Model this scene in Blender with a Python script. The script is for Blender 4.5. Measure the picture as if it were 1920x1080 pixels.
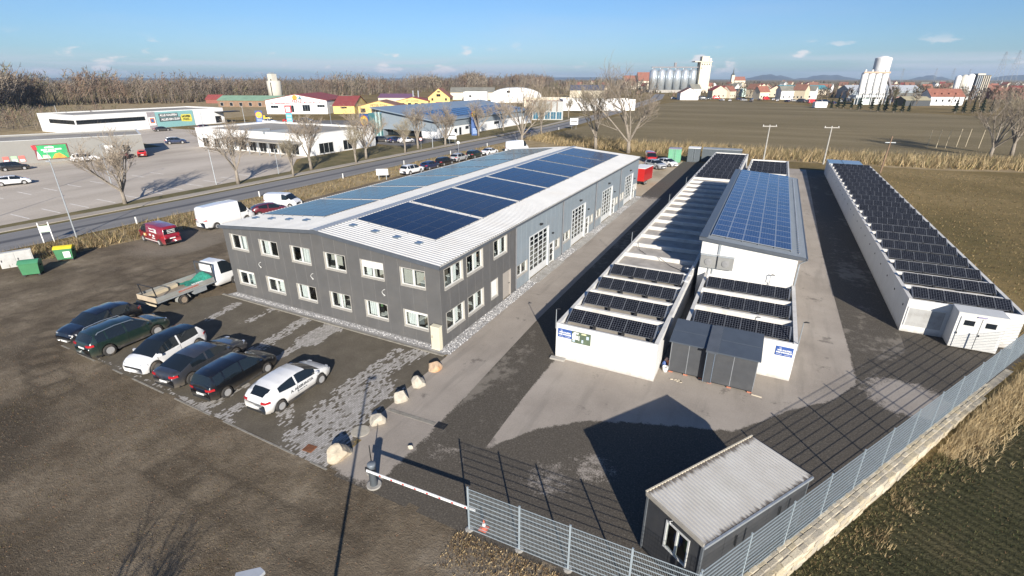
import bpy, bmesh, math, random
from mathutils import Vector, Matrix, noise
R = math.radians
PI = math.pi
scene = bpy.context.scene
COL = scene.collection
for o in list(bpy.data.objects):
    bpy.data.objects.remove(o)
random.seed(7)

# ------------------------------------------------------------------ camera
cam_d = bpy.data.cameras.new('camera')
cam = bpy.data.objects.new('camera', cam_d)
COL.objects.link(cam)
cam.location = (16.056, -22.385, 15.433)
cam.rotation_euler = (PI / 2 - 0.39777, 0, 0.46677)
cam_d.sensor_width = 36
cam_d.lens = 17.529
cam_d.clip_start = 0.1
cam_d.clip_end = 30000
scene.camera = cam

# ------------------------------------------------------------------ light
SUN_EL, SUN_AZ = 21.8, 143.4          # degrees above the horizon, clockwise from +Y
sun_dir = Vector((math.sin(R(SUN_AZ)) * math.cos(R(SUN_EL)), math.cos(R(SUN_AZ)) * math.cos(R(SUN_EL)), math.sin(R(SUN_EL))))
sun_d = bpy.data.lights.new('sun', 'SUN')
sun_d.energy = 5.0
sun_d.angle = R(0.5)
sun_d.color = (1.0, 0.93, 0.83)
sun = bpy.data.objects.new('sun', sun_d)
COL.objects.link(sun)
sun.location = (60, -80, 60)
sun.rotation_euler = (-sun_dir).to_track_quat('-Z', 'Y').to_euler()

world = bpy.data.worlds.new('World')
scene.world = world
world.use_nodes = True
nt = world.node_tree
nt.nodes.clear()
def wn(t, **k):
    n = nt.nodes.new(t)
    for a, b in k.items():
        setattr(n, a, b)
    return n
wout = wn('ShaderNodeOutputWorld')
bg = wn('ShaderNodeBackground')
bg.inputs['Strength'].default_value = 0.055
sky = wn('ShaderNodeTexSky', sky_type='NISHITA')
sky.sun_disc = False
sky.sun_elevation = R(SUN_EL)
sky.sun_rotation = R(SUN_AZ)
sky.altitude = 100
sky.air_density = 1.0
sky.dust_density = 0.35
sky.ozone_density = 2.2
tc = wn('ShaderNodeTexCoord')
def wmath(op, a, b=None, clamp=False):
    n = wn('ShaderNodeMath', operation=op)
    n.use_clamp = clamp
    for i, s in enumerate((a, b)):
        if s is None:
            continue
        if isinstance(s, (int, float)):
            n.inputs[i].default_value = s
        else:
            nt.links.new(s, n.inputs[i])
    return n.outputs[0]
sep = wn('ShaderNodeSeparateXYZ')
nt.links.new(tc.outputs['Generated'], sep.inputs[0])
elev = sep.outputs['Z']
def cloud_layer(sx, sz, lo, hi, e0, e1, e2, e3, off):
    m = wn('ShaderNodeMapping')
    m.inputs['Scale'].default_value = (sx, sx, sz)
    m.inputs['Location'].default_value = off
    nt.links.new(tc.outputs['Generated'], m.inputs['Vector'])
    n = wn('ShaderNodeTexNoise')
    n.inputs['Scale'].default_value = 1.0
    n.inputs['Detail'].default_value = 7
    n.inputs['Roughness'].default_value = 0.55
    nt.links.new(m.outputs[0], n.inputs['Vector'])
    mr = wn('ShaderNodeMapRange', interpolation_type='SMOOTHSTEP')
    mr.inputs[1].default_value = lo
    mr.inputs[2].default_value = hi
    nt.links.new(n.outputs['Fac'], mr.inputs[0])
    up = wn('ShaderNodeMapRange', interpolation_type='SMOOTHSTEP')
    up.inputs[1].default_value = e0
    up.inputs[2].default_value = e1
    nt.links.new(elev, up.inputs[0])
    dn = wn('ShaderNodeMapRange', interpolation_type='SMOOTHSTEP')
    dn.inputs[1].default_value = e3
    dn.inputs[2].default_value = e2
    nt.links.new(elev, dn.inputs[0])
    return wmath('MULTIPLY', wmath('MULTIPLY', mr.outputs[0], up.outputs[0]), dn.outputs[0])
puffs = cloud_layer(13.0, 40.0, 0.565, 0.645, 0.0, 0.012, 0.034, 0.066, (3.1, 1.7, 0.2))
bank = cloud_layer(3.2, 60.0, 0.43, 0.62, 0.0, 0.006, 0.022, 0.042, (0.3, 5.2, 0.9))
veil = cloud_layer(1.6, 9.0, 0.45, 0.8, 0.0, 0.05, 0.3, 0.6, (7.3, 0.2, 1.9))
def wmix(fac, a, col, k):
    mx = wn('ShaderNodeMix', data_type='RGBA')
    nt.links.new(wmath('MULTIPLY', fac, k), mx.inputs['Factor'])
    nt.links.new(a, mx.inputs['A'])
    mx.inputs['B'].default_value = col
    return mx.outputs['Result']
tint = wn('ShaderNodeMix', data_type='RGBA', blend_type='MULTIPLY')
tint.inputs['Factor'].default_value = 1.0
tint.inputs['B'].default_value = (0.60, 0.84, 1.20, 1)
nt.links.new(sky.outputs[0], tint.inputs['A'])
c1 = wmix(veil, tint.outputs['Result'], (6.5, 7.2, 8.2, 1), 0.25)
c2 = wmix(bank, c1, (7.2, 7.6, 8.6, 1), 0.6)
c3 = wmix(puffs, c2, (9.6, 9.2, 9.2, 1), 0.85)
nt.links.new(c3, bg.inputs['Color'])
nt.links.new(bg.outputs[0], wout.inputs[0])

scene.view_settings.view_transform = 'Standard'
scene.view_settings.look = 'None'
scene.view_settings.exposure = 0.9
scene.view_settings.gamma = 1.0
scene.render.engine = 'CYCLES'
scene.cycles.max_bounces = 5
scene.cycles.volume_bounces = 0

# ------------------------------------------------------------------ materials
MATS = {}
def newmat(name):
    m = bpy.data.materials.new(name)
    m.use_nodes = True
    t = m.node_tree
    b = t.nodes['Principled BSDF']
    return m, t, b
def node(t, typ, **k):
    n = t.nodes.new(typ)
    for a, v in k.items():
        setattr(n, a, v)
    return n
def ramp(t, src, stops):
    r = node(t, 'ShaderNodeValToRGB')
    e = r.color_ramp.elements
    while len(e) < len(stops):
        e.new(0.5)
    for i, (p, c) in enumerate(stops):
        e[i].position = p
        e[i].color = (c[0], c[1], c[2], 1)
    t.links.new(src, r.inputs[0])
    return r.outputs[0]
def vec(t, coord, scale=(1, 1, 1), rotz=0.0):
    if coord == 'World':
        s = node(t, 'ShaderNodeNewGeometry').outputs['Position']
    else:
        s = node(t, 'ShaderNodeTexCoord').outputs[coord]
    m = node(t, 'ShaderNodeMapping')
    m.inputs['Scale'].default_value = scale
    m.inputs['Rotation'].default_value = (0, 0, rotz)
    t.links.new(s, m.inputs['Vector'])
    return m.outputs[0]
def noisef(t, v, scale, detail=4, rough=0.55):
    n = node(t, 'ShaderNodeTexNoise')
    n.inputs['Scale'].default_value = scale
    n.inputs['Detail'].default_value = detail
    n.inputs['Roughness'].default_value = rough
    t.links.new(v, n.inputs['Vector'])
    return n.outputs['Fac']
def mixc(t, fac, a, b, blend='MIX'):
    mx = node(t, 'ShaderNodeMix', data_type='RGBA', blend_type=blend)
    for key, s in (('Factor', fac), ('A', a), ('B', b)):
        if isinstance(s, (int, float)):
            mx.inputs[key].default_value = s
        elif isinstance(s, tuple):
            mx.inputs[key].default_value = (s[0], s[1], s[2], 1)
        else:
            t.links.new(s, mx.inputs[key])
    return mx.outputs['Result']
def mth(t, op, a, b=None, c=None, clamp=False):
    n = node(t, 'ShaderNodeMath', operation=op)
    n.use_clamp = clamp
    for i, s in enumerate((a, b, c)):
        if s is None:
            continue
        if isinstance(s, (int, float)):
            n.inputs[i].default_value = s
        else:
            t.links.new(s, n.inputs[i])
    return n.outputs[0]
def sstep(t, v, lo, hi):
    n = node(t, 'ShaderNodeMapRange', interpolation_type='SMOOTHSTEP')
    n.inputs[1].default_value = lo
    n.inputs[2].default_value = hi
    t.links.new(v, n.inputs[0])
    return n.outputs[0]
def bump(t, b, h, strength=0.4, dist=0.02):
    n = node(t, 'ShaderNodeBump')
    n.inputs['Strength'].default_value = strength
    n.inputs['Distance'].default_value = dist
    t.links.new(h, n.inputs['Height'])
    t.links.new(n.outputs[0], b.inputs['Normal'])
def mat(name, col, rough=0.6, metal=0.0, var=0.12, scale=2.0, coord='Object', bmp=0.0, dirt=None, coat=0.0, spec=0.5):
    """plain surface with mottled colour; dirt=(colour, amount, scale) adds worn patches"""
    if name in MATS:
        return MATS[name]
    m, t, b = newmat(name)
    v = vec(t, coord)
    f = noisef(t, v, scale, 6, 0.6)
    lo = tuple(c * (1 - var) for c in col)
    hi = tuple(min(1, c * (1 + var)) for c in col)
    c = ramp(t, f, [(0.3, lo), (0.7, hi)])
    if dirt:
        g = noisef(t, v, dirt[2], 8, 0.65)
        c = mixc(t, mth(t, 'MULTIPLY', sstep(t, g, 0.45, 0.72), dirt[1]), c, dirt[0])
    t.links.new(c, b.inputs['Base Color'])
    b.inputs['Roughness'].default_value = rough
    b.inputs['Metallic'].default_value = metal
    b.inputs['Specular IOR Level'].default_value = spec
    if coat:
        b.inputs['Coat Weight'].default_value = coat
        b.inputs['Coat Roughness'].default_value = 0.04
    if bmp:
        bump(t, b, noisef(t, v, scale * 8, 5, 0.6), bmp, 0.02)
    MATS[name] = m
    return m
def paint(name, col, dirt=0.25):
    """car paint: clear coat over a base, road dirt low down on the body"""
    if name in MATS:
        return MATS[name]
    m, t, b = newmat(name)
    v = vec(t, 'Object')
    f = noisef(t, v, 3.0, 6, 0.6)
    z = node(t, 'ShaderNodeSeparateXYZ')
    t.links.new(v, z.inputs[0])
    low = mth(t, 'MULTIPLY', sstep(t, mth(t, 'SUBTRACT', 0.75, mth(t, 'ADD', z.outputs['Z'], mth(t, 'MULTIPLY', f, 0.3))), -0.1, 0.45), dirt * 2.4, clamp=True)
    c = mixc(t, low, (col[0], col[1], col[2]), (0.20, 0.165, 0.12))
    c = mixc(t, mth(t, 'MULTIPLY', sstep(t, f, 0.5, 0.75), dirt * 0.5), c, (0.25, 0.21, 0.16))
    t.links.new(c, b.inputs['Base Color'])
    b.inputs['Coat Weight'].default_value = 1.0
    b.inputs['Coat Roughness'].default_value = 0.06
    t.links.new(mth(t, 'ADD', 0.32, mth(t, 'MULTIPLY', low, 0.5)), b.inputs['Roughness'])
    MATS[name] = m
    return m
def glassmat(name, col=(0.012, 0.016, 0.02), rough=0.04):
    if name in MATS:
        return MATS[name]
    m, t, b = newmat(name)
    b.inputs['Base Color'].default_value = (*col, 1)
    b.inputs['Roughness'].default_value = rough
    b.inputs['Specular IOR Level'].default_value = 0.6
    v = vec(t, 'Object')
    bump(t, b, noisef(t, v, 0.7, 2, 0.5), 0.05, 0.05)
    MATS[name] = m
    return m
def pvmat(name, nx, ny, w, l, cell=(0.008, 0.011, 0.022), line=(0.20, 0.22, 0.26), lw=0.045, rough=0.12, spec=0.5):
    """solar glass: nx by ny cells with pale gaps on a module of w by l metres"""
    if name in MATS:
        return MATS[name]
    m, t, b = newmat(name)
    tcn = node(t, 'ShaderNodeTexCoord')
    s = node(t, 'ShaderNodeSeparateXYZ')
    t.links.new(tcn.outputs['Object'], s.inputs[0])
    def edge(o, n, L):
        fr = mth(t, 'FRACT', mth(t, 'MULTIPLY', o, n / L))
        d = mth(t, 'ABSOLUTE', mth(t, 'SUBTRACT', fr, 0.5))
        return mth(t, 'GREATER_THAN', d, 0.5 - lw)
    e = mth(t, 'MAXIMUM', edge(s.outputs['X'], nx, w), edge(s.outputs['Y'], ny, l))
    oi = node(t, 'ShaderNodeObjectInfo')
    v = vec(t, 'Object')
    f = noisef(t, v, 1.3, 3, 0.5)
    k = mth(t, 'ADD', mth(t, 'MULTIPLY', oi.outputs['Random'], 0.5), mth(t, 'MULTIPLY', f, 0.5))
    cc = ramp(t, k, [(0.2, tuple(c * 0.75 for c in cell)), (0.8, tuple(c * 1.3 for c in cell))])
    c = mixc(t, e, cc, line)
    t.links.new(c, b.inputs['Base Color'])
    b.inputs['Roughness'].default_value = rough
    b.inputs['Specular IOR Level'].default_value = spec
    MATS[name] = m
    return m

# ------------------------------------------------------------------ mesh builder
class MB:
    def __init__(self):
        self.v, self.f, self.m = [], [], []
    def add(self, vs, fs, mi=0, M=None):
        o = len(self.v)
        if M is not None:
            vs = [M @ Vector(p) for p in vs]
        self.v.extend([tuple(p) for p in vs])
        self.f.extend([tuple(i + o for i in f) for f in fs])
        self.m.extend([mi] * len(fs))
        return self
    def quad(self, a, b, c, d, mi=0):
        return self.add([a, b, c, d], [(0, 1, 2, 3)], mi)
    def poly(self, pts, mi=0):
        return self.add(pts, [tuple(range(len(pts)))], mi)
    def box(self, x0, x1, y0, y1, z0, z1, mi=0, M=None):
        if x0 > x1: x0, x1 = x1, x0
        if y0 > y1: y0, y1 = y1, y0
        if z0 > z1: z0, z1 = z1, z0
        vs = [(x0, y0, z0), (x1, y0, z0), (x1, y1, z0), (x0, y1, z0), (x0, y0, z1), (x1, y0, z1), (x1, y1, z1), (x0, y1, z1)]
        return self.add(vs, [(3, 2, 1, 0), (4, 5, 6, 7), (0, 1, 5, 4), (1, 2, 6, 5), (2, 3, 7, 6), (3, 0, 4, 7)], mi, M)
    def prism(self, poly, a, b, axis='z', mi=0, M=None):
        """extrude a 2-D outline; axis z: (x,y) from z=a to b, x: (y,z), y: (x,z)"""
        n = len(poly)
        def p3(p, t):
            if axis == 'z': return (p[0], p[1], t)
            if axis == 'x': return (t, p[0], p[1])
            return (p[0], t, p[1])
        vs = [p3(p, a) for p in poly] + [p3(p, b) for p in poly]
        fs = [tuple(range(n))[::-1], tuple(range(n, 2 * n))] + [(i, (i + 1) % n, n + (i + 1) % n, n + i) for i in range(n)]
        return self.add(vs, fs, mi, M)
    def tube(self, pts, rad, n=6, mi=0, cap=True):
        pts = [Vector(p) for p in pts]
        if isinstance(rad, (int, float)):
            rad = [rad] * len(pts)
        vs, fs = [], []
        ref = None
        for i, p in enumerate(pts):
            d = (pts[min(i + 1, len(pts) - 1)] - pts[max(i - 1, 0)])
            if d.length < 1e-9:
                d = Vector((0, 0, 1))
            d.normalize()
            if ref is None:
                ref = Vector((1, 0, 0)) if abs(d.x) < 0.9 else Vector((0, 1, 0))
            u = (ref - d * ref.dot(d))
            if u.length < 1e-6:
                u = d.orthogonal()
            u.normalize()
            ref = u
            w = d.cross(u)
            for k in range(n):
                a = 2 * PI * k / n
                vs.append(p + (u * math.cos(a) + w * math.sin(a)) * rad[i])
        for i in range(len(pts) - 1):
            for k in range(n):
                fs.append((i * n + k, i * n + (k + 1) % n, (i + 1) * n + (k + 1) % n, (i + 1) * n + k))
        if cap:
            fs.append(tuple(range(n))[::-1])
            fs.append(tuple(range((len(pts) - 1) * n, len(pts) * n)))
        return self.add(vs, fs, mi)
    def lathe(self, prof, cx=0, cy=0, n=16, mi=0, cap=True):
        vs, fs = [], []
        for r, z in prof:
            for k in range(n):
                a = 2 * PI * k / n
                vs.append((cx + r * math.cos(a), cy + r * math.sin(a), z))
        for i in range(len(prof) - 1):
            for k in range(n):
                fs.append((i * n + k, i * n + (k + 1) % n, (i + 1) * n + (k + 1) % n, (i + 1) * n + k))
        if cap:
            fs.append(tuple(range(n))[::-1])
            fs.append(tuple(range((len(prof) - 1) * n, len(prof) * n)))
        return self.add(vs, fs, mi)
    def mesh(self, name, mats, smooth=False):
        me = bpy.data.meshes.new(name)
        me.from_pydata(self.v, [], self.f)
        for m in (mats if isinstance(mats, (list, tuple)) else [mats]):
            me.materials.append(m)
        if any(self.m):
            me.polygons.foreach_set('material_index', self.m)
        if smooth:
            me.polygons.foreach_set('use_smooth', [True] * len(me.polygons))
        me.update()
        return me
    def build(self, name, mats, parent=None, smooth=False, loc=None, rot=None):
        return obj(name, self.mesh(name, mats, smooth), parent, loc, rot)
def obj(name, me, parent=None, loc=None, rot=None):
    o = bpy.data.objects.new(name, me)
    COL.objects.link(o)
    o.parent = parent
    if loc is not None:
        o.location = loc
    if rot is not None:
        o.rotation_euler = rot
    return o
def tag(o, label, cat, group=None):
    o['label'] = label
    o['category'] = cat
    if group:
        o['group'] = group
    return o
def thing(name, label, cat, loc=(0, 0, 0), rz=0.0, group=None):
    o = bpy.data.objects.new(name, None)
    o.empty_display_size = 0.3
    COL.objects.link(o)
    o.location = loc
    o.rotation_euler = (0, 0, rz)
    return tag(o, label, cat, group)
def struct(o):
    o['kind'] = 'structure'
    return o
def stuff(o, label=None, cat=None):
    o['kind'] = 'stuff'
    if label:
        tag(o, label, cat)
    return o
def dup(root, label=None, loc=None, rz=None, group=None, parent=None):
    c = root.copy()
    COL.objects.link(c)
    if parent is not None:
        c.parent = parent
    if label:
        c['label'] = label
    if group:
        c['group'] = group
    if loc is not None:
        c.location = loc
    if rz is not None:
        c.rotation_euler = (0, 0, rz)
    for ch in root.children:
        dup(ch, parent=c)
    return c
def text_mb(s, size, depth=0.01, bold=0.0, align='CENTER', shear=0.0):
    """lettering as a mesh in the local XZ plane, facing -Y"""
    cu = bpy.data.curves.new('lettering', 'FONT')
    cu.body = s
    cu.size = size
    cu.extrude = depth / 2
    cu.offset = bold
    cu.align_x = align
    cu.align_y = 'CENTER'
    cu.shear = shear
    cu.resolution_u = 2
    o = bpy.data.objects.new('lettering', cu)
    COL.objects.link(o)
    dg = bpy.context.evaluated_depsgraph_get()
    me = bpy.data.meshes.new_from_object(o.evaluated_get(dg))
    bpy.data.objects.remove(o)
    bpy.data.curves.remove(cu)
    me.transform(Matrix.Rotation(PI / 2, 4, 'X'))
    return me
def lettering(s, size, m, parent, loc, rz=0.0, bold=0.0, depth=0.01, align='CENTER', shear=0.0, rot=None):
    me = text_mb(s, size, depth, bold, align, shear)
    me.materials.clear()
    me.materials.append(m)
    return obj('lettering', me, parent, loc, rot if rot else (0, 0, rz))

# ================================================================== ground and surfaces
CS = Vector((16.4, -10.65))
ES = Vector((0.515, 0.857))
ET = Vector((0.857, -0.515))
def st2xy(s, t):
    p = CS + ES * s + ET * t
    return p.x, p.y
def xy2st(x, y):
    d = Vector((x, y)) - CS
    return d.dot(ES), d.dot(ET)
def smooth01(a):
    a = max(0.0, min(1.0, a))
    return a * a * (3 - 2 * a)
def field_z(s, t):
    if t < 0.15:
        return 0.0
    return -0.82 * (1 - smooth01((s - 9) / 15)) * smooth01((s + 30) / 20 if s < -10 else 1)

def ground_mat():
    m, t, b = newmat('dry_meadow')
    v = vec(t, 'World')
    f1 = noisef(t, v, 0.035, 6, 0.6)
    f2 = noisef(t, v, 1.1, 6, 0.7)
    f3 = noisef(t, v, 9.0, 3, 0.7)
    a = ramp(t, f1, [(0.35, (0.115, 0.090, 0.038)), (0.5, (0.19, 0.138, 0.060)), (0.66, (0.27, 0.198, 0.095))])
    a = mixc(t, mth(t, 'MULTIPLY', sstep(t, f2, 0.42, 0.7), 0.45), a, (0.085, 0.078, 0.036))
    a = mixc(t, mth(t, 'MULTIPLY', sstep(t, f3, 0.5, 0.72), 0.5), a, (0.27, 0.205, 0.105))
    t.links.new(a, b.inputs['Base Color'])
    b.inputs['Roughness'].default_value = 0.95
    b.inputs['Specular IOR Level'].default_value = 0.1
    bump(t, b, mth(t, 'ADD', f3, mth(t, 'MULTIPLY', f2, 2.0)), 0.8, 0.12)
    return m
def dirt_mat():
    m, t, b = newmat('gravelly_soil')
    v = vec(t, 'World')
    vs = vec(t, 'World', (1, 0.28, 1), R(8))
    f1 = noisef(t, v, 0.30, 9, 0.70)
    f2 = noisef(t, vs, 0.9, 6, 0.65)
    f3 = noisef(t, v, 7.0, 4, 0.75)
    f4 = noisef(t, v, 24.0, 2, 0.7)
    a = ramp(t, f1, [(0.34, (0.084, 0.064, 0.042)), (0.48, (0.138, 0.109, 0.075)), (0.58, (0.182, 0.146, 0.102)), (0.68, (0.265, 0.218, 0.156))])
    a = mixc(t, mth(t, 'MULTIPLY', sstep(t, f2, 0.45, 0.72), 0.4), a, (0.060, 0.048, 0.034))
    wt = node(t, 'ShaderNodeAttribute', attribute_name='wet')
    wn_ = mth(t, 'ADD', wt.outputs['Fac'], mth(t, 'MULTIPLY', mth(t, 'SUBTRACT', f3, 0.5), 0.7))
    a = mixc(t, mth(t, 'MULTIPLY', sstep(t, wn_, 0.25, 0.8), 0.8), a, (0.042, 0.033, 0.023))
    wd = mth(t, 'SUBTRACT', mth(t, 'MULTIPLY', mth(t, 'SUBTRACT', f3, 0.5), 0.7), wt.outputs['Fac'])
    a = mixc(t, mth(t, 'MULTIPLY', sstep(t, wd, 0.2, 0.6), 0.75), a, (0.235, 0.205, 0.165))
    a = mixc(t, mth(t, 'MULTIPLY', sstep(t, f3, 0.52, 0.7), 0.6), a, (0.18, 0.148, 0.105))
    mo = noisef(t, v, 2.2, 6, 0.7)
    a = mixc(t, mth(t, 'MULTIPLY', sstep(t, mo, 0.56, 0.70), 0.55), a, (0.055, 0.045, 0.032))
    a = mixc(t, mth(t, 'MULTIPLY', sstep(t, mo, 0.42, 0.30), 0.45), a, (0.22, 0.185, 0.135))
    a = mixc(t, mth(t, 'MULTIPLY', sstep(t, f4, 0.60, 0.74), 0.45), a, (0.24, 0.205, 0.155))
    a = mixc(t, mth(t, 'MULTIPLY', sstep(t, f4, 0.42, 0.30), 0.6), a, (0.022, 0.018, 0.013))
    t.links.new(a, b.inputs['Base Color'])
    b.inputs['Roughness'].default_value = 0.95
    b.inputs['Specular IOR Level'].default_value = 0.15
    bump(t, b, mth(t, 'ADD', mth(t, 'MULTIPLY', f4, 0.5), mth(t, 'ADD', f3, f2)), 0.9, 0.06)
    return m
def asphalt_mat():
    m, t, b = newmat('yard_asphalt')
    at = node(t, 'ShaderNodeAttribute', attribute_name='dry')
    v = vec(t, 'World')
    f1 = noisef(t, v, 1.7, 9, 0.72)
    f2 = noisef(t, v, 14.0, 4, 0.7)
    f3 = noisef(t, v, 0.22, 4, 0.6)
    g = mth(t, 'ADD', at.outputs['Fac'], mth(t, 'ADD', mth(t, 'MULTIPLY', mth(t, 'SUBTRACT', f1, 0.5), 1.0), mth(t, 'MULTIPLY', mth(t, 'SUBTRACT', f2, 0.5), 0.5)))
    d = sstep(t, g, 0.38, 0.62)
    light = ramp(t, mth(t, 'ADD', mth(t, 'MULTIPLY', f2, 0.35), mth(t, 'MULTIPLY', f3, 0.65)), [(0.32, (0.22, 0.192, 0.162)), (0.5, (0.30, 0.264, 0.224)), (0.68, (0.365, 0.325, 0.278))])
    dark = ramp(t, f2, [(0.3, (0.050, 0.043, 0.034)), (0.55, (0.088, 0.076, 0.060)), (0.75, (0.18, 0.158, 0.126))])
    vs = vec(t, 'World', (1.0, 0.12, 1), R(-4))
    tyre = noisef(t, vs, 1.1, 5, 0.6)
    light = mixc(t, mth(t, 'MULTIPLY', sstep(t, tyre, 0.5, 0.7), 0.35), light, (0.15, 0.135, 0.115))
    spots = noisef(t, v, 0.55, 6, 0.7)
    light = mixc(t, mth(t, 'MULTIPLY', sstep(t, spots, 0.60, 0.68), 0.7), light, (0.12, 0.105, 0.09))
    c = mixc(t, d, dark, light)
    t.links.new(c, b.inputs['Base Color'])
    b.inputs['Roughness'].default_value = 0.85
    b.inputs['Specular IOR Level'].default_value = 0.3
    bump(t, b, f2, 0.35, 0.02)
    return m
def paver_mat():
    m, t, b = newmat('concrete_pavers')
    at = node(t, 'ShaderNodeAttribute', attribute_name='clean')
    v = vec(t, 'World', (1, 1, 1), R(90))
    br = node(t, 'ShaderNodeTexBrick')
    br.inputs['Scale'].default_value = 1.0
    br.inputs['Brick Width'].default_value = 0.22
    br.inputs['Row Height'].default_value = 0.11
    br.inputs['Mortar Size'].default_value = 0.006
    br.inputs['Color1'].default_value = (0, 0, 0, 1)
    br.inputs['Color2'].default_value = (1, 1, 1, 1)
    br.inputs['Mortar'].default_value = (0.5, 0.5, 0.5, 1)
    t.links.new(v, br.inputs['Vector'])
    rnd = node(t, 'ShaderNodeSeparateColor')
    t.links.new(br.outputs['Color'], rnd.inputs[0])
    w = vec(t, 'World')
    f1 = noisef(t, w, 0.8, 6, 0.65)
    f2 = noisef(t, w, 12.0, 4, 0.7)
    g = mth(t, 'ADD', at.outputs['Fac'], mth(t, 'ADD', mth(t, 'MULTIPLY', mth(t, 'SUBTRACT', f1, 0.5), 1.1), mth(t, 'MULTIPLY', mth(t, 'SUBTRACT', rnd.outputs[0], 0.5), 0.55)))
    d = sstep(t, g, 0.46, 0.56)
    stone = mixc(t, rnd.outputs[0], (0.25, 0.235, 0.21), (0.38, 0.36, 0.335))
    stone = mixc(t, br.outputs['Fac'], stone, (0.10, 0.09, 0.075))
    mud = ramp(t, mth(t, 'ADD', mth(t, 'MULTIPLY', f1, 0.5), mth(t, 'MULTIPLY', f2, 0.5)), [(0.3, (0.070, 0.060, 0.044)), (0.5, (0.108, 0.093, 0.070)), (0.7, (0.155, 0.136, 0.105))])
    mud = mixc(t, mth(t, 'MULTIPLY', br.outputs['Fac'], 0.35), mud, (0.04, 0.034, 0.026))
    t.links.new(mixc(t, d, mud, stone), b.inputs['Base Color'])
    b.inputs['Roughness'].default_value = 0.85
    b.inputs['Specular IOR Level'].default_value = 0.3
    bump(t, b, mth(t, 'SUBTRACT', f2, mth(t, 'MULTIPLY', br.outputs['Fac'], 1.5)), 0.5, 0.015)
    return m
def rows_mat(name, c0, c1, c2, rot, period, amount):
    """tilled soil: clods, stubble and drill rows"""
    m, t, b = newmat(name)
    v = vec(t, 'World', (1, 1, 1), rot)
    s = node(t, 'ShaderNodeSeparateXYZ')
    t.links.new(v, s.inputs[0])
    w = vec(t, 'World')
    f1 = noisef(t, vec(t, 'World', (0.35, 1.6, 1), R(-20)) if period > 0.8 else w, 0.03 if period > 0.8 else 0.35, 8, 0.65)
    f2 = noisef(t, w, 1.6, 6, 0.7)
    f3 = noisef(t, w, 10.0, 3, 0.7)
    wob = mth(t, 'ADD', s.outputs['X'], mth(t, 'MULTIPLY', f2, period * 0.5))
    wave = mth(t, 'ABSOLUTE', mth(t, 'SUBTRACT', mth(t, 'FRACT', mth(t, 'MULTIPLY', wob, 1 / period)), 0.5))
    a = ramp(t, f1, [(0.32, c0), (0.52, c1), (0.7, c2)])
    a = mixc(t, mth(t, 'MULTIPLY', sstep(t, wave, 0.15, 0.4), amount), a, tuple(c * 0.45 for c in c0))
    a = mixc(t, mth(t, 'MULTIPLY', sstep(t, f3, 0.5, 0.7), 0.45), a, tuple(min(1, c * 1.5) for c in c2))
    a = mixc(t, mth(t, 'MULTIPLY', sstep(t, f2, 0.5, 0.72), 0.5), a, tuple(c * 0.6 for c in c0))
    t.links.new(a, b.inputs['Base Color'])
    b.inputs['Roughness'].default_value = 0.95
    b.inputs['Specular IOR Level'].default_value = 0.1
    bump(t, b, mth(t, 'ADD', mth(t, 'ADD', f3, f2), mth(t, 'MULTIPLY', wave, -1.0)), 0.8, 0.08)
    return m
def streak_mat(name, c0, c1, c2, stretch, rot=0.0, scale=0.3, fine=8.0, rough=0.9):
    m, t, b = newmat(name)
    v = vec(t, 'World', stretch, rot)
    w = vec(t, 'World')
    f1 = noisef(t, v, scale, 6, 0.62)
    f2 = noisef(t, w, fine, 4, 0.7)
    a = ramp(t, f1, [(0.33, c0), (0.5, c1), (0.68, c2)])
    a = mixc(t, mth(t, 'MULTIPLY', sstep(t, f2, 0.45, 0.75), 0.4), a, tuple(c * 0.6 for c in c0))
    t.links.new(a, b.inputs['Base Color'])
    b.inputs['Roughness'].default_value = rough
    b.inputs['Specular IOR Level'].default_value = 0.25
    bump(t, b, f2, 0.4, 0.02)
    return m
def road_mat():
    m, t, b = newmat('road_asphalt')
    uv = node(t, 'ShaderNodeUVMap')
    s = node(t, 'ShaderNodeSeparateXYZ')
    t.links.new(uv.outputs[0], s.inputs[0])
    w = vec(t, 'World')
    vs = vec(t, 'World', (1, 0.06, 1))
    f1 = noisef(t, vs, 0.8, 6, 0.6)
    f2 = noisef(t, w, 9.0, 4, 0.7)
    a = ramp(t, mth(t, 'ADD', mth(t, 'MULTIPLY', f1, 0.6), mth(t, 'MULTIPLY', f2, 0.4)), [(0.3, (0.135, 0.130, 0.125)), (0.5, (0.185, 0.178, 0.17)), (0.7, (0.24, 0.232, 0.222))])
    u = mth(t, 'ADD', s.outputs['X'], mth(t, 'MULTIPLY', mth(t, 'SUBTRACT', f1, 0.5), 0.16))
    band = mth(t, 'MULTIPLY', sstep(t, u, 0.42, 0.46), sstep(t, u, 0.60, 0.55))
    a = mixc(t, mth(t, 'MULTIPLY', band, 0.8), a, (0.055, 0.055, 0.058))
    edge = sstep(t, mth(t, 'ABSOLUTE', mth(t, 'SUBTRACT', s.outputs['X'], 0.5)), 0.455, 0.475)
    a = mixc(t, mth(t, 'MULTIPLY', edge, 0.5), a, (0.30, 0.285, 0.26))
    t.links.new(a, b.inputs['Base Color'])
    b.inputs['Roughness'].default_value = 0.75
    bump(t, b, f2, 0.3, 0.01)
    return m
M_MEADOW = ground_mat()
M_DIRT = dirt_mat()
M_ASPH = asphalt_mat()
M_PAVE = paver_mat()
M_ROAD = road_mat()
M_FIELD = rows_mat('sown_field', (0.036, 0.038, 0.018), (0.058, 0.055, 0.028), (0.085, 0.072, 0.038), R(-57), 0.42, 0.55)
M_PLOUGH = rows_mat('tilled_field', (0.130, 0.104, 0.055), (0.190, 0.152, 0.086), (0.245, 0.200, 0.120), R(-63), 2.6, 0.12)
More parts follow.
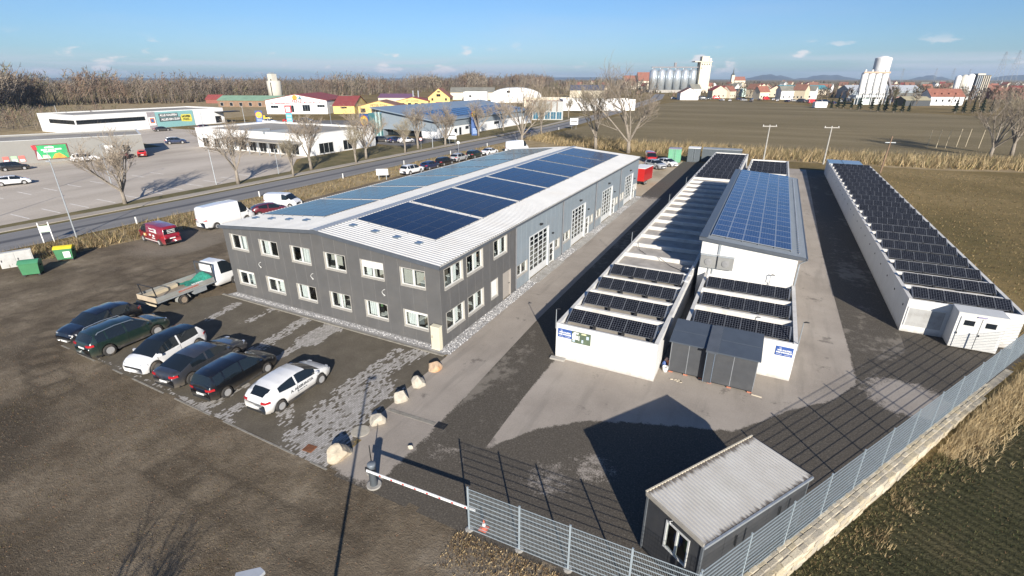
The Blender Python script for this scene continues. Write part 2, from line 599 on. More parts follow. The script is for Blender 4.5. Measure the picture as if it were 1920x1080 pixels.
M_LOT = streak_mat('pale_lot_asphalt', (0.35, 0.305, 0.255), (0.44, 0.388, 0.325), (0.50, 0.445, 0.38), (1, 0.35, 1), R(25), 0.12, 5.0)
M_SAND = streak_mat('sandy_gravel', (0.30, 0.245, 0.165), (0.40, 0.33, 0.23), (0.46, 0.39, 0.29), (1, 0.5, 1), 0, 0.25, 7.0)
M_WALK = streak_mat('footway', (0.27, 0.24, 0.20), (0.33, 0.295, 0.25), (0.37, 0.335, 0.29), (1, 0.3, 1), 0, 0.4, 6.0)
M_LAWN = streak_mat('winter_lawn', (0.085, 0.080, 0.032), (0.13, 0.11, 0.05), (0.19, 0.15, 0.075), (1, 1, 1), 0, 0.25, 5.0)
M_STRAW = streak_mat('straw_ground', (0.20, 0.15, 0.075), (0.29, 0.22, 0.12), (0.36, 0.285, 0.165), (1, 1, 1), 0, 0.3, 4.0)
M_CONC = mat('concrete', (0.33, 0.315, 0.285), 0.9, var=0.2, scale=3, bmp=0.3, dirt=((0.12, 0.105, 0.085), 0.6, 1.5))
M_KERB = mat('kerb_concrete', (0.22, 0.205, 0.175), 0.9, var=0.2, scale=4, bmp=0.3, coord='World', dirt=((0.14, 0.12, 0.095), 0.7, 2.5))

# the ground: one sheet to the horizon, stepping down along the retaining wall on the right
g = MB()
ss = [-9000, -900, -120, -40, -30, -24, -18, -12, -8, -4, 0, 2, 4, 6, 8, 10, 12, 14, 16, 18, 20, 22, 24, 28, 40, 80, 200, 600, 2000, 9000]
ts = [-9000, -900, -120, -30, -6, -0.5, 0.12, 0.20, 0.6, 1.2, 2, 4, 8, 16, 30, 60, 140, 600, 2500, 9000]
for s in ss:
    for t_ in ts:
        x, y = st2xy(s, t_)
        g.v.append((x, y, field_z(s, t_)))
nt_ = len(ts)
for i in range(len(ss) - 1):
    for j in range(nt_ - 1):
        g.f.append((i * nt_ + j, i * nt_ + j + 1, (i + 1) * nt_ + j + 1, (i + 1) * nt_ + j))
        g.m.append(0)
struct(g.build('ground', M_MEADOW))

def sheet(name, pts, z, m):
    b = MB()
    b.poly([(x, y, z) for x, y in pts])
    o = b.build(name, m)
    bmx = bmesh.new()
    bmx.from_mesh(o.data)
    bmesh.ops.triangulate(bmx, faces=bmx.faces[:])
    bmesh.ops.recalc_face_normals(bmx, faces=bmx.faces[:])
    for f in bmx.faces:
        if f.normal.z < 0:
            f.normal_flip()
    bmx.to_mesh(o.data)
    bmx.free()
    return struct(o)
def strip(name, left, right, z, m, uv=False, thick=None):
    """ribbon between two polylines"""
    b = MB()
    n = len(left)
    for a, c in zip(left, right):
        b.v.append((a[0], a[1], z))
        b.v.append((c[0], c[1], z))
    for i in range(n - 1):
        b.f.append((2 * i, 2 * i + 1, 2 * i + 3, 2 * i + 2))
        b.m.append(0)
    o = b.build(name, m)
    if o.data.polygons[0].normal.z < 0:
        o.data.flip_normals()
    if uv:
        lay = o.data.uv_layers.new(name='UVMap')
        for lp in o.data.loops:
            vi = lp.vertex_index
            lay.data[lp.index].uv = (vi % 2, vi // 2)
    return struct(o)
sheet('dirt_apron', [(-45, -60), (-43.5, -8), (-41, 4), (-40.2, 12), (-40.6, 78), (-30, 82), (-19.4, 50), (-19.4, -0.2), (-20, -10.5), (1.4, -10.9), (16.6, -10.3), (17.5, -14), (18, -60)], 0.004, M_DIRT)
sheet('sandy_yard', [(-19.4, 48.9), (1.0, 48.9), (1.1, 52), (1.6, 70), (2.2, 84.6), (-14, 84.6), (-34, 82)], 0.0065, M_SAND)

# yard asphalt as a fine grid that stores where it is dry and pale or damp and dark
def interp(tab, x):
    if x <= tab[0][0]: return tab[0][1]
    for (x0, y0), (x1, y1) in zip(tab, tab[1:]):
        if x <= x1:
            return y0 + (y1 - y0) * (x - x0) / (x1 - x0)
    return tab[-1][1]
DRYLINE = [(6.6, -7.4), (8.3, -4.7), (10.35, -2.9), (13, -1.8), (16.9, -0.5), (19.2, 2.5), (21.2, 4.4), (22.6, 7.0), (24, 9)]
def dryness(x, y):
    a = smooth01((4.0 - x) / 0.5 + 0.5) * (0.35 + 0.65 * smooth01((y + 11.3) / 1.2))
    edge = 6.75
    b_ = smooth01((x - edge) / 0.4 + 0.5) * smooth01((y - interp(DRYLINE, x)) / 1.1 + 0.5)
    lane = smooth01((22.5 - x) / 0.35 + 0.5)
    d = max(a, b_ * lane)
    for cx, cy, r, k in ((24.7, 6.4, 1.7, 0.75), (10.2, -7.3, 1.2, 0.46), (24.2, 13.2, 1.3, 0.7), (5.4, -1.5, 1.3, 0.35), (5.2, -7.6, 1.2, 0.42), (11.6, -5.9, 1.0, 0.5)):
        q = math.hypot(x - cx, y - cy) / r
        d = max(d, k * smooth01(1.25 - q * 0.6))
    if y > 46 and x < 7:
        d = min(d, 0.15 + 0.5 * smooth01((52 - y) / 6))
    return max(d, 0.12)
def inpoly(x, y, P):
    c = False
    n = len(P)
    for i in range(n):
        x0, y0 = P[i]
        x1, y1 = P[(i + 1) % n]
        if (y0 > y) != (y1 > y) and x < (x1 - x0) * (y - y0) / (y1 - y0) + x0:
            c = not c
    return c
def attr_grid(name, x0, x1, y0, y1, step, keep, fn, attr, z, m):
    nx, ny = int(round((x1 - x0) / step)), int(round((y1 - y0) / step))
    idx, vs, vals, fs = {}, [], [], []
    def vid(i, j):
        k = (i, j)
        if k not in idx:
            x, y = x0 + i * step, y0 + j * step
            idx[k] = len(vs)
            vs.append((x, y, z))
            vals.append(fn(x, y))
        return idx[k]
    for i in range(nx):
        for j in range(ny):
            if keep(x0 + (i + 0.5) * step, y0 + (j + 0.5) * step):
                fs.append((vid(i, j), vid(i + 1, j), vid(i + 1, j + 1), vid(i, j + 1)))
    me = bpy.data.meshes.new(name)
    me.from_pydata(vs, [], fs)
    a = me.attributes.new(attr, 'FLOAT', 'POINT')
    a.data.foreach_set('value', vals)
    me.materials.append(m)
    return struct(obj(name, me))
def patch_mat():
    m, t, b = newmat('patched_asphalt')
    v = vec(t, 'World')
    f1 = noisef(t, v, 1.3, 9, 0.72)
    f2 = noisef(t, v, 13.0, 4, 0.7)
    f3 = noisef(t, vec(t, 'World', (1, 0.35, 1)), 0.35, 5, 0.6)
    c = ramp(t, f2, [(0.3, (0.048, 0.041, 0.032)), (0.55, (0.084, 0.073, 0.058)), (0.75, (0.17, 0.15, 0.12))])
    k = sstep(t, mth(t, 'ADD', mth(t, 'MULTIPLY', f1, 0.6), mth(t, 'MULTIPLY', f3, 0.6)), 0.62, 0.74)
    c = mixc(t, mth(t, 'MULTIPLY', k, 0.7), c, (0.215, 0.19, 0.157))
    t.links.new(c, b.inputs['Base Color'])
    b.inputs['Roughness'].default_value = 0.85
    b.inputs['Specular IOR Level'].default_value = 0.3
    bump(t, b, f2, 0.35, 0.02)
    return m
M_PATCH = patch_mat()
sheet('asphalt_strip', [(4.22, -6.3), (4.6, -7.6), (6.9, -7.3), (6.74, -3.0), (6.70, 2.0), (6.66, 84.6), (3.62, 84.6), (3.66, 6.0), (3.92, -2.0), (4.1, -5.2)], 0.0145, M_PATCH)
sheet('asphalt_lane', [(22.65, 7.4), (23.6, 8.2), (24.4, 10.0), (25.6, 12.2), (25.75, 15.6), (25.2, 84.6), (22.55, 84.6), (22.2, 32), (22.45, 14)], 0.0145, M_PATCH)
YARD = [(0.7, -60), (60, -60), (60, 85), (0.7, 85)]
def yard_keep(x, y):
    s, t_ = xy2st(x, y)
    if t_ > 0.22:
        return False
    return y > -11.15 - 0.25 * noise.noise(Vector((x * 0.9, 3.1, 0))) and x > 0.75 + (0.7 if y < -9 else 0) and (x < 32.2)
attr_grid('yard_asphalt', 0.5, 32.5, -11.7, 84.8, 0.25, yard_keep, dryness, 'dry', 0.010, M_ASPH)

CLEAN = [((-17.3, -1.5), (-16.8, -4.0), 0.35, 0.62), ((-10.8, -1.0), (-10.1, -5.6), 0.45, 0.66), ((-8.2, -0.9), (-8.15, -3.2), 0.75, 0.95), ((-8.15, -3.0), (-8.2, -5.6), 0.3, 0.75),
         ((-0.9, -6.0), (-0.6, -9.4), 1.5, 0.70), ((-2.2, -1.7), (-2.3, -6.3), 0.35, 0.62), ((-0.9, -0.9), (-1.6, -4.5), 0.6, 0.66), ((-7.6, -8.6), (-7.4, -10.8), 0.5, 0.66), ((-5.9, -9.9), (-5.9, -10.9), 0.4, 0.6),
         ((0.4, -9.6), (0.6, -10.9), 0.7, 0.75), ((-3.9, -8.6), (-2.8, -9.6), 0.4, 0.5), ((-14.2, -1.0), (-14.0, -3.0), 0.3, 0.45), ((-12, -10.5), (-5, -10.85), 0.12, 0.6), ((-20, -10.4), (-12, -10.5), 0.12, 0.45)]
def cleanness(x, y):
    best = 0.08
    p = Vector((x, y))
    for a, b_, w, k in CLEAN:
        a, b_ = Vector(a), Vector(b_)
        d = b_ - a
        u = max(0, min(1, (p - a).dot(d) / d.length_squared))
        q = (p - (a + d * u)).length / w
        best = max(best, k * smooth01(1.6 - q))
    return best
DIRTP = [(-42, -24), (-43, -8), (-41, 4), (-40.2, 12), (-40.4, 40), (-19.5, 40), (-19.4, -0.2), (-20, -10.5), (1.4, -10.9), (16.6, -10.4), (17.2, -24)]
def curve(P, n=8):
    out = []
    for i in range(len(P) - 1):
        p0, p1, p2, p3 = P[max(i - 1, 0)], P[i], P[i + 1], P[min(i + 2, len(P) - 1)]
        for k in range(n):
            t = k / n
            out.append(tuple(0.5 * (2 * p1[c] + (p2[c] - p0[c]) * t + (2 * p0[c] - 5 * p1[c] + 4 * p2[c] - p3[c]) * t * t + (3 * p1[c] - p0[c] - 3 * p2[c] + p3[c]) * t ** 3) for c in (0, 1)))
    return out + [P[-1]]
TRACKS = [([(17, -15.5), (8, -14.2), (-4, -14.0), (-16, -13.2), (-24, -10), (-29, -2), (-31, 10), (-31, 38)], 1.0), ([(3.5, -11.0), (2, -14), (-4, -17.5), (-12, -20), (-20, -24)], 0.8), ([(5.5, -10.5), (4, -15), (6, -22)], 0.7), ([(-42, -12), (-34, -7.5), (-27.5, -2.5), (-26, 8), (-29, 26), (-33, 38)], 0.9), ([(-40, -18), (-30, -14), (-24, -15.5), (-20, -20), (-19, -24)], 1.1), ([(-23, -6), (-27, -9), (-36, -11), (-42, -16)], 0.8)]
TRACKS = [([Vector(c) for c in curve(P_, 6)], k_) for P_, k_ in TRACKS]
def wetness(x, y):
    p = Vector((x, y))
    best = 0.0
    for pts, k in TRACKS:
        for a, b_ in zip(pts, pts[1:]):
            if abs(a.x - x) > 8 or abs(a.y - y) > 8:
                continue
            d = b_ - a
            u = max(0, min(1, (p - a).dot(d) / d.length_squared))
            q = abs((p - (a + d * u)).length - 0.85)
            if q < 0.7:
                best = max(best, 0.60 * k * smooth01(1 - q / 0.55))
    for cx, cy, r, k in ((-14, -17, 5.0, 0.75), (-25, -13, 4, 0.5), (-33, -4, 6, 0.45), (-28, 14, 6, 0.45), (-4, -19, 4, 0.5), (-30, -18, 6, 0.6), (3, -14, 3, 0.35)):
        best = max(best, k * smooth01(1.5 - math.hypot(x - cx, (y - cy) * 1.6) / r))
    for cx, cy, r, k in ((-36, 6, 6, 0.5), (-33, -7, 4, 0.35), (-9, -13.5, 4, 0.25), (-16, -22, 5, 0.5), (-37, 16, 5, 0.4), (11, -14.5, 5, 0.45), (-25, -1, 3, 0.2)):
        best -= k * smooth01(1.4 - math.hypot(x - cx, y - cy) / r)
    return best
attr_grid('dirt_yard', -43.2, 17.2, -24, 40, 0.4, lambda x, y: inpoly(x, y, DIRTP), wetness, 'wet', 0.0055, M_DIRT)
PAVE = [(-21.6, -10.55), (1.45, -11.05), (1.35, -9.4), (1.0, -7.6), (0.85, -5.5), (0.85, -0.85), (-19.6, -0.62), (-22.6, -4.6)]
attr_grid('paved_parking', -22.6, 1.6, -11.2, -0.4, 0.15, lambda x, y: inpoly(x, y, PAVE), cleanness, 'clean', 0.012, M_PAVE)
# edging stones
def kerb_run(name, pts, w, z0, z1, m, stone=1.0, buried=0.0):
    """a run of kerb stones; each stone is a part"""
    root = MB()
    base = MB()
    par = None
    k = 0
    for (a, b_) in zip(pts, pts[1:]):
        a, b_ = Vector(a), Vector(b_)
        L = (b_ - a).length
        n = max(1, int(round(L / stone)))
        ang = math.atan2((b_ - a).y, (b_ - a).x)
        if par is None:
            par = struct(MB().prism([(a.x - w * 0.4, a.y - w * 0.4), (a.x + w * 0.4, a.y - w * 0.4), (a.x + w * 0.4, a.y + w * 0.4), (a.x - w * 0.4, a.y + w * 0.4)], z0 - 0.05, z1 - 0.03).build(name, m))
            me = MB().box(0, L / n - 0.012, -w / 2, w / 2, z0, z1).mesh('kerb_stone', m)
        for i in range(n):
            if buried and random.random() < buried:
                continue
            p = a + (b_ - a) * (i / n)
            obj('kerb_stone', me, par, (p.x, p.y, random.uniform(-0.006, 0.006)), (0, 0, ang + random.uniform(-0.006, 0.006)))
    return par
kerb_run('parking_kerb', [(-21.5, -10.6), (1.5, -11.08)], 0.09, -0.1, 0.022, M_KERB, 1.0, 0.25)
kerb_run('gravel_bed_kerb', [(-19.9, -0.80), (0.62, -0.90)], 0.16, -0.1, 0.06, M_KERB)
M_PEBBLE = mat('pebbles', (0.27, 0.262, 0.25), 0.8, var=0.5, scale=22, coord='World', bmp=0.8)
sheet('gravel_bed', [(-19.6, -0.70), (0.62, -0.78), (0.85, -0.5), (0.9, 48.6), (0.0, 48.6), (0.0, 0.0), (-19.36, 0.0)], 0.017, M_PEBBLE)
pb = MB()
rr = random.Random(3)
def pebble(b, x, y, z, r):
    a = rr.random() * 6.28
    h = r * rr.uniform(0.6, 1.0)
    o = len(b.v)
    for k in range(4):
        b.v.append((x + r * math.cos(a + k * PI / 2) * rr.uniform(0.7, 1.2), y + r * math.sin(a + k * PI / 2) * rr.uniform(0.7, 1.2), z))
    b.v.append((x + rr.uniform(-r, r) * 0.3, y + rr.uniform(-r, r) * 0.3, z + h))
    for k in range(4):
        b.f.append((o + k, o + (k + 1) % 4, o + 4))
        b.m.append(rr.choice((0, 0, 1, 2)))
for i in range(5200):
    y = rr.uniform(-0.6, 48.3)
    if any(abs(y - (10.1 + 9.8 * k + 5.2)) < 2.9 for k in range(4)) and rr.random() < 0.8:
        continue
    pebble(pb, rr.uniform(0.06, 0.86), y, 0.017, rr.uniform(0.03, 0.075))
for i in range(1500):
    pebble(pb, rr.uniform(-19.3, 0.5), rr.uniform(-0.5, -0.1), 0.017, rr.uniform(0.03, 0.065))
stuff(pb.build('pebble', [mat('pebble_grey', (0.25, 0.25, 0.25), 0.8), mat('pebble_white', (0.50, 0.49, 0.48), 0.8), mat('pebble_dark', (0.15, 0.15, 0.16), 0.8)]), 'grey and white pebbles in the bed round the grey workshop walls', 'pebbles')
for k in range(4):
    y = 10.1 + 9.8 * k
    b = MB().prism([(0.02, y + 2.3), (0.98, y + 2.2), (1.0, y + 8.1), (0.02, y + 8.0)], 0.0, 0.03)
    struct(b.build('gate_apron', M_CONC))

# road, footway and verges to the west
RN = [(-48.9, -120), (-48.9, -60), (-48.6, -4), (-47.8, 15), (-47.5, 45), (-47.0, 80), (-46.6, 110), (-47.5, 150), (-50.5, 200), (-58, 300), (-70, 420), (-95, 560)]
RF = [(-57.0, -120), (-56.6, -60), (-56.0, -1), (-55.0, 18), (-54.8, 45), (-54.4, 80), (-54.0, 110), (-55, 150), (-58.5, 200), (-67, 300), (-80, 420), (-106, 565)]
strip('road', RN, RF, 0.012, M_ROAD, uv=True)
SW0 = [(x - 0.9, y) for x, y in RF[:9]]
SW1 = [(x - 2.7, y) for x, y in RF[:9]]
strip('verge', [(x - 0.02, y) for x, y in RF[:9]], SW0, 0.02, M_LAWN)
fw = MB()
for i in range(8):
    a, b_, c, d = SW0[i], SW1[i], SW1[i + 1], SW0[i + 1]
    fw.prism([(a[0], a[1]), (d[0], d[1]), (c[0], c[1]), (b_[0], b_[1])], -0.05, 0.10)
struct(fw.build('footway', M_WALK))
sheet('lawn', [(-58.8, -60), (-58.0, 18), (-57.7, 80), (-57.3, 112), (-58.3, 150), (-61.6, 200), (-66, 200), (-66.3, 96), (-70, 80), (-72, 54), (-61.0, 40), (-60.7, -60)], 0.006, M_LAWN)
sheet('retail_lot', [(-60.7, -70), (-60.7, 41), (-71.5, 52), (-72, 57.5), (-109, 58), (-112, 84), (-172, 82), (-168, 60), (-118, 52), (-125, -70)], 0.010, M_LOT)
sheet('supermarket_lot', [(-64, 79.5), (-71.5, 79.5), (-112, 84.5), (-165, 88), (-165, 122), (-128, 140), (-92, 132), (-89, 97), (-64, 95)], 0.014, streak_mat('dark_lot_asphalt', (0.11, 0.105, 0.10), (0.15, 0.142, 0.135), (0.2, 0.19, 0.18), (1, 0.4, 1), 0, 0.1))
M_LINE = mat('line_paint', (0.62, 0.60, 0.57), 0.8, var=0.25, scale=3, coord='World')
for k in range(16):
    struct(MB().box(-66.2, -61.6, -12 + 3.1 * k, -12 + 3.1 * k + 0.13, 0.010, 0.016).build('parking_line', M_LINE))
for k in range(9):
    struct(MB().box(-82.0, -78.0, 4 + 3.1 * k, 4 + 3.1 * k + 0.13, 0.010, 0.016).build('parking_line', M_LINE))
sheet('straw_verge', [(-47.3, -60), (-44, -60), (-43, -8), (-40.8, 5), (-40.0, 14), (-40.4, 80), (-36, 92), (-20, 100), (-12, 98), (14, 94), (45, 95), (90, 108), (200, 140), (200, 152), (90, 120), (45, 112), (-2, 110), (-28, 109), (-42, 118), (-45.9, 110), (-46.4, 80), (-47.0, 45), (-47.3, 15)], 0.007, M_STRAW)
sheet('tilled_field', [(-43.5, 119), (-28, 109.5), (-2, 110.5), (45, 113), (90, 121), (200, 153), (330, 200), (330, 300), (95, 279), (50, 316), (1, 405), (-50, 380), (-55, 300), (-47, 200), (-44, 150)], 0.008, M_PLOUGH)
sheet('pasture', [(-410, -200), (-172, 40), (-195, 140), (-230, 200), (-420, 420)], 0.005, M_STRAW)
# near field on the low side of the retaining wall
fg = MB()
fs_ = [-40, -30, -24, -18, -12, -8, -4, 0, 2, 4, 6, 8, 10, 12, 14, 16, 18, 20, 22, 24, 28, 34]
ft_ = [0.55, 2, 4, 8, 16, 30, 60]
for s in fs_:
    for t_ in ft_:
        x, y = st2xy(s, t_ + (1.6 * smooth01((s - 14) / 6) if t_ < 3 else 0))
        fg.v.append((x, y, field_z(s, t_) + 0.006))
for i in range(len(fs_) - 1):
    for j in range(len(ft_) - 1):
        n_ = len(ft_)
        fg.f.append((i * n_ + j, i * n_ + j + 1, (i + 1) * n_ + j + 1, (i + 1) * n_ + j))
        fg.m.append(0)
fo = struct(fg.build('sown_field', M_FIELD))
if fo.data.polygons[0].normal.z < 0:
    fo.data.flip_normals()

# ================================================================== the workshop building
M_WALLG = mat('grey_cladding', (0.092, 0.091, 0.090), 0.55, var=0.10, scale=0.8, dirt=((0.125, 0.118, 0.108), 0.4, 0.7))
M_WALLB = mat('bluegrey_cladding', (0.20, 0.235, 0.26), 0.45, var=0.07, scale=0.8, dirt=((0.26, 0.26, 0.25), 0.25, 0.9))
M_WHITE = mat('white_frame', (0.52, 0.52, 0.50), 0.45, var=0.05)
M_REVEAL = mat('reveal_metal', (0.33, 0.315, 0.285), 0.5, var=0.08)
M_FASCIA = mat('fascia_metal', (0.075, 0.085, 0.10), 0.4, var=0.1)
M_ROOF = mat('white_sheet_roof', (0.46, 0.46, 0.45), 0.5, var=0.06, scale=0.6, dirt=((0.42, 0.40, 0.37), 0.4, 0.35))
M_RIDGE = mat('ridge_metal', (0.34, 0.36, 0.38), 0.35, metal=0.3, var=0.08)
M_ALU = mat('aluminium', (0.55, 0.56, 0.57), 0.35, metal=0.8, var=0.06)
M_GALV = mat('galvanised', (0.40, 0.43, 0.45), 0.45, metal=0.55, var=0.12, scale=6)
M_BLACK = mat('black_metal', (0.018, 0.019, 0.021), 0.5, var=0.2)
M_INNER = mat('inner_wall', (0.62, 0.60, 0.55), 0.9, var=0.05)
M_FLOORI = mat('inner_floor', (0.20, 0.17, 0.14), 0.7, var=0.1)
M_BLIND = mat('blind_fabric', (0.60, 0.60, 0.58), 0.8, var=0.05)
def render_mat():
    """white rendered wall: rain streaks below the coping and splash marks near the ground"""
    m, t, b = newmat('white_render')
    v = vec(t, 'World')
    s = node(t, 'ShaderNodeSeparateXYZ')
    t.links.new(v, s.inputs[0])
    f = noisef(t, v, 0.7, 6, 0.6)
    st = noisef(t, vec(t, 'World', (1, 1, 0.06)), 5.0, 5, 0.7)
    sp = noisef(t, vec(t, 'World', (1, 1, 0.4)), 3.0, 5, 0.7)
    c = ramp(t, f, [(0.3, (0.535, 0.53, 0.51)), (0.7, (0.60, 0.595, 0.575))])
    c = mixc(t, mth(t, 'MULTIPLY', sstep(t, st, 0.56, 0.74), 0.30), c, (0.34, 0.32, 0.28))
    low = sstep(t, mth(t, 'SUBTRACT', mth(t, 'MULTIPLY', sp, 0.75), s.outputs['Z']), 0.0, 0.4)
    c = mixc(t, mth(t, 'MULTIPLY', low, 0.55), c, (0.27, 0.235, 0.19))
    t.links.new(c, b.inputs['Base Color'])
    b.inputs['Roughness'].default_value = 0.85
    b.inputs['Specular IOR Level'].default_value = 0.3
    bump(t, b, noisef(t, v, 30.0, 3, 0.6), 0.06, 0.01)
    MATS['white_render'] = m
    return m
M_WALLW = render_mat()
def clear_glass(name='window_glass', tint=(0.90, 0.93, 0.93)):
    if name in MATS:
        return MATS[name]
    m, t, b = newmat(name)
    t.nodes.remove(b)
    out = t.nodes['Material Output']
    tr = node(t, 'ShaderNodeBsdfTransparent')
    tr.inputs[0].default_value = (*tint, 1)
    gl = node(t, 'ShaderNodeBsdfGlossy')
    gl.inputs['Roughness'].default_value = 0.02
    ge = node(t, 'ShaderNodeNewGeometry')
    dp = node(t, 'ShaderNodeVectorMath', operation='DOT_PRODUCT')
    t.links.new(ge.outputs['Incoming'], dp.inputs[0])
    t.links.new(ge.outputs['Normal'], dp.inputs[1])
    inv = mth(t, 'SUBTRACT', 1.0, mth(t, 'ABSOLUTE', dp.outputs['Value']), clamp=True)
    fac = mth(t, 'ADD', 0.06, mth(t, 'MULTIPLY', mth(t, 'POWER', inv, 5.0), 0.94), clamp=True)
    v = vec(t, 'Object')
    bp = node(t, 'ShaderNodeBump')
    bp.inputs['Strength'].default_value = 0.04
    bp.inputs['Distance'].default_value = 0.05
    t.links.new(noisef(t, v, 1.1, 2, 0.5), bp.inputs['Height'])
    t.links.new(bp.outputs[0], gl.inputs['Normal'])
    mx = node(t, 'ShaderNodeMixShader')
    t.links.new(fac, mx.inputs[0])
    t.links.new(tr.outputs[0], mx.inputs[1])
    t.links.new(gl.outputs[0], mx.inputs[2])
    t.links.new(mx.outputs[0], out.inputs[0])
    MATS[name] = m
    return m
M_GLASS = clear_glass()
M_DGLASS = glassmat('dark_glass')
M_CARGLASS = glassmat('car_glass', (0.010, 0.014, 0.018), 0.03)

def clad_wall(parent, origin, rz, length, topz, openings, m, pitch=1.0, name='wall_panel', groove=0.014, depth=0.012, z0=0.0):
    """wall of upright panels with V joints; openings are (u0, u1, z0, z1); one object per panel"""
    n = max(1, int(round(length / pitch)))
    w = length / n
    for i in range(n):
        a, b_ = i * w, (i + 1) * w
        full = sorted((o_[2], o_[3]) for o_ in openings if o_[0] <= a + 1e-4 and o_[1] >= b_ - 1e-4)
        bands, lo = [], z0
        for f0, f1 in full:
            if f0 - lo > 0.05:
                bands.append((lo, f0))
            lo = f1
        bands.append((lo, None))
        part_open = [o_ for o_ in openings if (o_[2], o_[3]) not in full or not (o_[0] <= a + 1e-4 and o_[1] >= b_ - 1e-4)]
        us = sorted(set([a, a + groove, b_ - groove, b_] + [u for o_ in part_open for u in o_[:2] if a < u < b_]))
        for blo, bhi in bands:
            b = MB()
            for u0, u1 in zip(us, us[1:]):
                if u1 - u0 < 1e-5:
                    continue
                um = (u0 + u1) / 2
                cuts = sorted([(o_[2], o_[3]) for o_ in part_open if o_[0] <= um <= o_[1] and o_[2] >= blo - 1e-4 and (bhi is None or o_[3] <= bhi + 1e-4)])
                zs = [blo]
                for c in cuts:
                    zs += [c[0], c[1]]
                d0 = depth if (u0 - a < 1e-6 or b_ - u0 < 1e-6) else 0
                d1 = depth if (u1 - a < 1e-6 or b_ - u1 < 1e-6) else 0
                for k in range(0, len(zs), 2):
                    zb = zs[k]
                    if k + 1 < len(zs):
                        t0 = t1 = zs[k + 1]
                    elif bhi is not None:
                        t0 = t1 = bhi
                    else:
                        t0, t1 = topz(u0), topz(u1)
                    if max(t0, t1) - zb < 1e-4:
                        continue
                    b.quad((u0, d0, zb), (u1, d1, zb), (u1, d1, t1), (u0, d0, t0))
            b.build(name, m, parent, loc=origin, rot=(0, 0, rz))

_wm = {}
def window_meshes(w, h, deep=0.16, mullion=True):
    k = (round(w, 2), round(h, 2), deep, mullion)
    if k in _wm:
        return _wm[k]
    f = MB()
    # lining of the opening (wide metal reveal) then the white casement
    e = 0.035
    for (x0, x1, z0, z1) in ((-e, 0, -e, h + e), (w, w + e, -e, h + e), (0, w, h, h + e), (0, w, -e, 0)):
        f.box(x0, x1, -0.02, deep + 0.05, z0, z1, 1)
    c = 0.075
    for (x0, x1, z0, z1) in ((0, c, 0, h), (w - c, w, 0, h), (c, w - c, 0, c), (c, w - c, h - c, h)):
        f.box(x0, x1, deep - 0.05, deep + 0.03, z0, z1, 0)
    if mullion:
        f.box(w / 2 - 0.06, w / 2 + 0.06, deep - 0.06, deep + 0.03, c, h - c, 0)
    fm = f.mesh('window', [M_WHITE, M_REVEAL])
    panes = []
    spans = ((c, w / 2 - 0.06), (w / 2 + 0.06, w - c)) if mullion else ((c, w - c),)
    for x0, x1 in spans:
        panes.append(MB().box(x0, x1, deep - 0.012, deep + 0.012, c, h - c).mesh('pane', M_GLASS))
    sill = MB().prism([(-0.06, -0.02), (0.0, -0.02), (deep - 0.05, 0.03), (deep - 0.05, -0.04), (-0.06, -0.05)], -0.03, w + 0.03, 'x').mesh('sill', M_REVEAL)
    _wm[k] = (fm, panes, sill)
    return _wm[k]
def window(parent, loc, rz, w, h, blind=0.0, curtain=None, mullion=True):
    fm, panes, sill = window_meshes(w, h, 0.16, mullion)
    o = obj('window', fm, parent, loc, (0, 0, rz))
    for p in panes:
        obj('pane', p, o)
    obj('sill', sill, o)
    if blind:
        MB().box(0.09, w - 0.09, 0.09, 0.105, h - 0.05 - blind * h, h - 0.05).build('roller_blind', M_BLIND, o)
    if curtain:
        b = MB()
        x0, x1 = curtain
        n = 8
        for i in range(n):
            a0, a1 = x0 + (x1 - x0) * i / n, x0 + (x1 - x0) * (i + 1) / n
            b.quad((a0, 0.30 + 0.03 * (i % 2), 0.02), (a1, 0.30 + 0.03 * ((i + 1) % 2), 0.02), (a1, 0.30 + 0.03 * ((i + 1) % 2), h), (a0, 0.30 + 0.03 * (i % 2), h))
        b.build('curtain', M_BLIND, o)
    return o

BW, BL, HE, HR, OV = 19.36, 48.7, 5.41, 6.28, 0.14
SL = (HR - HE) / (BW / 2 + OV)
def roofz(x):
    return HR - SL * abs(x + BW / 2)
shop = thing('workshop_building', 'long two-tone grey workshop hall with white ribbed roof covered in solar panels', 'building')
# front wall (faces -Y), u runs from the left corner
fo_ = []
for k in range(6):
    x0 = -18.66 + 3.156 * k
    fo_ += [(x0 + BW, x0 + BW + 1.82, 3.70, 4.84), (x0 + BW, x0 + BW + 1.82, 0.88, 2.02)]
clad_wall(shop, (-BW, 0, 0), 0, BW, lambda u: roofz(u - BW) - 0.1, fo_, M_WALLG, 1.0)
rw = random.Random(5)
BL_UP = {4: 0.38}
CUR = {(0, 0): (0.95, 1.3), (2, 0): (0.6, 1.7), (3, 1): (0.5, 1.0), (4, 1): (0.1, 0.75), (5, 1): (0.15, 0.7), (1, 1): (1.0, 1.4), (0, 1): (1.1, 1.6), (4, 0): (0.2, 0.6), (1, 0): (0.15, 0.8), (2, 1): (0.1, 0.75)}
for k in range(6):
    x0 = -18.66 + 3.156 * k
    window(shop, (x0, 0, 3.70), 0, 1.82, 1.14, BL_UP.get(k, 0), CUR.get((k, 0)))
    window(shop, (x0, 0, 0.88), 0, 1.82, 1.14, 0.12 if k in (0, 1, 5) else 0, CUR.get((k, 1)))
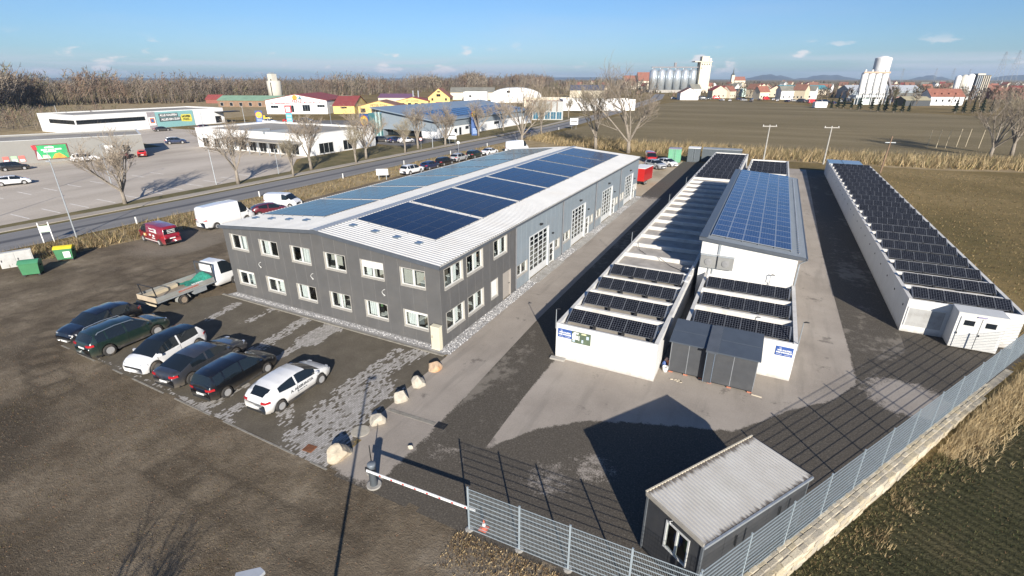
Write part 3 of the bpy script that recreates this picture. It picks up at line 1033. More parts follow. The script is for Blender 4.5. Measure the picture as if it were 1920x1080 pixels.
# right wall (faces +X), grey then blue-grey
GY = 10.08
so_ = [(0.50, 2.56, 3.68, 4.96), (3.05, 5.10, 3.68, 4.96), (6.64, 8.64, 3.68, 4.96), (0.50, 2.56, 0.82, 2.12), (3.05, 5.10, 0.82, 2.12), (6.18, 7.15, 0.78, 2.12), (7.98, 9.26, 0.02, 2.14)]
clad_wall(shop, (0, 0, 0), PI / 2, GY, lambda u: HE - 0.12, so_, M_WALLG, 1.0)
for (a, b_, z0, z1) in so_[:5]:
    window(shop, (0, a, z0), PI / 2, b_ - a, z1 - z0, 0, (0.2, 0.7) if rw.random() < 0.5 else (1.2, 1.7))
window(shop, (0, 6.18, 0.78), PI / 2, 0.97, 1.34, 0.9, None, False)
def door(parent, loc, rz, w, h, m, glazed=False):
    f = MB()
    for (x0, x1, z0, z1) in ((0, 0.07, 0, h), (w - 0.07, w, 0, h), (0.07, w - 0.07, h - 0.07, h)):
        f.box(x0, x1, -0.015, 0.14, z0, z1)
    o = f.build('door', m, parent, loc=loc, rot=(0, 0, rz))
    if glazed:
        g_ = MB()
        for (x0, x1, z0, z1) in ((0.07, 0.19, 0, h - 0.07), (w - 0.19, w - 0.07, 0, h - 0.07), (0.19, w - 0.19, 0, 0.16), (0.19, w - 0.19, h - 0.19, h - 0.07), (0.19, w - 0.19, 0.72, 0.80), (0.19, w - 0.19, 1.3, 1.38)):
            g_.box(x0, x1, 0.04, 0.09, z0, z1)
        g_.build('door_leaf', m, o)
        for (z0, z1) in ((0.16, 0.72), (0.80, 1.30), (1.38, h - 0.19)):
            MB().box(0.19, w - 0.19, 0.055, 0.075, z0, z1).build('pane', M_GLASS, o)
    else:
        MB().box(0.07, w - 0.07, 0.06, 0.11, 0, h - 0.07).build('door_leaf', m, o)
    MB().box(w - 0.28, w - 0.16, -0.0, 0.06, 1.0, 1.04).build('door_handle', M_BLACK, o)
    return o
M_TAUPE = mat('taupe_door', (0.30, 0.275, 0.245), 0.5, var=0.05)
door(shop, (0, 7.98, 0.02), PI / 2, 1.28, 2.12, M_TAUPE)
ho_ = []
for k in range(4):
    u = 9.8 * k - (GY - 10.1)
    ho_ += [(u + 0.25, u + 2.12, 0.98, 1.92), (u + 2.50, u + 6.55, 0.02, 3.72), (u + 6.75, u + 7.85, 0.02, 1.98), (u + 8.12, u + 9.15, 0.98, 1.86)]
clad_wall(shop, (0, GY, 0), PI / 2, BL - GY, lambda u: HE - 0.12, ho_, M_WALLB, 1.0)
def gate(parent, loc, rz, w, h):
    f = MB()
    for (x0, x1, z0, z1) in ((0, 0.12, 0, h), (w - 0.12, w, 0, h), (0.12, w - 0.12, h - 0.12, h)):
        f.box(x0, x1, -0.02, 0.2, z0, z1)
    cols, rows = 4, 7
    x0, x1, z0, z1 = 0.12, w - 0.12, 0.62, h - 0.12
    f.box(x0, x1, 0.08, 0.13, 0, z0)
    for i in range(cols + 1):
        x = x0 + (x1 - x0) * i / cols
        f.box(x - 0.035, x + 0.035, 0.07, 0.14, z0, z1)
    for j in range(rows + 1):
        z = z0 + (z1 - z0) * j / rows
        f.box(x0, x1, 0.075, 0.135, z - 0.035, z + 0.035)
    o = f.build('sectional_gate', mat('gate_frame', (0.50, 0.51, 0.51), 0.45, var=0.06), parent, loc=loc, rot=(0, 0, rz))
    pm = MB().box(0.035, (x1 - x0) / cols - 0.035, 0.09, 0.115, 0.035, (z1 - z0) / rows - 0.035).mesh('pane', M_GLASS)
    for i in range(cols):
        for j in range(rows):
            obj('pane', pm, o, (x0 + (x1 - x0) * i / cols, 0, z0 + (z1 - z0) * j / rows))
    return o
for k in range(4):
    y = 10.1 + 9.8 * k
    window(shop, (0, y + 0.25, 0.98), PI / 2, 1.87, 0.94)
    gate(shop, (0, y + 2.50, 0.02), PI / 2, 4.05, 3.70)
    door(shop, (0, y + 6.75, 0.02), PI / 2, 1.10, 1.96, M_WHITE, True)
    window(shop, (0, y + 8.12, 0.98), PI / 2, 1.03, 0.88, 0, None, False)
    MB().box(0.0, 0.22, y + 4.45, y + 4.75, 4.22, 4.34).build('wall_lamp', M_BLACK, shop)
    MB().box(0.0, 0.18, y + 7.2, y + 7.4, 2.75, 2.85).build('wall_lamp', M_BLACK, shop)
    MB().tube([(0.16, y - 0.12, HE - 0.1), (0.10, y - 0.12, HE - 0.35), (0.10, y - 0.12, 0.25), (0.16, y - 0.12, 0.08), (0.34, y - 0.12, 0.05)], 0.055, 8).build('downpipe', mat('downpipe_metal', (0.22, 0.22, 0.23), 0.4, metal=0.4), shop)
MB().box(-BW, -BW + 0.1, 0.02, BL, 0, roofz(-BW) - 0.1).build('side_wall', M_WALLB, shop)
bk = MB()
bk.poly([(-BW, BL, 0), (-BW, BL, roofz(-BW) - 0.1), (-BW / 2, BL, HR - 0.1), (0, BL, HE - 0.12), (0, BL, 0)])
bk.build('back_wall', M_WALLB, shop)
inn = MB()
inn.box(-BW + 0.12, -0.25, 0.22, GY, 2.55, 2.85)
inn.box(-BW + 0.12, -0.25, 0.25, GY, 0.02, 0.06)
inn.build('floor_slab', M_FLOORI, shop)
inn = MB()
inn.box(-BW + 0.2, -3.4, 3.6, 3.7, 0.06, 2.55)
inn.box(-BW + 0.2, -3.4, 3.6, 3.7, 2.85, 5.2)
for x in (-16.2, -10.0, -6.7, -3.4):
    inn.box(x, x + 0.1, 0.3, 3.6, 0.06, 2.55)
    inn.box(x, x + 0.1, 0.3, 3.6, 2.85, 5.2)
inn.box(-3.4, -3.3, 3.7, GY, 0.06, 2.55)
inn.box(-3.4, -3.3, 3.7, GY, 2.85, 5.2)
inn.box(-BW + 0.15, -0.1, GY, GY + 0.12, 0.02, 5.2)
inn.build('partition_wall', M_INNER, shop)
for k in range(26):
    up = k % 2
    zf = 2.85 if up else 0.06
    side = k >= 14
    x, y = (-18.4 + 1.28 * (k % 14), rw.uniform(0.7, 1.4)) if not side else (rw.uniform(-1.5, -0.8), 0.9 + 0.7 * (k - 14))
    o = thing('office_desk', 'white office desk standing inside behind the grey workshop windows', 'desk', (x, y, zf), 0, 'desks in the workshop offices')
    MB().box(-0.5, 0.5, -0.3, 0.3, 0.70, 0.75).build('desk_top', M_BLIND, o)
    for lx in (-0.45, 0.41):
        MB().box(lx, lx + 0.04, -0.25, 0.25, 0.0, 0.70).build('leg', M_GALV, o)
    MB().box(-0.28, 0.28, -0.05, 0.0, 0.80, 1.18).build('monitor', M_BLACK, o)
    c = rw.choice(((0.55, 0.52, 0.46), (0.10, 0.22, 0.08), (0.30, 0.16, 0.08), (0.5, 0.5, 0.52)))
    MB().box(-0.45, -0.1, 0.1, 0.35, 0.75, rw.uniform(0.95, 1.7)).build('folders', mat('folder_%d' % int(c[1] * 100), c, 0.8), o)
MB().box(-BW + 0.12, -0.2, GY + 0.2, BL - 0.1, 0.0, 0.03).build('hall_floor', M_CONC, shop)
# roof sheets: trapezoid ribs running down the slope
def ribbed(x0, z0, x1, z1, ya, yb, pitch, hgt):
    b = MB()
    n = int((yb - ya) / pitch)
    ys = []
    for i in range(n):
        y = ya + (yb - ya) * i / n
        p = (yb - ya) / n
        ys += [(y, 0), (y + p * 0.42, 0), (y + p * 0.52, hgt), (y + p * 0.90, hgt)]
    ys.append((yb, 0))
    for y, h in ys:
        b.v.append((x0, y, z0 + h))
        b.v.append((x1, y, z1 + h))
    for i in range(len(ys) - 1):
        b.f.append((2 * i, 2 * i + 1, 2 * i + 3, 2 * i + 2))
        b.m.append(0)
    b.quad((x0, ya, z0 - 0.1), (x0, yb, z0 - 0.1), (x1, yb, z1 - 0.1), (x1, ya, z1 - 0.1))
    return b
RX = BW / 2
ribbed(-RX, HR, OV, HE, -OV, BL + 0.1, 0.30, 0.045).build('roof_sheet', M_ROOF, shop)
ribbed(-RX, HR, -BW - OV, HE, -OV, BL + 0.1, 0.30, 0.045).build('roof_sheet', M_ROOF, shop)
rc = MB()
rc.prism([(-RX - 0.32, HR + 0.03), (-RX, HR + 0.085), (-RX + 0.32, HR + 0.03), (-RX + 0.32, HR + 0.015), (-RX, HR + 0.06), (-RX - 0.32, HR + 0.015)], -OV - 0.02, BL + 0.12, 'y')
rc.build('ridge_cap', M_RIDGE, shop)
fa = MB()
fa.prism([(-BW - OV - 0.05, HE - 0.22), (-RX, HR - 0.20), (OV + 0.05, HE - 0.22), (OV + 0.05, HE + 0.02), (-RX, HR + 0.04), (-BW - OV - 0.05, HE + 0.02)], -OV - 0.06, -OV, 'y')
fa.build('barge_board', M_FASCIA, shop)
MB().prism([(OV, HE - 0.16), (OV + 0.14, HE - 0.16), (OV + 0.14, HE - 0.01), (OV + 0.12, HE - 0.01), (OV + 0.12, HE - 0.14), (OV, HE - 0.14)], -OV - 0.06, BL + 0.12, 'y').build('gutter', M_FASCIA, shop)
MB().prism([(-BW - OV - 0.14, HE - 0.16), (-BW - OV, HE - 0.16), (-BW - OV, HE - 0.02), (-BW - OV - 0.14, HE - 0.02)], -OV - 0.06, BL + 0.12, 'y').build('gutter', M_FASCIA, shop)
for x in (-8.45, -6.55, -4.75, -3.0, -18.4, -16.6, -14.7, -12.9):
    MB().box(x - 0.22, x + 0.22, 2.0, 2.42, roofz(x) + 0.02, roofz(x) + 0.10).build('snow_guard', mat('roof_bracket', (0.22, 0.28, 0.34), 0.3, metal=0.6), shop)
# solar arrays: 7 on each slope, each of 6 x 3 modules
ang = math.atan(SL)
PVW, PVL = 1.115, 1.93
M_PVR = pvmat('roof_solar_glass', 6, 10, PVW, PVL, (0.004, 0.007, 0.022), (0.018, 0.027, 0.055), 0.03, 0.10)
M_PVF = mat('module_frame', (0.10, 0.12, 0.16), 0.4, metal=0.3, var=0.05)
def module_mesh(w, l, glass, frame, th=0.035, gap=0.012, fw=0.022, gapy=None):
    b = MB()
    gy = gap if gapy is None else gapy
    b.box(gap, w - gap, gy, l - gy, 0, th, 1)
    b.quad((gap + fw, gy + fw, th + 0.002), (w - gap - fw, gy + fw, th + 0.002), (w - gap - fw, l - gy - fw, th + 0.002), (gap + fw, l - gy - fw, th + 0.002), 0)
    return b.mesh('solar_module', [glass, frame])
pv_roof = module_mesh(PVW, PVL, M_PVR, M_PVF, gapy=0.004, fw=0.012)
rails_me = MB()
for i in range(3):
    for o_ in (0.35, PVL - 0.35):
        rails_me.box(-0.05, 6 * PVW + 0.05, PVL * i + o_ - 0.03, PVL * i + o_ + 0.03, -0.01, 0.018)
for i in range(7):
    for yy in (-0.06, 3 * PVL + 0.02):
        rails_me.box(PVW * i - 0.04, PVW * i + 0.04, yy, yy + 0.05, -0.01, 0.065)
rails_me = rails_me.mesh('solar_array', M_ALU)
for side in (1, -1):
    for k in range(7):
        y = 3.28 + 6.29 * k
        if side == 1:
            x, a = -9.12, ang
        else:
            x, a = -18.92, -ang
        ar = obj('solar_array', rails_me, shop, (x, y, roofz(x) + 0.048), (0, a, 0))
        for i in range(6):
            for j in range(3):
                obj('solar_module', pv_roof, ar, (PVW * i, PVL * j, 0.022))
# cable loops hanging out of the front wall
for x, z in ((-15.85, 2.72), (-10.6, 2.75), (-4.35, 2.75)):
    pts = [(x + 0.10, -0.01, z + 0.35)] + [(x - 0.12 * math.sin(t_ * 0.9) , -0.06, z + 0.30 - 0.09 * t_) for t_ in range(5)] + [(x + 0.12 * math.sin(t_ * 1.3), -0.06, z - 0.10 + 0.05 * t_) for t_ in range(4)]
    MB().tube(pts, 0.018, 5).build('cable_loop', M_WHITE, shop)
cabn = thing('distribution_cabinet', 'tall cream electrical cabinet against the corner of the grey workshop', 'cabinet', (-0.22, -0.34, 0))
MB().box(-0.30, 0.30, -0.17, 0.17, 0.0, 1.56).build('housing', mat('cream_paint', (0.58, 0.54, 0.41), 0.5, var=0.05), cabn)
MB().box(-0.32, 0.32, -0.19, 0.19, 1.56, 1.60).build('lid', MATS['cream_paint'], cabn)
MB().box(-0.27, 0.27, -0.185, -0.172, 0.10, 1.50).build('cabinet_door', mat('cream_paint_door', (0.54, 0.50, 0.38), 0.5, var=0.05), cabn)
MB().box(-0.22, -0.19, -0.20, -0.186, 0.8, 0.98).build('handle', M_BLACK, cabn)

# ================================================================== flat-roofed garage rows
M_DECK = mat('roof_deck', (0.36, 0.33, 0.29), 0.9, var=0.18, scale=0.9, coord='World', dirt=((0.16, 0.145, 0.125), 0.55, 0.8), bmp=0.2)
M_COPE = mat('parapet', (0.56, 0.545, 0.51), 0.8, var=0.1, scale=1.5, coord='World', dirt=((0.30, 0.28, 0.24), 0.4, 1.2))
MODW, MODL = 0.842, 1.05
M_PVB = pvmat('black_solar_glass', 6, 7, MODW, MODL, (0.005, 0.006, 0.009), (0.15, 0.16, 0.185), 0.028, 0.10, 0.3)
pv_black = module_mesh(MODW, MODL, M_PVB, mat('pale_frame', (0.17, 0.18, 0.20), 0.45, metal=0.2), fw=0.016)
M_DECKB = mat('wind_plate', (0.045, 0.055, 0.07), 0.35, metal=0.5, var=0.1)
TILT = R(25)
def rack_mesh(n=6):
    b = MB()
    W = n * MODW
    up, bk_ = MODL * math.sin(TILT), MODL * math.cos(TILT)
    for x in [0] + [MODW * 2 * i for i in range(1, n // 2)] + [W]:
        b.prism([(0.0, 0.0), (bk_, up - 0.02), (bk_ + 0.22, 0.0)], x - 0.012, x + 0.012, 'x', 0)
        b.box(x - 0.05, x + 0.05, -0.14, bk_ + 0.32, -0.12, -0.02, 1)
    b.quad((0, bk_ + 0.015, up), (W, bk_ + 0.015, up), (W, bk_ + 0.24, -0.02), (0, bk_ + 0.24, -0.02), 0)
    for x in (-0.02, W + 0.02):
        b.tube([(x, 0.02, 0.03), (x, bk_, up + 0.03)], 0.025, 5, 1)
    return b.mesh('solar_rack', [M_DECKB, M_ALU])
RACK = rack_mesh()
BALL = MB()
BALL.prism([(-0.30, -0.02), (0.06, 0.12), (0.06, -0.22), (-0.30, -0.22)], -0.07, 0.07, 'x', 0)
BALL = BALL.mesh('ballast', mat('ballast_black', (0.02, 0.02, 0.02), 0.8))
BALL2 = MB().box(-0.09, 0.13, -0.36, -0.16, -0.24, -0.06).mesh('ballast_stone', M_CONC)
def garage_row(name, label, loc, rz, W, bays, period, racks, H=2.29, deckz=1.98, off=0.72):
    t = thing(name, label, 'garages', loc, rz)
    L = bays * period
    wt = 0.16
    def wl(x0, x1, y0, y1):
        return MB().box(x0, x1, y0, y1, 0, H).build('wall', M_WALLW, t)
    wl(0, W, 0, 0.14)
    wl(0, wt, 0.14, L - 0.14)
    wl(W - wt, W, 0.14, L - 0.14)
    wl(0, W, L - 0.14, L)
    dk = MB().box(wt, W - wt, 0.095, period - 0.095, deckz - 0.12, deckz).mesh('roof_deck', M_DECK)
    pp = MB().box(wt, W - wt, -0.095, 0.095, deckz - 0.2, H - 0.015).mesh('parapet', M_COPE)
    cp = MB().box(-0.015, 0.20, 0.0, period - 0.012, H + 0.001, H + 0.03).mesh('coping', M_COPE)
    cp2 = MB().box(W - 0.20, W + 0.015, 0.0, period - 0.012, H + 0.001, H + 0.03).mesh('coping', M_COPE)
    for i in range(bays):
        obj('roof_deck', dk, t, (0, period * i, 0))
        obj('coping', cp, t, (0, period * i, 0))
        obj('coping', cp2, t, (0, period * i, 0))
        if i:
            obj('parapet', pp, t, (0, period * i, 0))
        if i in racks:
            r = obj('solar_rack', RACK, t, ((W - 6 * MODW) / 2, period * i + off, deckz + 0.16))
            for k in range(6):
                obj('solar_module', pv_black, r, (MODW * k, 0, 0.035), (TILT, 0, 0))
            for k in (1, 2, 3):
                obj('ballast', BALL, r, (MODW * 2 * k - (0.1 if k == 3 else 0), 0, 0))
                obj('ballast_stone', BALL2, r, (MODW * 2 * k - (0.1 if k == 3 else 0), -0.04, 0))
    return t
PER = 2.925
LC = garage_row('garage_row', 'long white flat-roofed garage row beside the workshop with open ribbed roof bays', (6.68, 2.0, 0), 0, 5.82, 28, PER, {0, 1, 2, 3} | set(range(18, 27)))
RC = garage_row('garage_block', 'short white garage block with three solar rows behind the dark sheds', (13.36, 5.42, 0), 0, 5.82, 3, 3.05, {0, 1, 2}, off=0.5)
RC2 = garage_row('garage_row', 'white garage row behind the blue solar roof, panels at its far end', (13.36, 48.0, 0), 0, 5.82, 10, PER, {5, 6, 7, 8})
RR = garage_row('garage_row', 'long white garage row at the right covered in rows of black panels', (25.75, 15.5, 0), R(0.5), 5.78, 21, PER, set(range(21)))
# blue-roofed unit at the far end of the right row
bx = thing('steel_container', 'container with pale blue metal roof at the far end of right garage row', 'container', (25.2, 77.2, 0), R(0.5))
MB().box(0, 4.7, 0, 4.5, 0, 2.35).build('body', M_WALLW, bx)
for a, b_ in ((-0.05, 2.0), (2.1, 4.75)):
    MB().box(a, b_, -0.05, 4.55, 2.352, 2.45).build('roof_sheet', mat('blue_metal', (0.20, 0.29, 0.38), 0.3, metal=0.3), bx)
# small dark vents along the shaded wall of the right row
for i in range(21):
    MB().box(-0.03, -0.002, PER * i + 0.8, PER * i + 0.92, 1.5, 1.62).build('vent', M_BLACK, RR)
MB().box(0.17, 2.05, -0.03, -0.002, 0.47, 1.70).build('shutter', mat('grey_shutter', (0.33, 0.33, 0.32), 0.6, var=0.15, scale=1.2, dirt=((0.2, 0.19, 0.17), 0.5, 2)), RR)
for x0, x1, z0, z1 in ((0.10, 0.17, 0.47, 1.78), (2.05, 2.12, 0.47, 1.78), (0.17, 2.05, 1.70, 1.78)):
    MB().box(x0, x1, -0.05, -0.001, z0, z1).build('shutter_frame', M_WHITE, RR)
# technical box with two doors in front of it
tb = thing('technical_cabinet', 'white walk-in technical box with double doors at the end of right garages', 'cabinet', (28.02, 14.2, 0))
MB().box(0, 2.32, 0.02, 1.28, 0.08, 2.36).build('housing', M_WALLW, tb)
MB().box(-0.04, 2.36, -0.04, 1.28, 2.362, 2.42).build('roof', M_WHITE, tb)
for x0, sgn in ((0.16, 1), (1.18, -1)):
    d = MB().box(x0, x0 + 0.98, -0.03, 0.018, 0.12, 2.14).build('door', M_WHITE, tb)
    wx = x0 + 0.2
    MB().box(wx, wx + 0.5, -0.042, -0.031, 1.62, 1.95).build('pane', M_DGLASS, d)
    hx = x0 + (0.90 if sgn < 0 else 0.04)
    MB().box(hx - 0.04 if sgn > 0 else hx - 0.86, (hx if sgn > 0 else hx - 0.82), -0.08, -0.031, 1.0, 1.12).build('door_handle', M_BLACK, d)
MB().box(0.9, 1.35, -0.05, -0.001, 2.2, 2.27).build('name_plate', mat('plate_lilac', (0.25, 0.23, 0.35), 0.5), tb)
# mast lamps on the garage walls
def mast(label, loc, h, lean=(0, 0), group='thin masts on the garage walls'):
    t = thing('lamp_mast', label, 'mast', loc, 0, group)
    MB().tube([(0, 0, -0.4), (lean[0], lean[1], h)], [0.03, 0.022], 6).build('pole', M_GALV, t)
    MB().tube([(lean[0], lean[1], h), (lean[0] + 0.10, lean[1], h + 0.05), (lean[0] + 0.25, lean[1], h + 0.04)], [0.03, 0.045, 0.03], 6).build('lamp_head', M_BLACK, t)
    return t
mast('thin grey mast at the near corner of the left garage row', (6.62, 2.06, 2.31), 0.85)
mast('second thin mast along the left garage row, by the open bays', (6.60, 19.6, 2.31), 0.85)
mast('third thin mast along the left garage row', (6.60, 36.8, 2.31), 0.85)
mast('fourth thin mast along the left garage row, before far panels', (6.60, 48.8, 2.31), 0.85)
mast('thin mast with black head at the corner by the blue sign', (19.2, 5.44, 2.31), 1.3)
mast('short mast on the block roof before the white hall wall', (17.58, 14.3, 2.0), 0.9)
# loose concrete slab at the corner
tag(MB().box(-0.45, 0.45, -0.15, 0.15, 0.012, 0.12).build('concrete_slab', M_CONC, loc=(6.9, 1.82, 0), rot=(0, 0, 0.05)), 'small concrete slab lying at the near corner of left garages', 'slab')

# signs on the garage fronts
M_BLUE = mat('sign_blue', (0.035, 0.085, 0.28), 0.4, var=0.2, scale=1.2)
M_SWHITE = mat('sign_white', (0.70, 0.70, 0.68), 0.5, var=0.03)
M_SGREEN = mat('board_green', (0.085, 0.115, 0.075), 0.5, var=0.25, scale=2)
def blue_sign(label, loc):
    t = thing('blue_sign', label, 'sign', loc)
    MB().box(0, 0.85, -0.02, 0, 0, 0.55).build('panel', M_BLUE, t)
    lettering('WIR KAUFEN', 0.115, M_SWHITE, t, (0.43, -0.024, 0.33), bold=0.006)
    lettering('IHRE IMMOBILIE!', 0.105, M_SWHITE, t, (0.43, -0.024, 0.20), bold=0.006)
    lettering('e.m', 0.07, M_SWHITE, t, (0.22, -0.024, 0.46), bold=0.004)
    MB().box(0.08, 0.34, -0.026, -0.021, 0.07, 0.085).build('small_print', M_SWHITE, t)
    MB().box(0.45, 0.76, -0.026, -0.021, 0.07, 0.085).build('small_print', M_SWHITE, t)
    return t
blue_sign('blue sign with white lettering on left garage front, beside green board', (6.80, 1.998, 1.47))
blue_sign('blue sign with white lettering on the wall right of dark sheds', (18.20, 5.418, 1.46))
t = thing('notice_board', 'dark green notice board with white patches on left garage front', 'board', (7.66, 1.998, 1.30))
MB().box(0, 1.13, -0.03, 0, 0, 0.72).build('panel', M_SGREEN, t)
for x0, x1, z0, z1, mm in ((0.03, 0.22, 0.20, 0.58, 0), (0.24, 0.38, 0.22, 0.48, 0), (0.10, 0.40, 0.58, 0.68, 0), (0.05, 0.20, 0.06, 0.17, 1), (0.58, 0.86, 0.60, 0.69, 2), (0.88, 1.02, 0.36, 0.56, 1), (0.60, 0.70, 0.08, 0.28, 1), (0.42, 0.46, 0.18, 0.50, 0)):
    MB().box(x0, x1, -0.035, -0.031, z0, z1).build('notice', [M_SWHITE, mat('notice_blue', (0.42, 0.52, 0.60), 0.6), mat('notice_yellow', (0.60, 0.60, 0.35), 0.6)][mm], t)
# cable drooping over the open bays
pts = [(7.2, 19.5, 2.32), (7.6, 18.4, 2.05), (8.6, 17.2, 2.03), (9.6, 16.4, 2.32), (10.6, 15.6, 2.04), (11.6, 14.9, 2.03), (12.1, 14.6, 2.05)]
tag(MB().tube(pts, 0.02, 5).build('cable', M_BLACK), 'dark cable lying across the open bays of the left garage roof', 'cable')
# cable tray from the hall down to the left row
tr = thing('cable_tray', 'grey cable tray bridging from the white hall to the left garage roof', 'cable tray', (12.2, 13.9, 2.3))
MB().tube([(0.05, -2.0, 0.02), (0.1, -1.0, 0.06), (0.15, 0, 0.12), (0.2, 1.2, 0.2)], 0.07, 6).build('tray', M_ALU, tr)
for dy in (-1.9, -0.6, 0.8):
    MB().box(-0.18, 0.30, dy - 0.04, dy + 0.04, 0.0, 0.08).build('bracket', M_SWHITE, tr)

# ================================================================== middle hall with blue panels
hall = thing('white_hall', 'white hall with grey pent roof and blue solar panels between the garages', 'building', (0, 0, 0))
HX0, HX1, HY0, HY1, HZ0, HZ1 = 12.81, 19.02, 14.60, 46.7, 4.82, 4.31
def hz(x):
    return HZ0 + (HZ1 - HZ0) * (x - HX0) / (HX1 - HX0)
clad_wall(hall, (HX0, HY0, 0), 0, HX1 - HX0, lambda u: hz(HX0 + u), [], M_WALLW, 1.0)
clad_wall(hall, (HX1, HY0, 0), PI / 2, HY1 - HY0, lambda u: HZ1, [], M_WALLW, 2.0)
clad_wall(hall, (HX0, HY1, 0), -PI / 2, HY1 - HY0, lambda u: HZ0, [], M_WALLW, 2.0)
MB().prism([(HX0, 0), (HX1, 0), (HX1, HZ1), (HX0, HZ0)], HY1 - 0.1, HY1, 'y').build('back_wall', M_WALLW, hall)
M_GROOF = mat('grey_sheet_roof', (0.15, 0.17, 0.19), 0.4, metal=0.2, var=0.08)
X0, X1 = HX0 - 0.18, HX1 + 0.42
b = ribbed(X0, hz(X0) + 0.10, X1, hz(X1) + 0.10, HY0 - 0.12, HY1 + 0.12, 0.25, 0.035)
b.build('roof_sheet', M_GROOF, hall)
MB().prism([(X0 - 0.04, hz(X0) - 0.10), (X1 + 0.04, hz(X1) - 0.10), (X1 + 0.04, hz(X1) + 0.12), (X0 - 0.04, hz(X0) + 0.12)], HY0 - 0.20, HY0 - 0.12, 'y').build('barge_board', M_FASCIA, hall)
MB().box(X1, X1 + 0.12, HY0 - 0.2, HY1 + 0.12, hz(X1) - 0.06, hz(X1) + 0.08).build('gutter', M_FASCIA, hall)
MB().box(X0 - 0.05, X0 + 0.5, HY0 - 0.12, HY1 + 0.12, hz(X0) + 0.137, hz(X0) + 0.15).build('verge_flashing', M_FASCIA, hall)
MB().tube([(X1 + 0.05, HY0 - 0.05, hz(X1) - 0.06), (HX1 + 0.12, HY0 + 0.05, HZ1 - 0.45), (HX1 + 0.10, HY0 + 0.05, 0.05)], 0.06, 8).build('downpipe', M_GALV, hall)
sg = MB()
for i in range(60):
    y = HY0 + 0.5 + 0.52 * i
    sg.box(19.0, 19.07, y, y + 0.22, hz(19.03) + 0.14, hz(19.03) + 0.20)
sg.build('snow_guard', M_ALU, hall)
a2 = math.atan((HZ0 - HZ1) / (HX1 - HX0))
HW, HLn = 1.052, 1.565
M_PVBLUE = pvmat('blue_solar_glass', 6, 10, HW, HLn, (0.011, 0.026, 0.085), (0.15, 0.20, 0.30), 0.03, 0.16)
pv_blue = module_mesh(HW, HLn, M_PVBLUE, mat('silver_frame', (0.50, 0.53, 0.56), 0.35, metal=0.6), fw=0.03)
ar = MB()
for i in range(6):
    ar.box(HW * i - 0.02, HW * i + 0.02, -0.05, HLn * 20 + 0.05, 0.0, 0.05)
ar = ar.build('solar_array', M_ALU, hall, loc=(13.30, 15.3, hz(13.30) + 0.15), rot=(0, a2, 0))
for i in range(5):
    for j in range(20):
        obj('solar_module', pv_blue, ar, (HW * i, HLn * j, 0.05))
def hood(x, z):
    h_ = MB()
    h_.box(x, x + 1.05, HY0 - 0.34, HY0 - 0.02, z, z + 0.9)
    o = h_.build('vent_hood', mat('hood_grey', (0.22, 0.22, 0.21), 0.5, var=0.12, scale=1.5), hall)
    MB().lathe([(0.26, 0), (0.26, 0.04), (0.12, 0.06)], n=16).build('fan_grille', mat('grille_grey', (0.22, 0.22, 0.22), 0.5), o, loc=(x + 0.55, HY0 - 0.345, z + 0.45), rot=(PI / 2, 0, 0))
    MB().box(x - 0.02, x + 1.07, HY0 - 0.37, HY0 - 0.02, z + 0.9, z + 0.94).build('hood_cap', M_GALV, o)
hood(12.90, 2.80)
hood(14.06, 2.80)
MB().box(13.98, 14.13, HY0 - 0.08, HY0 - 0.002, 3.8, 4.66).build('conduit', M_GALV, hall)
for x in (13.5, 13.78):
    MB().tube([(x, HY0 - 0.06, 2.8), (x, HY0 - 0.06, 2.0)], 0.05, 6).build('conduit', M_GALV, hall)

# ================================================================== dark sheds
M_SHED = mat('anthracite_sheet', (0.055, 0.058, 0.063), 0.5, var=0.1, dirt=((0.10, 0.10, 0.10), 0.3, 1.5))
M_SROOF = mat('slate_blue_sheet', (0.060, 0.073, 0.092), 0.42, var=0.1, scale=1.5)
M_BRICK = mat('red_block', (0.36, 0.14, 0.085), 0.9, var=0.2, bmp=0.3)
def metal_shed(label, loc, w, d, h, zb):
    t = thing('metal_shed', label, 'shed', loc)
    n = 2
    for i in range(n):
        MB().box(w * i / n + 0.008, w * (i + 1) / n - 0.008, 0, 0.03, 0.14, h).build('wall_panel', M_SHED, t)
    for x in (0.0, w / n, w):
        MB().box(x - 0.02, x + 0.02, -0.012, 0.0, 0.14, h).build('corner_trim', mat('trim_grey', (0.18, 0.19, 0.20), 0.4), t)
    MB().box(0, 0.03, 0.031, d, 0.14, h + 0.1).build('wall_panel', M_SHED, t)
    MB().box(w - 0.03, w, 0.031, d, 0.14, h + 0.1).build('wall_panel', M_SHED, t)
    MB().box(0.03, w - 0.03, d - 0.03, d, 0.14, h + 0.25).build('wall_panel', M_SHED, t)
    MB().box(0.0, w, 0.0, d, 0.10, 0.135).build('floor_frame', M_BLACK, t)
    for half in range(2):
        y0, y1 = (-0.28, d * 0.42) if half == 0 else (d * 0.42, d + 0.05)
        z0 = h + 0.02 + (zb - h) * (y0 + 0.28) / (d + 0.33)
        z1 = h + 0.02 + (zb - h) * (y1 + 0.28) / (d + 0.33)
        r_ = MB()
        r_.prism([(y0, z0 + 0.012 * half), (y1, z1 + 0.012 * half), (y1, z1 + 0.07 + 0.012 * half), (y0, z0 + 0.07 + 0.012 * half)], -0.12, w + 0.12, 'x')
        r_.build('roof_sheet', M_SROOF, t)
    for x in (0.12, w / 2, w - 0.12):
        MB().box(x - 0.11, x + 0.11, 0.0, 0.14, 0.012, 0.10).build('brick_block', M_BRICK, t)
        MB().box(x - 0.11, x + 0.11, d - 0.15, d - 0.01, 0.012, 0.10).build('brick_block', M_BRICK, t)
    return t
metal_shed('dark grey metal shed on brick blocks, the left one of the pair', (13.04, 3.40, 0), 1.86, 1.95, 2.04, 2.40)
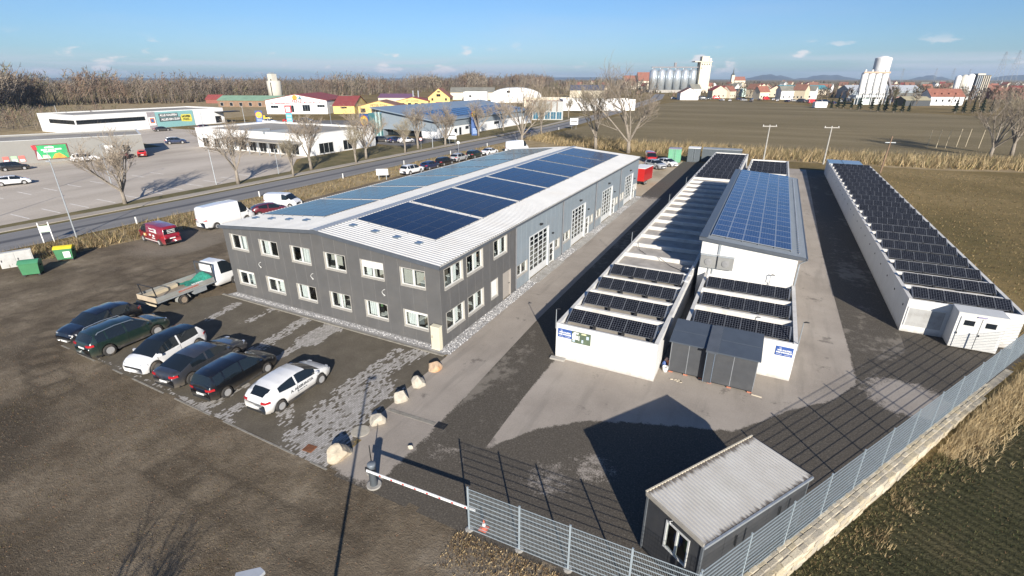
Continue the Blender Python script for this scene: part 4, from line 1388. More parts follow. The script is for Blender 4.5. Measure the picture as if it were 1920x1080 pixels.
metal_shed('dark grey metal shed on brick blocks, the wider right one with porch strip', (15.14, 3.18, 0), 2.26, 2.15, 2.06, 2.44)
tk = thing('shed_link', 'narrow dark link panel between the two grey sheds', 'panel', (14.92, 3.02, 0))
MB().box(0.02, 0.40, 0.0, 0.04, 0.14, 2.05).build('panel', M_SHED, tk)
for x in (0.0, 0.40):
    MB().box(x - 0.015, x + 0.02, -0.02, 0.045, 0.14, 2.06).build('trim', mat('trim_blue', (0.12, 0.15, 0.19), 0.4), tk)
MB().prism([(-0.25, 2.08), (2.2, 2.50), (2.2, 2.58), (-0.25, 2.20)], -0.06, 0.52, 'x').build('cover', mat('slate_cover', (0.075, 0.085, 0.10), 0.4), tk)
wb = thing('bucket', 'white plastic bucket by the left garage corner', 'bucket', (12.86, 3.35, 0.01))
MB().lathe([(0.13, 0), (0.16, 0.32), (0.145, 0.32), (0.12, 0.03)], n=14).build('pail', M_SWHITE, wb, smooth=True)
MB().tube([(-0.16, 0, 0.30), (-0.1, 0, 0.40), (0.1, 0, 0.40), (0.16, 0, 0.30)], 0.008, 4).build('handle', M_GALV, wb)
for lab, x, y, c in (('blue jerrycan in the gap between the garages', 12.74, 3.75, (0.05, 0.10, 0.28)), ('orange bag in the gap between the garages', 12.92, 3.9, (0.45, 0.16, 0.08)), ('pale pink sack in the gap between the garages', 12.8, 4.2, (0.5, 0.36, 0.34))):
    b = MB().lathe([(0.10, 0), (0.15, 0.08), (0.14, 0.3), (0.06, 0.42), (0.02, 0.44)], n=9)
    tag(b.build('sack' if 'can' not in lab else 'jerrycan', mat('c_%d' % int(c[0] * 1000), c, 0.6), None, True, (x, y, 0.01)), lab, 'container' if 'can' in lab else 'bag')
rub = random.Random(9)
for i in range(6):
    o = MB().box(-0.08, 0.08, -0.04, 0.04, 0, 0.03).build('wood_scrap', mat('scrap_wood', (0.5, 0.44, 0.34), 0.8), None, loc=(13.6 + rub.uniform(-0.35, 0.35), 2.75 + rub.uniform(-0.12, 0.12), 0.012), rot=(0, 0, rub.uniform(0, 3)))
    tag(o, 'pale wood scrap on the asphalt before the left dark shed', 'scrap', 'wood scraps before the shed')
tag(MB().box(-0.25, 0.25, -0.03, 0.03, 0.012, 0.06).build('timber_batten', mat('scrap_wood', (0.5, 0.44, 0.34)), None, loc=(17.65, 3.05, 0), rot=(0, 0, -0.1)), 'short pale batten on the asphalt beside the right dark shed', 'batten')

# ================================================================== office container by the fence
oc = thing('office_container', 'dark grey office container with weathered corrugated roof at the fence corner', 'container', (14.40, -8.86, 0), R(-32.7))
OW, OLn, OH = 2.29, 5.48, 2.46
M_OC = mat('container_grey', (0.040, 0.042, 0.046), 0.5, var=0.12, dirt=((0.075, 0.072, 0.068), 0.4, 1.4))
def flat_panels(parent, p0, rz, L, n, z0, z1, m, hole=None):
    for i in range(n):
        a, b_ = L * i / n + 0.006, L * (i + 1) / n - 0.006
        if hole and hole[0] < b_ and hole[1] > a:
            q = [(a, b_, z0, hole[2]), (a, b_, hole[3], z1)]
            if hole[0] > a + 0.01: q.append((a, hole[0], hole[2], hole[3]))
            if hole[1] < b_ - 0.01: q.append((hole[1], b_, hole[2], hole[3]))
            for (u0, u1, w0, w1) in q:
                MB().box(u0, u1, 0, 0.05, w0 + 0.001, w1 - 0.001).build('wall_panel', m, parent, loc=p0, rot=(0, 0, rz))
        else:
            MB().box(a, b_, 0, 0.05, z0, z1).build('wall_panel', m, parent, loc=p0, rot=(0, 0, rz))
flat_panels(oc, (0, 0, 0), 0, OW, 2, 0.1, OH, M_OC, (0.88, 1.84, 1.02, 2.18))
flat_panels(oc, (OW, 0, 0), PI / 2, OLn, 5, 0.1, OH, M_OC)
flat_panels(oc, (OW, OLn, 0), PI, OW, 2, 0.1, OH, M_OC)
flat_panels(oc, (0, OLn, 0), -PI / 2, OLn, 5, 0.1, OH, M_OC)
for x, y in ((0, 0), (OW, 0), (OW, OLn), (0, OLn)):
    MB().box(x - 0.035, x + 0.035, y - 0.035, y + 0.035, 0.02, OH + 0.02).build('corner_post', mat('post_grey', (0.10, 0.11, 0.12), 0.4), oc)
MB().box(-0.02, OW + 0.02, -0.02, OLn + 0.02, 0.02, 0.10).build('base_frame', M_BLACK, oc)
MB().box(0.1, OW - 0.1, 0.1, OLn - 0.1, 0.1, 0.14).build('floor', M_FLOORI, oc)
MB().box(0.1, OW - 0.1, 2.2, 2.25, 0.14, OH - 0.1).build('inner_partition', M_INNER, oc)
def roof_rust(name='weathered_roof'):
    m, t, b = newmat(name)
    co = node(t, 'ShaderNodeTexCoord')
    s = node(t, 'ShaderNodeSeparateXYZ')
    t.links.new(co.outputs['Object'], s.inputs[0])
    v = vec(t, 'Object', (0.6, 3.0, 1))
    f = noisef(t, v, 2.4, 6, 0.65)
    f2 = noisef(t, vec(t, 'Object'), 1.3, 5, 0.6)
    d = mth(t, 'MINIMUM', s.outputs['X'], mth(t, 'SUBTRACT', OW + 0.1, s.outputs['X']))
    st = sstep(t, mth(t, 'SUBTRACT', mth(t, 'MULTIPLY', f, 0.62), d), 0.10, 0.30)
    c = ramp(t, f2, [(0.3, (0.40, 0.385, 0.355)), (0.7, (0.47, 0.46, 0.435))])
    c = mixc(t, mth(t, 'MULTIPLY', st, 0.9), c, (0.075, 0.06, 0.05))
    t.links.new(c, b.inputs['Base Color'])
    b.inputs['Roughness'].default_value = 0.6
    return m
b = ribbed(-0.04, OH + 0.10, OW + 0.05, OH + 0.05, -0.05, OLn + 0.05, 0.137, 0.04)
b.build('roof_sheet', roof_rust(), oc)
MB().box(-0.08, -0.03, -0.07, OLn + 0.07, OH + 0.02, OH + 0.17).build('roof_trim', mat('trim_beige', (0.42, 0.38, 0.30), 0.6, var=0.15, scale=3), oc)
MB().box(-0.03, OW + 0.06, -0.09, -0.05, OH + 0.0, OH + 0.15).build('roof_trim', mat('trim_beige2', (0.34, 0.31, 0.26), 0.6, var=0.2, scale=3), oc)
MB().box(OW + 0.055, OW + 0.12, -0.09, OLn + 0.07, OH - 0.03, OH + 0.06).build('gutter', M_GALV, oc)
MB().box(-0.03, OW + 0.05, OLn + 0.05, OLn + 0.09, OH - 0.02, OH + 0.12).build('roof_trim', M_BLACK, oc)
w_ = MB()
for (x0, x1, z0, z1) in ((0.88, 0.94, 1.02, 2.18), (1.78, 1.84, 1.02, 2.18), (0.94, 1.78, 1.02, 1.08), (0.94, 1.78, 2.12, 2.18), (1.33, 1.39, 1.08, 2.12)):
    w_.box(x0, x1, -0.03, 0.06, z0, z1)
w_ = w_.build('window', M_WHITE, oc)
for (x0, x1) in ((0.94, 1.33), (1.39, 1.78)):
    MB().box(x0, x1, 0.0, 0.02, 1.08, 2.12).build('pane', M_GLASS, w_)
for x0, x1, z0, z1, c in ((1.0, 1.25, 1.1, 1.5, (0.05, 0.09, 0.25)), (1.02, 1.18, 1.55, 1.95, (0.30, 0.08, 0.05)), (1.45, 1.72, 1.1, 1.6, (0.06, 0.14, 0.05)), (1.42, 1.6, 1.65, 2.0, (0.35, 0.33, 0.3))):
    MB().box(x0, x1, 0.35, 0.5, z0, z1).build('shelf_item', mat('shelf_%d' % int(c[0] * 100 + c[2] * 1000), c, 0.7), w_)
MB().tube([(1.12, -0.03, 2.35), (1.05, -0.07, 2.30), (1.08, -0.06, 2.2)], 0.01, 4).build('cable', M_SWHITE, oc)
for y in (1.6, 3.9):
    MB().box(OW + 0.052, OW + 0.07, y, y + 0.06, 1.5, 1.95).build('bracket', M_BLACK, oc)

# ================================================================== mesh fence and retaining wall
M_ROD = mat('fence_wire', (0.30, 0.35, 0.38), 0.5, metal=0.25, var=0.1)
def mat_panel(w, h):
    """double-rod mesh panel: upright rods 5 cm apart, doubled cross rods 20 cm apart"""
    b = MB()
    n = int(w / 0.05)
    for i in range(n + 1):
        x = w * i / n
        b.tube([(x, 0, 0), (x, 0, h)], 0.0035, 3, 0, False)
    for j in range(11):
        z = 0.02 + (h - 0.04) * j / 10
        for y in (-0.009, 0.009):
            b.tube([(0, y, z), (w, y, z)], 0.0065, 4, 0, False)
    return b.mesh('mesh_panel', M_ROD)
POST = MB().box(-0.03, 0.03, -0.02, 0.02, -0.3, 2.05)
POST.box(-0.034, 0.034, -0.024, 0.024, 2.05, 2.06)
POST = POST.mesh('post', M_ROD)
FOOT = MB().lathe([(0.16, -0.2), (0.16, 0.03), (0.1, 0.05)], n=9).mesh('footing', M_CONC)
def fence(label, pts, foot=False):
    a0 = pts[0]
    ang = math.atan2(pts[1][1] - a0[1], pts[1][0] - a0[0])
    t = thing('mesh_fence', label, 'fence', (a0[0], a0[1], 0), ang)
    meshes = {}
    u = 0.0
    for i, p in enumerate(pts):
        q = Vector((p[0] - a0[0], p[1] - a0[1]))
        u = q.length
        obj('post', POST, t, (u, 0, 0))
        if foot:
            obj('footing', FOOT, t, (u, 0, 0))
        if i + 1 < len(pts):
            w = (Vector(pts[i + 1]) - Vector(p)).length
            k = round(w, 2)
            if k not in meshes:
                meshes[k] = mat_panel(w - 0.07, 1.96)
            obj('mesh_panel', meshes[k], t, (u + 0.035, -0.012, 0.04))
    return t
FP = [(8.53, -10.965), (10.56, -10.91), (12.38, -10.86), (14.41, -10.80), (16.40, -10.75)]
fence('grey wire mesh fence running from the barrier to the corner container', FP, True)
SP = 2.432
fence('long grey wire mesh fence on the stone wall along the field', [(16.42 + 0.515 * SP * k, -10.62 + 0.857 * SP * k) for k in range(15)])

M_STONE = [mat('sandstone_a', (0.42, 0.36, 0.25), 0.9, var=0.25, scale=5, bmp=0.6), mat('sandstone_b', (0.50, 0.44, 0.33), 0.9, var=0.22, scale=5, bmp=0.6), mat('sandstone_c', (0.36, 0.32, 0.25), 0.9, var=0.25, scale=5, bmp=0.6)]
rs = random.Random(21)
def rough_block():
    b = bmesh.new()
    bmesh.ops.create_cube(b, size=1.0)
    bmesh.ops.bevel(b, geom=b.edges[:], offset=0.09, segments=1, affect='EDGES')
    for v in b.verts:
        v.co += Vector((rs.uniform(-1, 1), rs.uniform(-1, 1), rs.uniform(-1, 1))) * 0.055
        v.co.x += 0.5
        v.co.y += 0.5
        v.co.z += 0.5
    bmesh.ops.triangulate(b, faces=b.faces[:])
    return b
BLOCKS = []
for i in range(9):
    b = rough_block()
    me = bpy.data.meshes.new('stone')
    b.to_mesh(me)
    b.free()
    me.materials.append(M_STONE[i % 3])
    BLOCKS.append(me)
rwall = thing('retaining_wall', 'rough pale sandstone retaining wall under the long fence beside the field', 'wall', (CS.x, CS.y, 0), math.atan2(ES.y, ES.x))
# local frame: x along the fence, -y outwards to the field
MB().box(-3, 27, -0.40, -0.06, -1.0, 0.02).build('core', M_STONE[2], rwall)
zc = 0.03
for row, (h0, h1) in enumerate(((-0.20, 0.035), (-0.42, -0.20), (-0.64, -0.42), (-0.86, -0.64))):
    s = -2.5 + rs.uniform(0, 0.3)
    while s < 22:
        w = rs.uniform(0.34, 0.62)
        gz = field_z(s, 1.0)
        if h1 > gz + 0.02:
            o = obj('stone', rs.choice(BLOCKS), rwall, (s, -0.52 - rs.uniform(0, 0.05), h0 + rs.uniform(-0.01, 0.01)))
            o.scale = (w - 0.015, rs.uniform(0.17, 0.24), (h1 - h0) - 0.012)
        s += w
s = -2.5
while s < 24:
    w = rs.uniform(0.26, 0.46)
    for y0 in (-0.32, -0.14):
        o = obj('cap_stone', rs.choice(BLOCKS), rwall, (s + rs.uniform(0, 0.05), y0, -0.06))
        o.scale = (w - 0.02, 0.165, rs.uniform(0.10, 0.13))
    s += w

# ================================================================== entrance: barrier, boulders, covers
br = thing('boom_barrier', 'grey boom barrier post with red-dotted white arm across the entrance', 'barrier', (3.90, -10.86, 0.0), R(2.6))
MB().lathe([(0.30, 0.0), (0.30, 0.06), (0.28, 0.07)], n=20).build('base', M_CONC, br)
hs = MB().lathe([(0.155, 0.07), (0.155, 1.02), (0.175, 1.03), (0.175, 1.14), (0.14, 1.17)], n=18)
hs.build('housing', mat('barrier_grey', (0.13, 0.15, 0.17), 0.45, var=0.1), br, True)
MB().box(-0.17, 0.02, -0.20, -0.15, 0.85, 1.05).build('bracket', M_BLACK, br)
MB().box(-0.08, 4.85, -0.245, -0.205, 0.90, 1.0).build('boom', M_SWHITE, br)
for k in range(8):
    x = 0.55 + 0.55 * k
    MB().box(x, x + 0.09, -0.252, -0.198, 0.915, 0.975).build('reflector', mat('red_reflector', (0.45, 0.03, 0.03), 0.4), br)
tag(MB().tube([(0, 0, 0.0), (0, 0, 1.35)], 0.022, 6).build('thin_pole', M_BLACK, None, loc=(3.28, -10.25, 0)), 'thin black pole standing beside the barrier housing', 'pole')
tag(MB().lathe([(0.20, 0.008), (0.20, 0.05), (0.13, 0.05), (0.13, 0.02)], n=16).build('concrete_ring', M_CONC, None, loc=(3.30, -10.35, 0)), 'pale concrete ring on the ground beside the barrier housing', 'ring')
cn = thing('traffic_cone', 'small orange and white traffic cone behind the first fence panel', 'cone', (9.0, -10.70, 0.01))
MB().box(-0.15, 0.15, -0.15, 0.15, 0, 0.03).build('base', mat('cone_orange', (0.55, 0.10, 0.04), 0.5), cn)
MB().lathe([(0.11, 0.03), (0.075, 0.18)], n=12).build('cone_lower', MATS['cone_orange'], cn)
MB().lathe([(0.075, 0.18), (0.05, 0.30)], n=12).build('white_band', M_SWHITE, cn)
MB().lathe([(0.05, 0.30), (0.025, 0.44)], n=12).build('cone_tip', MATS['cone_orange'], cn)

def boulder(label, loc, size, seed, m, rz):
    b = bmesh.new()
    bmesh.ops.create_icosphere(b, subdivisions=3, radius=1.0)
    r_ = random.Random(seed)
    planes = [(Vector((r_.uniform(-1, 1), r_.uniform(-1, 1), r_.uniform(-0.6, 1))).normalized(), r_.uniform(0.55, 0.82)) for _ in range(11)]
    for v in b.verts:
        for n_, d in planes:
            k = v.co.dot(n_) - d
            if k > 0:
                v.co -= n_ * k
        v.co += v.co.normalized() * 0.05 * noise.noise(v.co * 3 + Vector((seed, 0, 0)))
        v.co.x *= size[0]
        v.co.y *= size[1]
        v.co.z = max(v.co.z, -0.45) * size[2]
    zmin = min(v.co.z for v in b.verts)
    for v in b.verts:
        v.co.z -= zmin + 0.03
    me = bpy.data.meshes.new('boulder')
    b.to_mesh(me)
    b.free()
    me.materials.append(m)
    o = obj('boulder', me, None, loc, (0, 0, rz))
    return tag(o, label, 'boulder', 'boulders along the paved parking')
M_B1 = mat('boulder_cream', (0.40, 0.365, 0.30), 0.9, var=0.25, scale=3, bmp=0.7, dirt=((0.25, 0.20, 0.14), 0.5, 2.5))
M_B2 = mat('boulder_ochre', (0.38, 0.33, 0.25), 0.9, var=0.3, scale=3, bmp=0.7, dirt=((0.34, 0.23, 0.13), 0.6, 1.2))
M_B3 = mat('boulder_orange', (0.45, 0.33, 0.22), 0.9, var=0.25, scale=3, bmp=0.7, dirt=((0.48, 0.20, 0.06), 0.9, 0.9))
boulder('largest ochre boulder beside the barrier, nearest the camera', (1.42, -10.25, 0), (0.68, 0.48, 0.50), 3, M_B2, 0.9)
boulder('cream boulder just past the round manhole cover', (1.25, -7.60, 0), (0.48, 0.40, 0.48), 12, M_B1, 0.5)
boulder('cream boulder by the concrete drain strip', (1.12, -5.62, 0), (0.48, 0.40, 0.48), 8, M_B1, 1.2)
boulder('rounded cream boulder, fourth from the barrier', (1.18, -4.15, 0), (0.45, 0.40, 0.46), 5, M_B1, 0.2)
boulder('orange-sided boulder nearest the workshop corner', (1.02, -2.35, 0), (0.46, 0.40, 0.45), 17, M_B3, 1.0)
boulder('fist-sized tan rock lying alone on the driveway', (3.83, -8.37, 0), (0.15, 0.13, 0.14), 19, M_B1, 0.3)['group'] = 'loose rocks'
tag(MB().lathe([(0.44, 0.008), (0.44, 0.03), (0.40, 0.034)], n=28).build('manhole_cover', mat('cover_concrete', (0.36, 0.33, 0.27), 0.9, var=0.15, scale=4), None, loc=(1.02, -8.50, 0)), 'round pale concrete manhole cover between two boulders', 'manhole cover')
ds = thing('drain_channel', 'pale concrete drain strip across the driveway ending at grate', 'drain', (1.10, -6.57, 0.006), R(2.2))
for k in range(6):
    MB().box(0.46 * k, 0.46 * k + 0.45, -0.11, 0.11, 0, 0.02).build('drain_slab', M_KERB, ds)
gr = MB()
for k in range(7):
    gr.box(2.86 + 0.07 * k, 2.86 + 0.07 * k + 0.045, -0.20, 0.22, 0.0, 0.022)
gr.box(2.83, 2.86, -0.22, 0.24, 0, 0.024)
gr.box(3.34, 3.37, -0.22, 0.24, 0, 0.024)
gr.build('grate', M_BLACK, ds)
gg = thing('gully_grate', 'square rusty gully grate in the pavers near the big boulder', 'grate', (-0.20, -10.45, 0.012), 0.1)
MB().box(-0.26, 0.26, -0.22, 0.22, 0, 0.012).build('frame', mat('rust', (0.20, 0.075, 0.03), 0.9, var=0.3, scale=6), gg)
for k in range(5):
    MB().box(-0.21 + 0.085 * k, -0.21 + 0.085 * k + 0.05, -0.18, 0.18, 0.012, 0.02).build('bar', mat('rust_dark', (0.12, 0.05, 0.025), 0.9, var=0.3, scale=6), gg)
# street lamp by the entrance (its head shows at the bottom edge) and another to the left
def street_lamp(label, loc, h, rz, arm=0.9, group='street lamps'):
    t = thing('street_lamp', label, 'street lamp', loc, rz, group)
    MB().tube([(0, 0, 0), (0, 0, h * 0.5), (0, 0, h)], [0.075, 0.06, 0.045], 8).build('pole', M_GALV, t)
    if arm:
        MB().tube([(0, 0, h - 0.02), (arm * 0.5, 0, h + 0.05), (arm, 0, h + 0.05)], 0.03, 6).build('arm', M_GALV, t)
    hd = MB()
    hd.prism([(arm - 0.05, -0.09), (arm + 0.36, -0.11), (arm + 0.46, 0), (arm + 0.36, 0.11), (arm - 0.05, 0.09)], h + 0.03, h + 0.10)
    hd.build('lamp_head', mat('lamp_silver', (0.50, 0.52, 0.54), 0.35, metal=0.3), t)
    return t
street_lamp('silver street lamp whose head peeks in at the bottom edge', (8.75, -19.0, 0), 7.0, R(40), 0.02)
street_lamp('tall galvanised street lamp on the verge by the green bins', (-47.7, 2.1, 0), 7.75, R(180), 0.3)

# ================================================================== vehicles
M_TYRE = mat('tyre', (0.022, 0.021, 0.020), 0.85, var=0.2, dirt=((0.16, 0.13, 0.10), 0.6, 2.0))
M_RIM = mat('rim_silver', (0.34, 0.34, 0.34), 0.35, metal=0.15, var=0.1, dirt=((0.22, 0.17, 0.12), 0.5, 3.0))
M_RIMD = mat('rim_dark', (0.14, 0.14, 0.14), 0.4, metal=0.2, var=0.1)
M_TAIL = mat('tail_red', (0.35, 0.015, 0.02), 0.15, var=0.2)
M_HEAD = mat('head_lamp', (0.55, 0.57, 0.60), 0.1, metal=0.4, var=0.1)
M_PLATE = mat('number_plate', (0.62, 0.62, 0.60), 0.5)
M_UNDER = mat('underbody', (0.012, 0.012, 0.012), 0.9)
_wheel = {}
def wheel_meshes(r, w, rim):
    k = (r, w, rim.name)
    if k not in _wheel:
        a, b = MB(), MB()
        a.lathe([(r * 0.62, -w / 2), (r * 0.94, -w / 2), (r, -w * 0.36), (r, w * 0.36), (r * 0.94, w / 2), (r * 0.62, w / 2)], n=22, cap=False)
        b.lathe([(r * 0.64, w / 2 - 0.02), (r * 0.58, w / 2 - 0.045), (r * 0.1, w / 2 - 0.05)], n=22, mi=1)
        for s in range(5):
            t0 = 2 * PI * s / 5
            c, d = math.cos(t0), math.sin(t0)
            p = [(-0.055, 0.03), (0.055, 0.03), (0.038, r * 0.61), (-0.038, r * 0.61)]
            b.prism([(x * c - y * d, x * d + y * c) for x, y in p], w / 2 - 0.035, w / 2 - 0.008)
        b.lathe([(r * 0.17, w / 2 - 0.03), (r * 0.15, w / 2 - 0.002), (0.01, w / 2)], n=10)
        b.lathe([(r * 0.64, w / 2 - 0.015), (r * 0.66, w / 2), (r * 0.58, w / 2 - 0.002)], n=22)
        _wheel[k] = (a.mesh('tyre', M_TYRE, True), b.mesh('rim', [rim, M_UNDER]))
    return _wheel[k]
def add_wheel(parent, x, y, r, w, rim):
    ty, ri = wheel_meshes(r, w, rim)
    sgn = 1 if y > 0 else -1
    o = obj('wheel', ty, parent, (x, y, r), (-sgn * PI / 2, 0, 0))
    obj('rim', ri, o)
    return o
def lerp_tab(tab, x):
    return interp(tab, x)
def section(spec, x):
    """half cross-section of the bodywork at station x: (has greenhouse, seven (y, z) points)"""
    L, W = spec['L'], spec['W']
    r = spec['r']
    ra = r + 0.055
    zt = interp(spec['top'], x)
    zb_ = interp(spec['belt'], x)
    e = abs(2 * x / L)
    w = W / 2 * (1 - 0.13 * e ** 4 - 0.08 * e ** 14)
    zb = spec.get('sill', 0.22) + (0.06 * max(0, e - 0.9) / 0.1)
    for xw in spec['wheels']:
        d = abs(x - xw)
        if d < ra:
            zb = max(zb, r + math.sqrt(ra * ra - d * d))
    z1 = max(zb + 0.03, min(0.42, zb_ - 0.3))
    z2 = max(z1 + 0.05, 0.66 * zb_)
    gh = zt > zb_ + 0.08
    if gh:
        k = zt - zb_
        tum = spec.get('tumble', 0.34)
        p = [(0.93 * w, zb), (0.99 * w, z1), (w, z2), (0.965 * w, zb_), (max(0.965 * w - tum * k, 0.55 * w), zt - 0.055), (0.62 * w, zt - 0.012), (0, zt + 0.012)]
    else:
        z3 = max(z2 + 0.02, zt - 0.055)
        p = [(0.93 * w, zb), (0.99 * w, z1), (w, z2), (0.965 * w, z3), (0.88 * w, max(z3 + 0.01, zt - 0.012)), (0.55 * w, max(z3 + 0.015, zt)), (0, max(z3 + 0.02, zt + 0.012))]
    return gh, p
def loft_car(spec, body, glass):
    """lofted bodywork; returns {part: mesh}"""
    L, W = spec['L'], spec['W']
    top, belt = spec['top'], spec['belt']
    xr, xf = spec['wheels']
    r = spec['r']
    ra = r + 0.055
    xs = set()
    n = 46
    for i in range(n + 1):
        xs.add(round(-L / 2 + L * i / n, 4))
    for tb in (top,):
        for x, _ in tb:
            xs.add(round(x, 4))
    for x in spec.get('cuts', []):
        xs.add(round(x, 4))
    xs = sorted(xs)
    xs = [x for i, x in enumerate(xs) if i == 0 or x - xs[i - 1] > 0.012]
    xs[-1] = L / 2
    rows = [(x,) + section(spec, x) for x in xs]
    parts = {}
    def add(part, quad):
        vs, idx, fs = parts.setdefault(part, ([], {}, []))
        f = []
        for key in quad:
            if key not in idx:
                i, j, s = key
                y, z = rows[i][2][j]
                idx[key] = len(vs)
                vs.append((rows[i][0], y * s, z))
            f.append(idx[key])
        fs.append(f)
    wsb, wst = spec['screen']
    rwt, rwb = spec.get('rear_glass', (None, None))
    for i in range(len(rows) - 1):
        xm = (rows[i][0] + rows[i + 1][0]) / 2
        gh = rows[i][1] and rows[i + 1][1]
        for j in range(6):
            part = 'body'
            if gh and j == 3:
                for a, b_ in spec['side_glass']:
                    if a <= xm <= b_:
                        part = 'side_window_%d' % spec['side_glass'].index((a, b_))
            if j >= 4 and wst <= xm <= wsb:
                part = 'windscreen'
            if rwt is not None and j >= spec.get('rear_j', 4) and rwb <= xm <= rwt:
                part = 'rear_window'
            if part == 'body' and j >= 4 and gh and spec.get('roof_glass') and wst > xm > (rwt if rwt is not None else -9):
                part = 'roof_panel'
            for s in (1, -1):
                pn = part + ('_l' if s > 0 else '_r') if part.startswith('side') else part
                q = [(i, j, s), (i + 1, j, s), (i + 1, j + 1, s), (i, j + 1, s)]
                if j + 1 == 6:
                    q = [(a, b_, 1 if b_ == 6 else c) for a, b_, c in q]
                add(pn, q if s < 0 else q[::-1])
    # end caps
    for i, rev in ((0, False), (len(rows) - 1, True)):
        for j in range(6):
            q = [(i, j, 1), (i, j + 1, 1), (i, j + 1, -1), (i, j, -1)]
            if j + 1 == 6:
                q = [(i, j, 1), (i, 6, 1), (i, j, -1)]
            add('body', q if not rev else q[::-1])
    out = {}
    for pn, (vs, idx, fs) in parts.items():
        nm = 'body' if pn == 'body' else ('side_window' if pn.startswith('side') else pn)
        me = bpy.data.meshes.new(nm)
        me.from_pydata(vs, [], fs)
        me.polygons.foreach_set('use_smooth', [True] * len(me.polygons))
        me.materials.append(body if pn == 'body' else glass)
        me.update()
        out[pn] = (nm, me)
    return out
def car(name, label, cat, loc, rz, spec, body, rim=None, group=None, mirrors=True):
    t = thing(name, label, cat, loc, rz, group)
    L, W, r = spec['L'], spec['W'], spec['r']
    for pn, (nm, me) in sorted(loft_car(spec, body, M_CARGLASS).items()):
        obj(nm, me, t)
    MB().box(-L / 2 + 0.25, L / 2 - 0.25, -W / 2 + 0.13, W / 2 - 0.13, 0.17, 0.68).build('underbody', M_UNDER, t)
    for x in spec['wheels']:
        for y in (-1, 1):
            add_wheel(t, x, y * (W / 2 - 0.115), r, 0.215, rim or M_RIM)
    hl = spec.get('lamp_z', 0.70)
    for y in (-1, 1):
        MB().prism([(L / 2 - 0.34, 0.02), (L / 2 - 0.09, -0.13), (L / 2 - 0.075, -0.30), (L / 2 - 0.18, -0.30)], hl - 0.06, hl + 0.055, M=Matrix.Translation((0, y * (W / 2 - 0.02) * 0.93, 0)) @ Matrix.Scale(y, 4, (0, 1, 0))).build('headlight', M_HEAD, t)
        tz = spec.get('tail_z', 0.85)
        MB().prism([(-L / 2 + 0.26, 0.035), (-L / 2 + 0.02, -0.10), (-L / 2 - 0.012, -0.34), (-L / 2 + 0.16, -0.34)], tz - 0.06, tz + 0.06, M=Matrix.Translation((0, y * (W / 2 - 0.02) * 0.93, 0)) @ Matrix.Scale(y, 4, (0, 1, 0))).build('tail_light', M_TAIL, t)
        if mirrors:
            mx = spec['screen'][0] - 0.38
            zb = interp(spec['belt'], mx)
            MB().prism([(mx - 0.02, 0.0), (mx + 0.13, 0.01), (mx + 0.10, 0.17), (mx - 0.03, 0.20)], zb + 0.0, zb + 0.13, M=Matrix.Translation((0, y * (W / 2 - 0.05), 0)) @ Matrix.Scale(y, 4, (0, 1, 0))).build('mirror', body, t)
    MB().box(-L / 2 - 0.02, -L / 2 + 0.03, -0.26, 0.26, spec.get('plate_z', 0.50), spec.get('plate_z', 0.50) + 0.11).build('number_plate', M_PLATE, t)
    MB().box(L / 2 - 0.03, L / 2 + 0.018, -0.26, 0.26, 0.36, 0.47).build('number_plate', M_PLATE, t)
    MB().box(L / 2 - 0.03, L / 2 + 0.012, -0.55, 0.55, 0.52, 0.62).build('grille', M_BLACK, t)
    ds_, sk_ = MB(), MB()
    doors = []
    for a, b_ in spec['side_glass']:
        doors += [a - 0.05, b_ + 0.05]
    doors = sorted(set(round(d, 2) for d in doors if abs(d - spec['wheels'][0]) > r + 0.07))
    for s_ in (-1, 1):
        for x in doors:
            g0, p0 = section(spec, x)
            for j_ in range(1, 3):
                (ya, za), (yb, zb2) = p0[j_], p0[j_ + 1]
                ds_.quad((x - 0.009, s_ * (ya + 0.006), za), (x + 0.009, s_ * (ya + 0.006), za), (x + 0.009, s_ * (yb + 0.006), zb2), (x - 0.009, s_ * (yb + 0.006), zb2))
        for a, b_ in spec['side_glass'][-2:]:
            g0, p0 = section(spec, a + 0.16)
            zz = p0[3][1] - 0.10
            MB().box(a + 0.06, a + 0.24, s_ * (p0[3][0] + 0.004), s_ * (p0[3][0] + 0.035), zz, zz + 0.03).build('door_handle', body, t)
        xa, xb = spec['wheels'][0] + r + 0.08, spec['wheels'][1] - r - 0.08
        if xb > xa:
            ya = section(spec, 0)[1]
            sk_.box(xa, xb, s_ * (ya[0][0] - 0.02), s_ * (ya[1][0] + 0.008), ya[0][1] - 0.02, ya[0][1] + 0.10)
    ds_.build('door_gap', M_UNDER, t)
    if sk_.v:
        sk_.build('sill_trim', mat('black_trim', (0.03, 0.03, 0.03), 0.7, dirt=((0.16, 0.13, 0.10), 0.5, 2)), t)
    MB().box(-L / 2 - 0.008, -L / 2 + 0.05, -W / 2 + 0.25, W / 2 - 0.25, 0.26, 0.40).build('rear_valance', M_UNDER, t)
    if spec.get('rails'):
        for y in (-1, 1):
            yy = y * (W / 2 - 0.24)
            x0, x1 = spec['rails']
            MB().tube([(x0, yy, interp(spec['top'], x0) - 0.06), (x0 + 0.12, yy, interp(spec['top'], x0 + 0.12) + 0.02), ((x0 + x1) / 2, yy, interp(spec['top'], (x0 + x1) / 2) + 0.02), (x1 - 0.12, yy, interp(spec['top'], x1 - 0.12) + 0.01), (x1, yy, interp(spec['top'], x1) - 0.06)], 0.018, 5).build('roof_rail', M_ALU, t)
    return t
